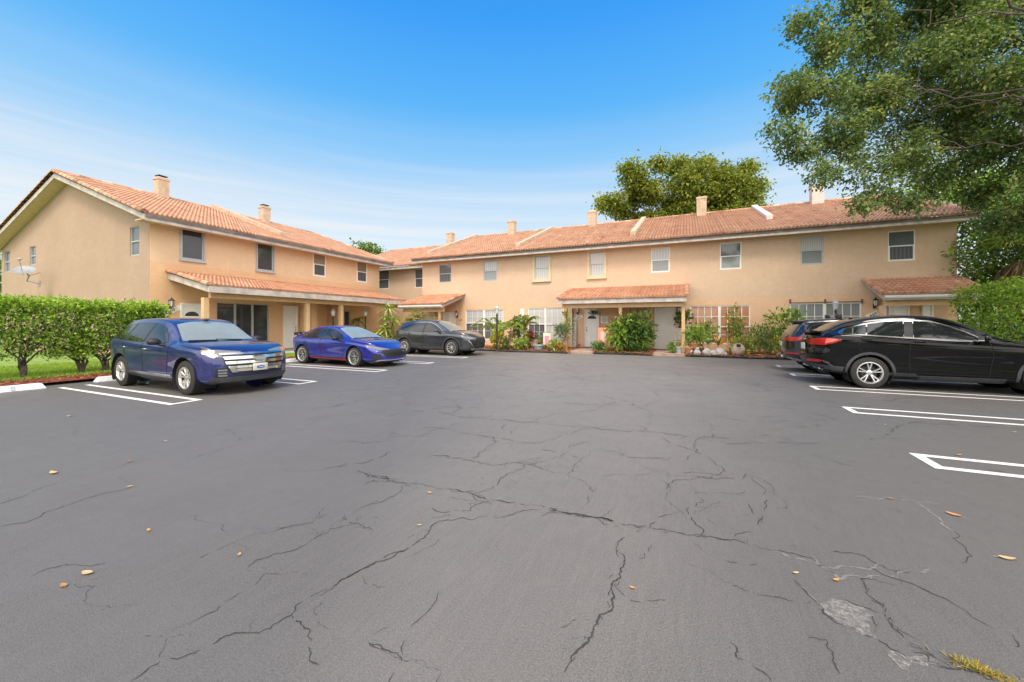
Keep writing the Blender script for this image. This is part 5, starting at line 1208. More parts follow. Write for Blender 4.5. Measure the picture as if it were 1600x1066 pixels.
for sg in (1, -1):
    c.part(c.patch([(-2.6, sg * .55, 1.04), (-2.3, sg * .82, 1.08), (-2.02, sg * 1., 1.085), (-2.10, sg * .97, 1.0), (-2.3, sg * .86, .95), (-2.6, sg * .62, .96)], (1, -sg * .8, 0), .008), 'tail_light', M_RED)
    c.part(c.patch([(-2.6, sg * .52, .60), (-2.3, sg * .80, .61), (-2.1, sg * .9, .60), (-2.12, sg * .9, .565), (-2.6, sg * .54, .555)], (1, -sg * .7, 0), .01), 'reflector', M_RED)
    c.part(c.band([(-2.6, sg * .45, .44), (-2.3, sg * .75, .44), (-2.1, sg * .9, .36)], .04, (1, -sg * .7, 0), off=.012), 'bumper_trim', M_CHROME)
for x in (-.95, .25):
    q = MB(); zz = interp(sp['top'], x)
    q.box(x - .03, x + .03, -.56, .56, zz + .085, zz + .11, 0, .008); 
    for y in (-.53, .53): q.box(x - .06, x + .06, y - .06, y + .06, zz - .03, zz + .125, 1, .02)
    c.part(q, 'roof_bar', [M_SILVER, M_TRIM])
q = MB(); q.prism([(-2.0, 1.56), (-1.72, 1.60), (-1.72, 1.565), (-1.98, 1.53)], 'y', -.58, .58); c.part(q, 'spoiler', M_TRIM)
pp = c.proj((-3, 0, .84), (1, 0, 0), 0)[0]; q = MB(); q.box(pp.x - .03, pp.x - .012, -.16, .16, .78, .92, 0, .01); c.part(q, 'rear_plate', M_PLATE)
q = MB(); q.tube([(-2.35, 0, .36), (-2.12, 0, .36)], .035, 8); q.ell((-2.38, 0, .39), (.03, .03, .03)); c.part(q, 'tow_bar', M_TRIM)
c.mirror(.84, 1.12, P_NAVY); c.handle(-.12, .97, P_NAVY); c.handle(-1.05, 1.0, P_NAVY)
c.side([(-.98, .33), (.98, .33), (.98, .232), (-.98, .232)], 'sill', M_CLAD, .012)
c.finish([[(-.24, 1.06), (-.25, .7), (-.23, .36)], [(1.0, 1.07), (1.04, .8), (.98, .36)], [(-1.2, 1.07), (-1.18, .90), (-1.02, .72)]])
# ================================================================= vegetation
L_OAK = [leaf_mat('oak_leaf', (0.166, 0.242, 0.085), .30), leaf_mat('oak_leaf_dark', (0.105, 0.165, 0.063), .25), leaf_mat('oak_leaf_pale', (0.338, 0.375, 0.138), .35)]
L_BACK = [leaf_mat('broad_leaf', (0.238, 0.283, 0.049), .35), leaf_mat('broad_leaf_dark', (0.165, 0.203, 0.038), .3), leaf_mat('broad_leaf_yellow', (0.302, 0.309, 0.056), .4)]
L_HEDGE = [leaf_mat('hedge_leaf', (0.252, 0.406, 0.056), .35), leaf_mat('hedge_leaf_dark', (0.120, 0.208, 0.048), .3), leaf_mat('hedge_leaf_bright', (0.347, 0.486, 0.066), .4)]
L_LIME = [leaf_mat('lime_leaf', (.30, .44, .06), .4), leaf_mat('green_leaf', (.13, .25, .05), .35)]
L_DEEP = [leaf_mat('deep_green_leaf', (.06, .12, .035), .25), leaf_mat('mid_green_leaf', (.11, .20, .045), .3)]
L_PALM = [leaf_mat('palm_leaf', (.24, .35, .06), .35), leaf_mat('palm_leaf_yellow', (.34, .30, .07), .35)]
L_DEAD = [leaf_mat('dry_frond', (.30, .20, .11), .2), leaf_mat('dry_frond_dark', (.17, .11, .065), .15)]
L_CROT = [leaf_mat('croton_yellow', (.55, .50, .06), .35), leaf_mat('croton_green', (.22, .30, .04), .35)]
L_RED = [leaf_mat('red_leaf', (.28, .045, .045), .3), leaf_mat('bronze_leaf', (.16, .07, .03), .3)]
L_GREY = [leaf_mat('grey_green_leaf', (.20, .25, .17), .3), leaf_mat('soft_green_leaf', (.22, .30, .12), .3)]
L_VAR = [leaf_mat('striped_leaf', (.45, .50, .14), .3), leaf_mat('striped_leaf_green', (.16, .28, .05), .3)]
L_PINK = [leaf_mat('pink_petal', (.65, .18, .24), .4)]; L_WHITEP = [leaf_mat('white_petal', (.72, .68, .62), .4)]; L_ORANGE = [leaf_mat('orange_petal', (.75, .28, .10), .4)]
M_BARK = mat('bark', (.095, .075, .058), .9, var=.5, vscale=9, bmp=.8, bscale=25, bdist=.03)
M_STEM = mat('green_stem', (.13, .15, .05), .7, var=.2)
def blob_points(blobs, n, shell=.55):
    """points in a set of ellipsoids (cx,cy,cz,rx,ry,rz), denser towards their skins; also outward directions"""
    w = np.array([b[3] * b[4] * b[5] for b in blobs]) ** .75; w /= w.sum(); ids = nrs.choice(len(blobs), n, p=w)
    B = np.array(blobs)[ids]; d = rdir(n); r = shell + (1 - shell) * nrs.rand(n) ** .7
    r = np.where(nrs.rand(n) < .25, nrs.rand(n) ** .5, r)
    return B[:, :3] + d * B[:, 3:6] * r[:, None], d
def clumpy(P, n, spread):
    """leaves gathered in sprays: every point becomes several leaves round it"""
    Q = np.repeat(P, n, 0) + nrs.normal(size=(len(P) * n, 3)) * spread
    return Q
def branch_mb(mb, p0, p1, r0, r1, wob=.12, n=6):
    p0, p1 = Vector(p0), Vector(p1); L = (p1 - p0).length; pts = []
    for k in range(n + 1):
        t = k / n; q = p0.lerp(p1, t); e = math.sin(math.pi * t) * L * wob
        pts.append(q + Vector((rnd.uniform(-1, 1), rnd.uniform(-1, 1), rnd.uniform(-.4, .8))) * e * .5)
    mb.tube(pts, [r0 + (r1 - r0) * k / n for k in range(n + 1)], 7)
def tree(name, label, base, blobs, n, k, L, W, mats, weights, spread, trunk_r, fork=None, group=None, droop=.1, limbs=None, sub=0, thin=()):
    t = thing(name, label, 'tree', base, 0, group); base = Vector(base); src = blobs
    if sub:
        src = []
        for b in blobs:
            for _ in range(sub):
                v_ = Vector((rnd.gauss(0, 1), rnd.gauss(0, 1), rnd.gauss(.15, 1))).normalized() * rnd.uniform(.35, .95); q_ = rnd.uniform(.26, .46); src.append((b[0] + v_.x * b[3], b[1] + v_.y * b[4], b[2] + v_.z * b[5], b[3] * q_, b[4] * q_, b[5] * q_ * .8))
    P, d = blob_points(src, n); Q = clumpy(P, k, spread); D = np.repeat(d, k, 0) * .55 + rdir(n * k, .7) + np.array([0, 0, -.15])
    mi = nrs.choice(len(mats), n, p=weights).repeat(k); mi = np.where(nrs.rand(n * k) < .25, nrs.choice(len(mats), n * k, p=weights), mi)
    s = .7 + .6 * nrs.rand(n * k)
    rv = np.clip(nrs.rand(n).repeat(k) * .65 + nrs.rand(n * k) * .4 - .02, 0, 1)
    leaf_obj('crown', Q, D, L * s, W * s, mats, t, mi=mi, droop=droop, rv=rv)
    mb = MB(); f = Vector(fork) if fork else base + Vector((0, 0, 2.5)); branch_mb(mb, base - Vector((0, 0, .1)), f, trunk_r, trunk_r * .7, .05)
    for b in (limbs or sorted(blobs, key=lambda b: -b[3])[:14]):
        c_ = Vector(b[:3]); m_ = f.lerp(c_, .5) + Vector((0, 0, -.3)); branch_mb(mb, f, m_, trunk_r * .34, trunk_r * .15, .10, 10); branch_mb(mb, m_, c_, trunk_r * .14, .010, .12, 10)
        for _ in range(4):
            e = c_ + Vector((rnd.uniform(-1, 1) * b[3], rnd.uniform(-1, 1) * b[4], rnd.uniform(-.7, .9) * b[5])) * .8; branch_mb(mb, m_.lerp(c_, rnd.uniform(.6, 1)), e, .016, .005, .15, 4)
    for b in thin:
        c_ = Vector(b[:3]); m_ = f.lerp(c_, .55) + Vector((0, 0, .5)); branch_mb(mb, f, m_, trunk_r * .22, trunk_r * .10, .10, 10); branch_mb(mb, m_, c_, trunk_r * .10, .008, .12, 10)
        for _ in range(5): a_ = m_.lerp(c_, rnd.uniform(.3, 1)); branch_mb(mb, a_, a_ + Vector((rnd.uniform(-1, 1), rnd.uniform(-1, 1), rnd.uniform(-.5, .9))) * b[3], .016, .004, .15, 5)
    mb.build('trunk', M_BARK, t, smooth=True)
    return t
# --- big tree overhanging from the right (its trunk stands outside the frame); crown masses by size and depth
def pb(u, v, d, r, ry=None, rz=None):
    p = atd(u, v, d); return (p.x, p.y, p.z, r, ry or r, rz or r * .75)
ob = [pb(1262, 42, 10.5, .55), pb(1300, 85, 11, .8), pb(1235, 138, 10.5, .55, rz=.35), pb(1222, 205, 10.2, .45, rz=.3), pb(1275, 150, 11, .9), pb(1245, 235, 10.6, .5, rz=.35), pb(1300, 225, 11, .85), pb(1335, 262, 10.8, .6), pb(1285, 270, 10.2, .4, rz=.28),
      pb(1340, 20, 11.5, .9), pb(1370, 90, 12, 1.2), pb(1360, 170, 11.5, 1.1), pb(1410, 240, 11, .9), pb(1380, 300, 10.6, .55), pb(1345, 320, 10.4, .42, rz=.28), pb(1420, 318, 10.8, .5, rz=.35), pb(1470, 275, 11.5, .8), pb(1440, 20, 12, 1.3), pb(1460, 110, 11, 1.3), pb(1450, 190, 12, 1.2), pb(1540, 60, 11, 1.5), pb(1540, 160, 12, 1.3), pb(1530, 240, 11.5, 1.0), pb(1585, 130, 10, 1.2), pb(1590, 225, 10.5, 1.0), pb(1575, 295, 10.8, .8), pb(1530, 300, 11.5, .6),
      pb(1600, 20, 11, 1.6), pb(1680, 120, 11, 1.8), pb(1700, 250, 11, 1.5), pb(1650, 330, 11, .9), pb(1600, 350, 11.4, .7), pb(1560, 350, 12, .5), pb(1800, 100, 10, 2.2), pb(1850, 280, 10, 1.6), pb(1500, -60, 11, 1.8), pb(1620, -120, 11, 2.0), pb(1760, -120, 11, 2.2), pb(1400, -60, 11.5, 1.3), pb(1320, -45, 11, .7), pb(1950, 60, 11, 2.2), pb(2000, 240, 11, 1.8), pb(1700, -260, 11, 2), pb(1900, -200, 11, 2.2),
      (7.5, 9.5, 8.3, 1.2, 1.2, .9), (8.7, 8, 7.8, 1.4, 1.4, 1), (6.7, 10.4, 8.8, .9, .9, .7), (9.6, 9.6, 7.4, 1.3, 1.3, 1), (9.2, 11.2, 8, 1.2, 1.2, 1), (11, 6.5, 7, 2, 2, 1.4), (13, 4, 7.5, 2.2, 2.2, 1.5), (10, 3.5, 6.5, 1.6, 1.6, 1.1), (13.5, 7.5, 8, 2.2, 2, 1.6), (15, 2, 7, 2, 2, 1.4), (11.5, 1.5, 7.5, 1.8, 1.8, 1.2)]  # unseen crown masses added for the car windows to mirror
base = Vector((13.2, 10.2, 0))
tree('shade_tree', 'big small leaved shade tree overhanging from the right edge of the lot', base, ob, 33000, 11, .105, .062, L_OAK, [.5, .27, .23], .105, .26, fork=(12.6, 10.2, 3.2), limbs=ob[38:46] + ob[-6:], sub=19, thin=[ob[4], ob[9], ob[11], ob[12], ob[17], ob[20], ob[24]])
# --- trees behind the row
bb = []
for u, v, r in ((955, 320, 1.3), (985, 275, 1.5), (975, 330, 1.4), (1020, 300, 1.9), (1050, 262, 1.4), (1080, 285, 2.0), (1065, 320, 1.8), (1110, 310, 1.8), (1140, 290, 1.7), (1165, 268, 1.1), (1175, 305, 1.4), (1150, 335, 1.6), (1010, 345, 1.8), (1090, 350, 2), (1190, 285, .5), (1195, 330, .6), (940, 322, .5), (1030, 258, .8), (1125, 288, 1.7), (1130, 325, 1.9), (1100, 265, 1.2), (1050, 330, 2.0), (1000, 310, 1.5), (1160, 320, 1.5)):
    bb.append(pb(u, v, 39 + rnd.random() * 3, r * 1.1, rz=r * .85))
tree('broad_tree', 'olive green spreading tree rising behind the roof of the right row', (.6, 44, 0), bb, 4300, 10, .32, .20, L_BACK, [.52, .34, .14], .32, .4, fork=(.6, 44, 7), sub=13)
b2 = [pb(u, v, 42, r, rz=r * .5) for u, v, r in ((566, 385, .6), (578, 389, .7), (592, 394, .6), (585, 400, 1.2), (560, 400, 1.))]
tree('far_tree', 'tree top just showing over the end of the left roof', (b2[3][0], b2[3][1], 0), b2, 120, 8, .34, .22, [L_DEEP[1], L_BACK[0]], [.6, .4], .3, .25, fork=(b2[3][0], b2[3][1], 6))
b3 = [pb(-12 + rnd.uniform(-20, 12), 400 + k * 22, 30, 1.3) for k in range(4)]
tree('far_tree', 'green tree at the left edge beyond the gable wall', (b3[0][0], b3[0][1], 0), b3, 160, 8, .34, .22, [L_DEEP[1], L_BACK[0]], [.6, .4], .4, .25)
# low trees added behind the camera for the cars' sides and windows to mirror
bt = [(rnd.uniform(-3, 3), rnd.uniform(-2.5, 2.5), rnd.uniform(4, 8.5), 2.2, 2.2, 1.7) for _ in range(9)] + [(0, 0, 6.5, 3.2, 3, 2.6), (0, 0, 3, 2.6, 2.4, 1.4)]
bt0 = tree('reflection_tree', 'leafy tree added behind the camera, seen only mirrored in the car windows', (0, 0, 0), bt, 900, 7, .36, .22, [L_OAK[0], L_OAK[1], L_HEDGE[0]], [.45, .35, .2], .4, .25, group='trees mirrored in the car windows')
for i, (x, y, a) in enumerate(((-34, -16, 0), (-23, -21, 1), (-13, -20, 2.2), (-3, -22, 3.1), (7, -20, 4), (17, -18, 5), (27, -14, .6), (30, -2, 1.7))):
    o = bt0 if i == 0 else copy_tree(bt0); o.location = (x, y, 0); o.rotation_euler = (0, 0, a); o.scale = (1, 1, .36 + .06 * (i % 3))
# trees and palms on the right behind the hedge
rb = [pb(u, v, d, r) for u, v, d, r in ((1535, 345, 16.5, .9), (1570, 335, 17, 1.1), (1530, 385, 16, .7), (1560, 400, 16.5, 1.), (1590, 380, 16, 1.1), (1515, 420, 16, .55), (1600, 430, 16, 1.0), (1620, 360, 17, 1.4), (1660, 400, 17, 1.5), (1640, 300, 18, 1.5), (1700, 330, 18, 1.6), (1505, 365, 16.5, .4), (1498, 395, 16, .35), (1540, 460, 17, 1.1), (1590, 470, 17, 1.2), (1640, 470, 17, 1.4), (1700, 440, 17, 1.6), (1560, 510, 17, 1.1), (1620, 515, 17, 1.3), (1700, 510, 17, 1.4), (1506, 470, 17.5, .75), (1503, 505, 17.5, .75), (1522, 440, 17.5, .7))]
tree('bushy_tree', 'dense dark green tree hiding the right end of the row', (13.8, 20.5, 0), rb, 3000, 9, .17, .09, [L_OAK[0], L_OAK[1], L_HEDGE[0]], [.45, .3, .25], .17, .2, fork=(13.6, 20.4, 2.8))
rb = [pb(u, v, d, r) for u, v, d, r in ((1455, 292, 30, 1.2), (1490, 300, 30, 1.6), (1535, 290, 31, 2), (1580, 290, 31, 2.2), (1475, 320, 30, 1.5), (1520, 325, 30, 1.8), (1440, 305, 30, .8), (1630, 270, 31, 2.5))]
tree('far_tree', 'light yellow green tree glimpsed between the roof end and the shade tree', (15.5, 31, 0), rb, 700, 9, .30, .16, [L_HEDGE[0], L_HEDGE[2]], [.5, .5], .3, .3)
def frond(A, dirv, L, sag, P, D, LL, WW, stems, ll=.34, n=32, w=.035, dead=False):
    dirv = Vector(dirv).normalized(); A = Vector(A); side = dirv.cross(Vector((0, 0, 1))); side = side.normalized() if side.length > .01 else Vector((1, 0, 0)); pts = []
    for k in range(n + 1):
        t = k / n; p = A + dirv * L * t + Vector((0, 0, -sag * L * t * t)); pts.append(p)
    for k in range(2, n + 1):
        t = k / n; tang = (pts[k] - pts[k - 1]).normalized(); l = ll * (1 - .55 * t) * min(1, t * 4)
        for sg in (-1, 1):
            d = (side * sg * .9 + tang * .75 + Vector((0, 0, -.25 if not dead else -1.1))); P.append(pts[k]); D.append(d); LL.append(l * rnd.uniform(.85, 1.1)); WW.append(w)
    stems.tube(pts[::3], [.016 * (1 - .8 * i / (len(pts[::3]))) + .003 for i in range(len(pts[::3]))], 5)
def palm(name, label, base, crowns, nf, L, mats, mw, sag=.5, ll=.34, trunk=None, group=None, elev=(.3, 1.3), dead=0, w=.035):
    t = thing(name, label, 'palm', base, 0, group); P, D, LL, WW = [], [], [], []; st = MB()
    for cx, cy, cz in crowns:
        for k in range(nf):
            a = 2 * math.pi * (k + rnd.random() * .6) / nf; e = rnd.uniform(*elev); frond((cx, cy, cz), (math.cos(a) * math.cos(e), math.sin(a) * math.cos(e), math.sin(e)), L * rnd.uniform(.8, 1.1), sag, P, D, LL, WW, st, ll, w=w)
        if trunk: st.tube([(base[0] + (cx - base[0]) * .3, base[1] + (cy - base[1]) * .3, base[2]), (cx, cy, cz * .5), (cx, cy, cz)], [trunk, trunk * .85, trunk * .7], 8)
    mi = nrs.choice(len(mats), len(P), p=mw)
    leaf_obj('fronds', P, D, LL, WW, mats, t, mi=mi, droop=.12); st.build('stem', M_STEM if not dead else M_BARK, t, smooth=True)
    return t
for i, (x, y, h) in enumerate(((12.2, 21.8, 4.6), (13.8, 20.0, 4.2))):
    t = thing('skirted_palm', ('fan palm with a skirt of hanging brown fronds beside the right end of the row', 'palm with dry hanging fronds behind the right hedge')[i], 'palm', (x, y, 0), 0); P, D, LL, WW = [], [], [], []; st = MB()
    for k in range(44):
        a = rnd.random() * 6.28; z = h * rnd.uniform(.45, .95); p = Vector((x + math.cos(a) * .25, y + math.sin(a) * .25, z))
        for q in range(16): P.append(p + Vector((math.cos(a), math.sin(a), -.3)) * rnd.uniform(0, .5)); D.append((math.cos(a) * .35 + rnd.uniform(-.3, .3), math.sin(a) * .35 + rnd.uniform(-.3, .3), -1)); LL.append(rnd.uniform(.5, 1.0)); WW.append(.045)
    leaf_obj('dry_skirt', P, D, LL, WW, L_DEAD, t)
    P, D, LL, WW = [], [], [], []
    for k in range(26):
        a = rnd.random() * 6.28; e = rnd.uniform(-.2, 1.2); d0 = Vector((math.cos(a) * math.cos(e), math.sin(a) * math.cos(e), math.sin(e))); p = Vector((x, y, h)) + d0 * .9
        st.tube([(x, y, h), tuple(p)], [.018, .012], 5); s_ = d0.cross(Vector((0, 0, 1))).normalized()
        for q in range(17):
            b = (q - 8) / 8 * 1.25; P.append(p); D.append(d0 * math.cos(b) + s_ * math.sin(b)); LL.append(.75); WW.append(.05)
    leaf_obj('fronds', P, D, LL, WW, [L_HEDGE[0], L_PALM[0], L_PALM[1]], t, droop=.25); st.tube([(x, y, 0), (x + .05, y, h)], [.2, .16], 10); st.build('trunk', M_BARK, t, smooth=True)
# --- clipped hedges
def hedge(label, boxes, n, k, L, W, mats, wts, trunks, base, sp=.05, top=True):
    t = thing('hedge', label, 'hedge', base); P = []
    vol = np.array([(b[1]-b[0]) * (b[3]-b[2]) + 2 * (b[5]-b[4]) * (b[1]-b[0] + b[3]-b[2]) for b in boxes]); vol = vol / vol.sum()
    for b, q in zip(boxes, vol):
        m_ = int(n * q); u = nrs.rand(m_, 3); ax = nrs.randint(0, 3, m_); hi = nrs.rand(m_) < .72; e = nrs.rand(m_) ** 2 * .12
        for a in range(3):
            s_ = (ax == a) & hi; low = nrs.rand(m_) < (.25 if a == 2 else .5); u[s_ & low, a] = e[s_ & low]; u[s_ & ~low, a] = 1 - e[s_ & ~low]
        p = np.stack([b[2*a] + (b[2*a+1] - b[2*a]) * u[:, a] for a in range(3)], 1); p += nrs.normal(size=p.shape) * .05
        p[:, 2] += .02 * np.sin(p[:, 1] * 3.1 + p[:, 0] * 2) + .03 * np.sin(p[:, 1] * 7); lowcut = (p[:, 2] - b[4]) < .30 * nrs.rand(m_) * (1 + np.sin(p[:, 1] * 2.2)) ; P.append(p[~lowcut])
    P = np.concatenate(P); Q = clumpy(P, k, sp); D = rdir(len(Q)) + np.array([0, 0, .35]); zmax = max(b[5] for b in boxes)
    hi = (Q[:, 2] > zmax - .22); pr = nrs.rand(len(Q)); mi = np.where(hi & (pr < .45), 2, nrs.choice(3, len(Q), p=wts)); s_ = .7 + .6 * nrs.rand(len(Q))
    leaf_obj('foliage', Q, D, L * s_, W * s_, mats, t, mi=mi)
    for x, y, z1 in trunks:
        mb = MB()
        for _ in range(8):
            e = Vector((x + rnd.uniform(-.45, .45), y + rnd.uniform(-.7, .7), z1 + rnd.uniform(-.1, .4))); m_ = Vector((x + rnd.uniform(-.09, .09), y + rnd.uniform(-.12, .12), .42)); branch_mb(mb, (x + rnd.uniform(-.05, .05), y + rnd.uniform(-.06, .06), .02), m_, .038, .030, .1, 4); branch_mb(mb, m_, e, .024, .008, .16, 6)
            for _ in range(2): branch_mb(mb, m_.lerp(e, .6), e + Vector((rnd.uniform(-.3, .3), rnd.uniform(-.4, .4), rnd.uniform(.1, .4))), .014, .005, .15, 4)
        mb.build('stem', M_BARK, t, smooth=True)
    return t
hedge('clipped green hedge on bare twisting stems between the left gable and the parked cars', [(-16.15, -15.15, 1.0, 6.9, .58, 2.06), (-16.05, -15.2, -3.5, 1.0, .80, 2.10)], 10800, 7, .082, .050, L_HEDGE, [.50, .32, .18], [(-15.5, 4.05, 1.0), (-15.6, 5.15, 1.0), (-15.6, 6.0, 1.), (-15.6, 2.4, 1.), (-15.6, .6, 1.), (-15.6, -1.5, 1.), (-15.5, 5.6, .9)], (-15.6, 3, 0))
hedge('loose light green hedge at the right edge behind the black car', [(8.9, 10.2, 15.6, 19.6, .5, 2.75), (9.0, 10.6, 12.5, 15.6, .5, 2.5)], 2600, 6, .10, .06, L_HEDGE, [.45, .25, .30], [(9.3, 18.9, 1.2), (9.4, 17.6, 1.2), (9.5, 16.4, 1.2), (9.5, 14.8, 1.)], (9.4, 17.5, 0), sp=.07)

# --- garden plants
def bush(name, label, x, y, z0, rx, rz, n, L, W, mats, wts=None, flowers=None, cat='plant', up=.5, ry=None, lean=None, k=5):
    t = thing(name, label, cat, (x, y, z0)); ry = ry or rx * .8; bl = []
    for _ in range(7): bl.append((x + rnd.uniform(-.5, .5) * rx, y + rnd.uniform(-.5, .5) * ry, z0 + rz * rnd.uniform(.35, .8), rx * .55, ry * .55, rz * .30))
    bl.append((x, y, z0 + rz * .45, rx * .9, ry * .9, rz * .45))
    P, d = blob_points(bl, n); Q = clumpy(P, k, L * .35); D = np.repeat(d, k, 0) + rdir(len(Q)) * .8 + np.array([0, 0, up]); s_ = .7 + .6 * nrs.rand(len(Q))
    mi = nrs.choice(len(mats), len(Q), p=wts) if wts else None
    Q[:, 2] = np.maximum(Q[:, 2], z0 + .03)
    leaf_obj('foliage', Q, D, L * s_, W * s_, mats, t, mi=mi, droop=.15); mb = MB()
    for _ in range(6): branch_mb(mb, (x + rnd.uniform(-.08, .08), y + rnd.uniform(-.08, .08), z0 - .02), (x + rnd.uniform(-.6, .6) * rx, y + rnd.uniform(-.5, .5) * ry, z0 + rz * rnd.uniform(.5, .85)), .014, .005, .12, 4)
    mb.build('stem', M_STEM, t, smooth=True)
    if flowers:
        fm, nf, fs = flowers; P, d = blob_points(bl, nf, .9); P = clumpy(P, 5, fs * .4); P[:, 2] = np.maximum(P[:, 2], z0 + .1); leaf_obj('flower', P, rdir(len(P)) + np.array([0, -.4, .4]), fs, fs * .8, fm, t)
    return t
def straps(name, label, x, y, z0, heads, n, L, W, mats, wts=None, e=(.0, 1.3), droop=.5, cat='plant', stem=.03, mst=None):
    """strap leaved plant: rosettes of long leaves on stems"""
    t = thing(name, label, cat, (x, y, z0)); mb = MB(); V = []
    lb = MB()
    for hx, hy, hz in heads:
        c_ = Vector((x + hx, y + hy, z0 + hz))
        if hz > .12: branch_mb(mb, (x + hx * .3, y + hy * .3, z0 - .02), c_, stem, stem * .7, .05)
        for k in range(n):
            a = rnd.random() * 6.283; el = rnd.uniform(*e); l = L * rnd.uniform(.7, 1.1); d = Vector((math.cos(a) * math.cos(el), math.sin(a) * math.cos(el), math.sin(el))); s_ = Vector((-math.sin(a), math.cos(a), 0)); m_ = rnd.choices(range(len(mats)), wts)[0] if wts else rnd.randrange(len(mats)); vs = []; w = W * rnd.uniform(.8, 1.15)
            for q in range(6):
                tt = q / 5; p = c_ + d * l * tt + Vector((0, 0, -droop * l * tt * tt)); ww = w * (.55 + .9 * tt) * (1 - tt ** 3) if q < 5 else .001
                p.z = max(p.z, z0 + .02); vs += [tuple(p + s_ * ww / 2 + Vector((0, 0, ww * .25))), tuple(p), tuple(p - s_ * ww / 2 + Vector((0, 0, ww * .25)))]
            r_ = rnd.random(); lb.add(vs, [f for q in range(5) for f in ((3*q, 3*q+1, 3*q+4, 3*q+3), (3*q+1, 3*q+2, 3*q+5, 3*q+4))], m_, r_)
    lb.build('leaves', mats, t, smooth=True)
    if mb.v: mb.build('stem', mst or M_BARK, t, smooth=True)
    return t
def at(u, v, h=.1): return gp(u, v, h)
G = 'plants in the garden bed'
x, y = -13.6, 17.6
straps('dracaena', 'tall striped yellow green dragon plant between the blue sedan and the grey car', -15.0, 16.9, .05, [(0, 0, 2.25), (-.3, .2, 1.7), (.35, -.1, 1.55), (.05, -.3, 1.1), (-.35, -.2, .9), (.3, .2, .75)], 34, .72, .085, L_VAR, [.6, .4], (-.25, 1.4), .55)
palm('areca_palm', 'drying yellowed palm beside the striped dragon plant at the corner porch', (-14.5, 18.8, .05), [(-14.6, 18.8, 1.7), (-14.2, 18.9, 1.45), (-14.9, 18.6, 1.3)], 10, 1.5, [L_PALM[1], L_DEAD[0], L_PALM[0]], [.4, .3, .3], .55, .36, .05, elev=(.2, 1.4), w=.03)
palm('areca_palm', 'green palm with long arching fronds in front of the curtained ground window', (-9.9, 20.0, .1), [(-9.9, 20.0, .7), (-9.6, 20.1, .9)], 8, 2.9, L_PALM, [.75, .25], .62, .38, .05, elev=(.75, 1.3), w=.055)
palm('areca_palm', 'green palm with upright fronds left of the white shutter panel', (-8.5, 20.8, .1), [(-8.5, 20.8, 1.2)], 12, 2.0, L_PALM, [.8, .2], .6, .38, .06, elev=(.5, 1.4), w=.05)
straps('fern', 'bright green hanging fern by the sliding door of the left porch', -18.9, 18.6, .9, [(0, 0, .8)], 40, .9, .07, [L_LIME[1], L_LIME[0]], None, (-.3, 1.2), .8)
x, y = at(765, 547); bush('croton', 'yellow leaved croton right in front of the grey car', x, 19.1, .1, .42, 1.05, 130, .13, .085, L_CROT, [.75, .25])
x, y = at(797, 547); bush('flower_bush', 'tall bronze and green shrub with pink blossoms below the arching palm', x, 19.9, .1, .6, 1.75, 220, .14, .06, [L_DEEP[1], L_RED[1], L_LIME[1]], [.5, .25, .25], (L_PINK, 16, .07))
x, y = at(783, 547); bush('flower_bush', 'low plant with pink and orange flowers at the left end of the bed', x, 19.2, .1, .35, .7, 90, .12, .05, L_DEEP, None, (L_PINK, 14, .08))
x, y = at(813, 547); bush('red_shrub', 'small dark red leaved shrub beside the white shutter panel', x, 20.4, .1, .4, .95, 90, .16, .06, L_RED)
x, y = at(804, 548); bush('variegated_plant', 'low pale yellow green plant at the bed edge left of the dark pot', x, 19.25, .1, .42, .6, 90, .16, .06, L_VAR)
x, y = at(838, 547); bush('green_shrub', 'soft green shrub between the dark pot and the blue bowl', x, 20.2, .1, .45, .9, 110, .13, .05, L_GREY)
x, y = at(862, 549); bush('variegated_plant', 'pale leafy plant beside the pink garden flag', x, 19.3, .1, .4, .5, 80, .15, .06, L_VAR)
x, y = at(872, 549); 
bush('potted_shrub', 'round grey green shrub growing in the tall grey tub', x, 19.75, .62, .52, .85, 190, .11, .05, L_GREY)
x, y = at(985, 553); bush('large_bush', 'big glossy dark green bush in front of the middle porch wall', x, 19.9, .05, .98, 1.8, 400, .24, .085, L_DEEP + [L_LIME[0]], [.5, .33, .17], up=.1)
bush('large_bush', 'green bush with reddish tips just left of the second front door', -2.25, 20.0, .05, .8, 1.55, 280, .17, .06, [L_DEEP[0], L_DEEP[1], L_RED[1]], [.45, .4, .15], up=.2)
bush('lime_plant', 'bright lime leaved plant in the middle of the big dark bush', -3.0, 19.45, .1, .5, 1.45, 70, .30, .10, [L_LIME[0], L_DEEP[1]], [.7, .3], up=.3, k=4)
straps('cactus_spike', 'thin pale green stalk with a flower beside the middle post', -2.6, 20.6, .1, [(0, 0, 2.3), (.0, 0, 1.9), (.02, 0, 1.6), (.42, .1, 2.75), (.42, .1, 2.4)], 9, .16, .06, L_LIME, None, (-.2, 1.3), .2, stem=.028, mst=MATS['green_stem'])
x, y = at(1082, 552); bush('lime_plant', 'bright green big leaved plant behind the log planter', .45, 20.3, .45, .62, .95, 90, .30, .075, L_LIME, [.55, .45], k=4, up=.3)
bush('green_shrub', 'spiky green houseplant in front of the brown blind window', .95, 21.2, .5, .35, 1.3, 60, .22, .06, L_LIME, k=4)
straps('bromeliad', 'orange and yellow spiky bromeliad among the white stones', 1.35, 19.75, .45, [(0, 0, .06)], 22, .62, .075, [L_ORANGE[0], L_CROT[0], L_LIME[1]], [.35, .4, .25], (.5, 1.45), .15)
straps('agave', 'broad grey green rosette plant left of the orange bromeliad', .9, 19.9, .5, [(0, 0, .1)], 16, .42, .14, L_GREY, None, (.2, 1.2), .1)
bush('tall_shrub', 'tall thin yellow green shrub in front of the right half of the brown blind window', 2.05, 20.6, .1, .42, 2.35, 170, .14, .06, [L_CROT[1], L_LIME[1], L_PALM[1]], [.4, .35, .25])
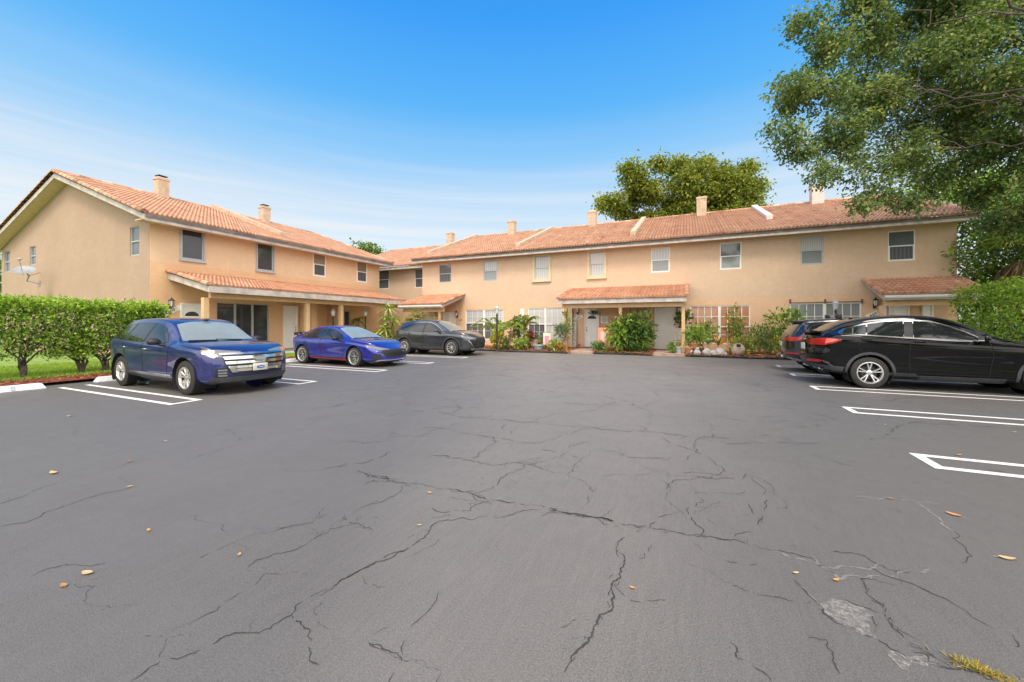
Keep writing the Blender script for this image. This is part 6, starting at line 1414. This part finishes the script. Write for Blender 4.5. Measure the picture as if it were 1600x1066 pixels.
bush('flower_bush', 'low yellow and pink flowering plant around the round clay jug', 2.25, 19.75, .1, .62, .8, 190, .12, .05, [L_CROT[1], L_CROT[0], L_LIME[1]], [.45, .25, .3], (L_PINK + L_WHITEP, 18, .07))
bush('fine_bush', 'wide feathery mid green bush left of the right lamp post', 3.35, 20.6, .05, .92, 1.5, 480, .16, .028, [L_LIME[1], L_DEEP[1]], [.6, .4])
bush('lime_plant', 'bright green leafy branch above the feathery bush beside the lamp post', 4.1, 20.9, .9, .75, 1.25, 100, .24, .08, L_LIME, [.5, .5], k=4)
bush('croton', 'yellow spotted shrub at the bed edge left of the right lamp post', 4.0, 19.85, .05, .72, 1.0, 230, .12, .06, [L_CROT[0], L_LIME[1], L_CROT[1]], [.3, .4, .3])
bush('green_shrub', 'dark green shrub at the foot of the right lamp post', 4.9, 20.8, .05, .5, .9, 100, .17, .09, L_DEEP, k=4)
bush('green_shrub', 'small green plant in the bucket at the right porch end', -.55, 19.5, .12, .22, .5, 60, .13, .05, L_LIME, k=4)
bush('ground_plant', 'low orange tipped plants at the edge of the path left of the first door', -5.9, 19.35, .1, .35, .35, 70, .12, .05, [L_ORANGE[0], L_LIME[1]], [.6, .4])
bush('flower_bush', 'white and green flowers right of the first doorstep', -4.0, 19.55, .08, .35, .45, 80, .13, .06, [L_LIME[1], L_DEEP[1]], None, (L_WHITEP, 12, .09))
straps('spider_plant', 'striped spider plant at the foot of the big dark bush', -3.55, 19.45, .08, [(0, 0, .05)], 34, .45, .04, L_VAR, None, (.2, 1.3), .6)
bush('porch_plant', 'dark green houseplant on the porch beside the second door', -.18, 21.6, 1.35, .35, .75, 60, .22, .09, L_DEEP, k=4)
# grass of the lawn (as blades) near the camera side
def blades(name, regions, n, h, mats, par_kind=True):
    P = []
    for x0, x1, y0, y1, z, q in regions: m_ = int(n * q); P.append(np.stack([x0 + (x1 - x0) * nrs.rand(m_), y0 + (y1 - y0) * nrs.rand(m_), np.full(m_, z)], 1))
    P = np.concatenate(P); D = rdir(len(P), .3) * .6 + np.array([0, 0, 1.]); return tag(leaf_obj(name, P, D, h * (.6 + .8 * nrs.rand(len(P))), .015, mats), 'short bright green lawn grass behind the hedge', 'grass', kind='stuff')
blades('grass', [(-19.9, -14.95, -.5, 8.6, .06, .66), (-19.8, -15.0, 8.6, 21, .06, .34)], 95000, .10, [leaf_mat('grass_blade', (.24, .42, .05), .4), leaf_mat('grass_blade_pale', (.36, .44, .10), .4)])
# chips of mulch and litter on the bed edge
P = np.stack([-15.1 + 1.15 * nrs.rand(5200), -2 + 20 * nrs.rand(5200), .075 + .05 * nrs.rand(5200)], 1); tag(leaf_obj('mulch_chips', P, rdir(5200, .25), .06 + .05 * nrs.rand(5200), .022, [leaf_mat('mulch_red', (.24, .06, .03), .05), leaf_mat('mulch_pale', (.36, .17, .09), .05), leaf_mat('mulch_dark', (.09, .03, .018), .05)], droop=0), 'red bark chips in the strip in front of the hedge', 'mulch', kind='stuff')
P = np.stack([-10.5 + 17.6 * nrs.rand(5200), 19.05 + 2.2 * nrs.rand(5200) ** 1.8, .10 + .05 * nrs.rand(5200)], 1); P = P[~((P[:, 0] > -5.3) & (P[:, 0] < -4.1)) & ~((P[:, 0] > -1.4) & (P[:, 0] < -.05))]
tag(leaf_obj('leaf_litter', P, rdir(len(P), .25), .06 + .07 * nrs.rand(len(P)), .035, [MATS['mulch_red'], leaf_mat('litter_orange', (.50, .22, .09), .1), leaf_mat('litter_tan', (.46, .32, .17), .1), MATS['mulch_dark']], droop=0), 'orange brown leaf litter and bark over the garden bed', 'mulch', kind='stuff')
# dry grass tuft in the crack at the lower right
P = []; x, y = gp(1530, 1048)
for _ in range(260): t_ = rnd.gauss(0, .055); P.append((x + t_ * .9, y - t_ * .25 + rnd.gauss(0, .012), .002))
o = leaf_obj('grass_tuft', [(p[0] - x, p[1] - y, p[2]) for p in P], rdir(len(P), .5) + np.array([.2, 0, .35]), .038, .005, [leaf_mat('dry_grass', (.42, .30, .08), .3), leaf_mat('dry_grass_green', (.30, .28, .07), .3)]); o.location = (x, y, 0); tag(o, 'dry yellow grass tuft growing out of the crack at lower right', 'grass tuft')
# fallen leaves on the asphalt
FL = [leaf_mat('fallen_tan', (.60, .42, .22), .1), leaf_mat('fallen_brown', (.40, .22, .10), .1), leaf_mat('fallen_orange', (.62, .30, .10), .1)]
for u, v, s_, m_, lb in ((137, 897, .075, 0, 'curled tan fallen leaf alone at lower left'), (99, 916, .06, 1, 'brown fallen leaf beside the tan one at lower left'), (83, 740, .11, 0, 'pale twisted fallen leaf at the left'), (203, 761, .05, 0, 'small tan fallen leaf in the left half of the lot'), (232, 830, .045, 2, 'orange fallen leaf right of the left crack'), (374, 868, .04, 2, 'small orange fallen leaf near the crossing cracks'), (201, 722, .05, 1, 'brown fallen leaf near the left stripes'), (108, 651, .09, 0, 'tan fallen leaf below the first stall line'),
    (672, 771, .05, 2, 'bright orange fallen leaf on the long dark crack'), (1489, 805, .09, 2, 'orange fallen leaf right of the pale crack'), (1574, 874, .085, 0, 'long stemmed tan fallen leaf at the right edge'), (1243, 897, .04, 0, 'round tan seed on the asphalt near the pale patch'), (1306, 908, .045, 2, 'thin orange fallen leaf above the pale patch'), (1390, 780, .05, 1, 'brown fallen leaf on the pale crack'), (988, 920, .035, 2, 'tiny orange leaf beside the long lower crack'), (1497, 712, .07, 2, 'orange leaf at the nearest right stall line'), (259, 690, .05, 0, 'pale leaf in the middle left'), (268, 637, .05, 0, 'pale chip in front of the blue suv'), (655, 822, .035, 0, 'white chip left of the tyre mark'), (1383, 664, .05, 0, 'white chip below the second right stall line'), (1585, 676, .06, 0, 'white chip near the right stall lines')):
    x, y = gp(u, v); q = MB(); n_ = 9; L_ = s_ * 1.0; cu = rnd.uniform(.15, .45); vs = []
    for i_ in range(n_ + 1):
        t_ = i_ / n_; w_ = L_ * .27 * math.sin(math.pi * min(1, t_ * 1.02 + .02)) ** .7 * (1 - .25 * t_); z_ = .003 + L_ * cu * (t_ - .45) ** 2 * 1.6
        for k_, e_ in ((-1, .28), (-.5, .10), (0, 0), (.5, .12), (1, .34)): vs.append((L_ * (t_ - .5), k_ * w_, z_ + w_ * e_ * cu * 2 + rnd.uniform(0, .001)))
    q.add(vs, [(5*i_+k_, 5*i_+k_+1, 5*i_+k_+6, 5*i_+k_+5) for i_ in range(n_) for k_ in range(4)], 0, .5); q.tube([(-L_ * .5, 0, .004), (-L_ * .75, L_ * .06, .004)], .0012, 4)
    o = q.build('fallen_leaf', FL[m_], None, True); o.location = (x, y, .003); o.rotation_euler = (0, 0, rnd.uniform(-.7, .7) + (math.pi if rnd.random() < .5 else 0)); tag(o, lb, 'leaf', 'fallen leaves on the asphalt')

# ================================================================= props
M_POSTW = mat('lamp_post_black', (.025, .024, .023), .5, var=.2)
def lamp_post(u, v, h, label, y=None):
    x, yy = gp(u, v, .1); t = thing('lamp_post', label, 'street lamp', (x, yy, .08), 0, 'garden lamp posts'); q = MB()
    q.lathe([(.07, .0), (.07, .05), (.045, .08), (.042, h - .45), (.055, h - .44), (.055, h - .40), (.03, h - .36), (.05, h - .33)], 12); q.build('post', M_POSTW, t, 'auto', local=True)
    q = MB(); q.lathe([(.06, h - .32), (.11, h - .08), (.115, h - .07)], 8); q.build('lamp_glass', G_CLEAR, t, local=True)
    q = MB(); q.lathe([(.14, h - .07), (.13, h - .05), (.06, h + .03), (.03, h + .05), (.018, h + .11), (.0, h + .12)], 8)
    for k in range(8): a = math.pi / 4 * k; q.tube([(.062 * math.cos(a), .062 * math.sin(a), h - .32), (.113 * math.cos(a), .113 * math.sin(a), h - .08)], .006, 4)
    q.build('lamp_cap', M_GREYF, t, 'auto', local=True)
lamp_post(1305.5, 556, 2.35, 'black garden lamp post with a clear lantern standing right of the feathery bush')
lamp_post(776.5, 548.5, 2.25, 'garden lamp post in front of the curtained window right of the grey car')
lamp_post(520.5, 545, 2.15, 'garden lamp post on the lawn in front of the left porch behind the blue sedan')
lamp_post(571, 541, 2.2, 'garden lamp post half hidden behind the striped dragon plant')
# wheel stops
M_STOP = mat('white_concrete', (.70, .70, .71), .8, var=.16, vscale=8, bmp=.25, bscale=30)
def stop(y0, y1, label, num=None, x=-13.62, m=None):
    L = y1 - y0; q = MB(); bm = bmesh.new(); bmesh.ops.create_cube(bm, size=1)
    for v_ in bm.verts: v_.co = (v_.co.x * (.22 if v_.co.z < 0 else .13), v_.co.y * (L if v_.co.z < 0 else L - .14), (v_.co.z + .5) * .13)
    bmesh.ops.bevel(bm, geom=bm.edges[:], offset=.012, segments=2, affect='EDGES'); q.addbm(bm, 0)
    if num: text_mb(q, num, .15, Matrix(((0, -.33, .94, .094), (1, 0, 0, L / 2 - .50), (0, .94, .33, .066), (0, 0, 0, 1))), 1, .002)
    single(q, 'wheel_stop', [M_STOP, M_GREYF], (x, (y0 + y1) / 2, 0), label, 'wheel stop', 'white wheel stops along the left stalls')
stop(2.0, 3.86, 'white concrete wheel stop with a stencilled number at the left edge', '8', -13.55)
stop(4.74, 6.5, 'white wheel stop behind the rear wheel of the blue suv', None, -13.72)
stop(7.35, 9.15, 'white wheel stop in the empty stall left of the blue sedan', None, -13.7)
stop(9.98, 11.75, 'white wheel stop behind the rear wheel of the blue sedan', None, -14.0)
# pots, tubs, flags, bench, stones
M_POTD = mat('dark_pot', (.05, .05, .055), .6); M_POTG = mat('grey_tub', (.38, .38, .38), .7, var=.2, bmp=.2); M_TERRA = mat('terracotta', (.42, .19, .10), .8, var=.25); M_BLUEP = mat('blue_grey_bowl', (.28, .34, .38), .5); M_STONE = mat('white_stone', (.42, .41, .39), .9, var=.25, vscale=10, bmp=.8, bscale=16, bdist=.03); M_WOODL = mat('log_planter', (.52, .36, .16), .8, var=.3, bmp=.3); M_CLAYJ = mat('clay_jug', (.48, .36, .28), .8, var=.15)
def pot(u, v, r, h, m, label, name='plant_pot', prof=None, y=None, z=.1):
    x, yy = gp(u, v, z); 
    if y: x *= y / yy; yy = y
    q = MB(); q.lathe(prof or [(r * .72, 0), (r * .95, h * .85), (r * 1.06, h * .86), (r * 1.06, h), (r * .9, h), (r * .85, h * .85), (.0, h * .82)], 18); return single(q, name, m, (x, yy, z), label, 'pot', smooth='auto')
pot(821.5, 546, .26, .45, M_POTD, 'dark round pot with a spiky plant in the left bed', y=19.6)
x_, y_ = gp(821.5, 546, .1); straps('potted_plant', 'small spiky plant in the dark round pot', x_ * 19.6 / y_, 19.6, .5, [(0, 0, .02)], 24, .5, .05, L_VAR, None, (.3, 1.4), .35)
pot(841.5, 545, .30, .26, M_BLUEP, 'blue grey bowl in the left bed', y=19.45)
pot(871, 548, .36, .62, M_POTG, 'tall grey tub with a shrub beside the left post of the middle porch', y=19.75)
pot(1060, 552, .16, .3, M_POTG, 'small grey bucket by the second doorstep', y=19.55, z=.12); pot(1077, 552, .2, .3, M_TERRA, 'terracotta pot left of the white stones', y=19.65)
pot(1085, 547, .24, .28, M_TERRA, 'wide terracotta bowl behind the white stones', y=20.0, z=.3); pot(1096, 553, .13, .28, mat('oxblood_pot', (.09, .03, .025), .5), 'small dark red pot between the white stones', y=19.5)
pot(904.5, 545.5, .09, .18, M_TERRA, 'little round brown pot on the porch beside the welcome board', y=22.1, z=.13)
x_, y_ = gp(1153, 554, .1); q = MB(); q.lathe([(.0, -.28), (.16, -.27), (.27, -.1), (.28, .02), (.22, .17), (.12, .24), (.13, .29), (.10, .30), (.08, .22), (.0, .18)], 18, M=Matrix.Rotation(R(52), 4, 'X')); q.ell((0, -.235, .185), (.085, .03, .085), 1); single(q, 'clay_jug', [M_CLAYJ, M_DARK], (x_ * 19.55 / y_, 19.55, .36), 'round pinkish clay jug lying with its dark mouth to the lot', 'jug', smooth='auto')
def stone(u, r, label, kind=0, y=19.45, z=.08):
    r = tuple(q * .70 for q in r)
    fx, fy = fac(u); x_ = y * fx / fy; bm = bmesh.new(); bmesh.ops.create_icosphere(bm, subdivisions=3, radius=1); sd = rnd.random() * 9
    from mathutils import noise as NZ
    for v_ in bm.verts:
        n_ = 1 + .33 * NZ.noise(v_.co * 1.4 + Vector((sd, 0, 0))) + .18 * NZ.noise(v_.co * 3.6 + Vector((0, sd, 0))); v_.co = Vector((v_.co.x * r[0], v_.co.y * r[1], v_.co.z * r[2])) * n_
    q = MB(); q.addbm(bm, 0, Matrix.Translation((0, 0, r[2] * .8))); 
    if kind == 1: q.ell((.02, 0, r[2] * 1.9), (r[0] * .55, r[0] * .5, r[0] * .5)); q.tube([(-.2, 0, .18), (-.28, -.05, .08)], [.05, .03], 6)
    single(q, 'garden_stone', M_STONE, (x_, y, z), label, 'stone', 'white stones along the bed edge', smooth=True)
stone(1089, (.22, .18, .20), 'pale green white stone figure at the left end of the stones', 1); stone(1104, (.24, .2, .24), 'knobbly grey white stone with a hollow in the middle of the row'); stone(1114.5, (.28, .18, .17), 'long low white stone between the hollow stone and the tilted one'); stone(1125, (.30, .2, .26), 'largest white stone tilted towards the bushes'); stone(1133, (.14, .12, .13), 'small cream stone at the right end of the row'); stone(1220, (.22, .16, .14), 'cream stone beside the foot of the right lamp post', y=20.0)
# log planter and bench on the middle porch
x_, _ = 0, 0
fx, fy = fac(1080); q = MB(); q.box(-.48, .48, -.14, .14, .26, .34, 0, .03); q.box(-.40, -.30, -.1, .1, 0, .26, 0, .01); q.box(.30, .40, -.1, .1, 0, .26, 0, .01); q.box(-.46, .46, -.12, .12, .05, .24, 0, .02); single(q, 'log_planter', M_WOODL, (20.1 * fx / fy, 20.1, .1), 'yellowish wooden plank stand behind the white stones', 'planter')
fx, fy = fac(1066); bx = 20.9 * fx / fy; t = thing('slatted_bench', 'weathered white slatted bench standing behind the right post of the middle porch', 'bench', (bx, 20.9, .13)); MBN = mat('weathered_bench', (.52, .47, .44), .8, var=.2)
for sx in (-.33, .33):
    q = MB(); q.box(sx - .03, sx + .03, .2, .26, 0, 1.15); q.build('leg', MBN, t, local=True); q = MB(); q.box(sx - .03, sx + .03, -.26, -.2, 0, .45); q.build('leg', MBN, t, local=True)
q = MB()
for k in range(6): q.box(-.33, .33, .19, .215, .55 + k * .1, .62 + k * .1, 0, .005)
q.build('backrest', MBN, t, local=True); q = MB()
for k in range(4): q.box(-.36, .36, -.26 + k * .115, -.17 + k * .115, .45, .475, 0, .005)
q.build('seat', MBN, t, local=True)
def flag(u, v, w, h, y, label, cols, z=.1):
    fx, fy = fac(u); x_ = y * fx / fy; t = thing('garden_flag', label, 'flag', (x_, y, z)); q = MB(); q.tube([(-w/2 - .03, 0, 0), (-w/2 - .03, 0, h + .32), (w/2, 0, h + .32)], .008, 6); q.build('pole', M_DARK, t, local=True)
    q = MB(); n_ = 8; vs = []
    for j in range(n_ + 1):
        for i in range(n_ + 1): vs.append((-w/2 + w * i / n_, .012 * math.sin(i * .9 + j * .5), .28 + h * j / n_))
    for j in range(n_):
        for i in range(n_): q.add([vs[j*9+i], vs[j*9+i+1], vs[j*9+i+10], vs[j*9+i+9]], [(0, 1, 2, 3)], 1 if (i - 3.5) ** 2 + (j - 3.2) ** 2 < 6 else (2 if j < 2 else 0))
    q.build('cloth', cols, t, smooth=True, local=True)
flag(854.5, 546, .42, .62, 19.5, 'small cream garden flag with a pink flower in the left bed', [mat('flag_cream', (.72, .62, .50), .8), mat('flag_pink', (.68, .20, .34), .8), mat('flag_peach', (.62, .42, .30), .8)])
flag(942.5, 545, .55, .85, 20.2, 'orange and pink garden flag right of the first front door', [mat('flag_orange', (.70, .30, .16), .8), mat('flag_rose', (.74, .50, .48), .8), mat('flag_rust', (.60, .24, .10), .8)], .15)
# hanging pot on the left post, metal pail lid on the door mat, and a wreath on the first door
x_, z_ = onY(883, 487, 20.0); t = thing('hanging_planter', 'yellow brown hanging basket with trailing green on the left post of the middle porch', 'planter', (x_, 19.86, 1.95)); q = MB(); q.lathe([(.08, 0), (.15, .16), (.16, .17), (.0, .15)], 12); q.tube([(0, 0, .17), (0, .02, .48)], .006, 4); q.build('basket', mat('basket_ochre', (.48, .28, .07), .8, var=.3), t, local=True, smooth='auto')
P = np.stack([.02 + nrs.normal(size=150) * .10 + .12, nrs.normal(size=150) * .06, .15 - nrs.rand(150) * 1.0], 1); leaf_obj('foliage', P + np.array((x_, 19.86, 1.95)), rdir(150) + np.array([0, 0, -.6]), .12, .06, L_LIME, t)
x_, z_ = onY(929, 489, YW); P = np.stack([x_ + nrs.normal(size=90) * .17, np.full(90, YW - .07) - nrs.rand(90) * .05, z_ + nrs.normal(size=90) * .05], 1); o = leaf_obj('door_swag', P - np.array((x_, YW - .06, z_)), rdir(90) * np.array([1, .3, .6]), .14, .05, L_DEEP); o.location = (x_, YW - .06, z_); tag(o, 'dark leafy swag hung over the half round window of the first white front door', 'wreath')
x_, _ = onY(925, 542, YW); q = MB(); q.box(-.42, .42, -.25, .25, 0, .02, 0, .005); single(q, 'door_mat', mat('door_mat', (.10, .10, .085), .95, var=.4, vscale=30), (x_, 22.1, .131), 'dark mat on the step of the first white front door', 'mat')
# ================================================================= light, sky, camera
SUN_EL, SUN_AZ = R(56), R(22)           # azimuth measured from -Y (behind the camera) towards -X
sd = Vector((math.sin(SUN_AZ) * math.cos(SUN_EL), -math.cos(SUN_AZ) * math.cos(SUN_EL), math.sin(SUN_EL)))   # towards the sun
ld = bpy.data.lights.new('sun', 'SUN'); ld.energy = SUN; ld.angle = R(18); ld.color = (1., .90, .76)
lo = bpy.data.objects.new('sun', ld); COL.objects.link(lo); lo.rotation_euler = sd.to_track_quat('Z', 'Y').to_euler()
W = bpy.data.worlds.new('World'); scene.world = W; W.use_nodes = True; nt = W.node_tree; bg = nt.nodes['Background']
sky = nd(nt, 'ShaderNodeTexSky', sky_type='NISHITA', sun_disc=False); sky.sun_elevation = SUN_EL; sky.sun_rotation = math.atan2(sd.x, sd.y); sky.air_density = 1.0; sky.dust_density = .6; sky.ozone_density = 2.2
tc = nd(nt, 'ShaderNodeTexCoord'); sx = nd(nt, 'ShaderNodeSeparateXYZ'); nt.links.new(tc.outputs['Generated'], sx.inputs[0])
def lin(*c): return tuple(((x / 255 + .055) / 1.055) ** 2.4 / GAIN if x > 10 else x / 255 / 12.92 / GAIN for x in c)
grad = nd(nt, 'ShaderNodeValToRGB'); el_ = grad.color_ramp.elements
ST = [(0., (236, 243, 247)), (.10, (226, 239, 247)), (.20, (221, 237, 247)), (.29, (198, 226, 248)), (.38, (145, 206, 252)), (.48, (88, 184, 253)), (.62, (47, 160, 253)), (1., (30, 120, 230))]
while len(el_) < len(ST): el_.new(.5)
for e_, (p_, c_) in zip(el_, ST): e_.position = p_; e_.color = tuple(x * GAIN for x in lin(*c_)) + (1,)
nt.links.new(sx.outputs['Z'], grad.inputs['Fac'])
sc_ = nd(nt, 'ShaderNodeVectorMath', operation='SCALE'); sc_.inputs['Scale'].default_value = 1 / GAIN; nt.links.new(grad.outputs['Color'], sc_.inputs[0])
base_ = mixc(nt, .12, sc_.outputs[0], sky.outputs[0])
mp = nd(nt, 'ShaderNodeMapping'); mp.inputs['Scale'].default_value = (.5, .7, 20.); mp.inputs['Rotation'].default_value = (.012, .02, .3); nt.links.new(tc.outputs['Generated'], mp.inputs['Vector'])
n1 = noise(nt, mp.outputs['Vector'], 1.3, 7, .62)
cl = ramp(nt, n1, [(.42, 0.), (.64, 1.)])
band = ramp(nt, sx.outputs['Z'], [(.0, .7), (.20, .8), (.30, .34), (.38, .08), (.46, .0)])
cm_ = nd(nt, 'ShaderNodeMath', operation='MULTIPLY'); nt.links.new(cl, cm_.inputs[0]); nt.links.new(band, cm_.inputs[1])
fin = mixc(nt, cm_.outputs[0], base_, lin(243, 245, 247))
# bright cloud deck out of view, added behind the camera to fill the fronts
n2 = noise(nt, coords(nt, (1, 1, 2.2), 'Generated'), 2.6, 7, .6); my = nd(nt, 'ShaderNodeMath', operation='MULTIPLY_ADD'); nt.links.new(n2, my.inputs[0]); my.inputs[1].default_value = .9; 
ng = nd(nt, 'ShaderNodeVectorMath', operation='DOT_PRODUCT'); nt.links.new(tc.outputs['Generated'], ng.inputs[0]); ng.inputs[1].default_value = (.60, -.80, .08); nt.links.new(ng.outputs['Value'], my.inputs[2])
deck = ramp(nt, my.outputs[0], [(.22, 0.), (.66, 1.)])
fin = mixc(nt, deck, fin, FILL_DECK)
nt.links.new(fin, bg.inputs['Color']); bg.inputs['Strength'].default_value = .10
cam = bpy.data.cameras.new('camera'); co = bpy.data.objects.new('camera', cam); COL.objects.link(co); scene.camera = co
co.location = (0, 0, CAMH); co.rotation_euler = (R(90), 0, TH)
cam.sensor_fit = 'HORIZONTAL'; cam.sensor_width = 36; cam.lens = F / 1600 * 36; cam.shift_y = -(533 - CY) / 1600; cam.clip_start = .05; cam.clip_end = 2000
vs_ = scene.view_settings; vs_.view_transform = 'Standard'; vs_.look = 'None'; vs_.exposure = EXPO; vs_.gamma = 1; vs_.use_curve_mapping = False
for o in bpy.data.objects:
    if '_o' in o: del o['_o']
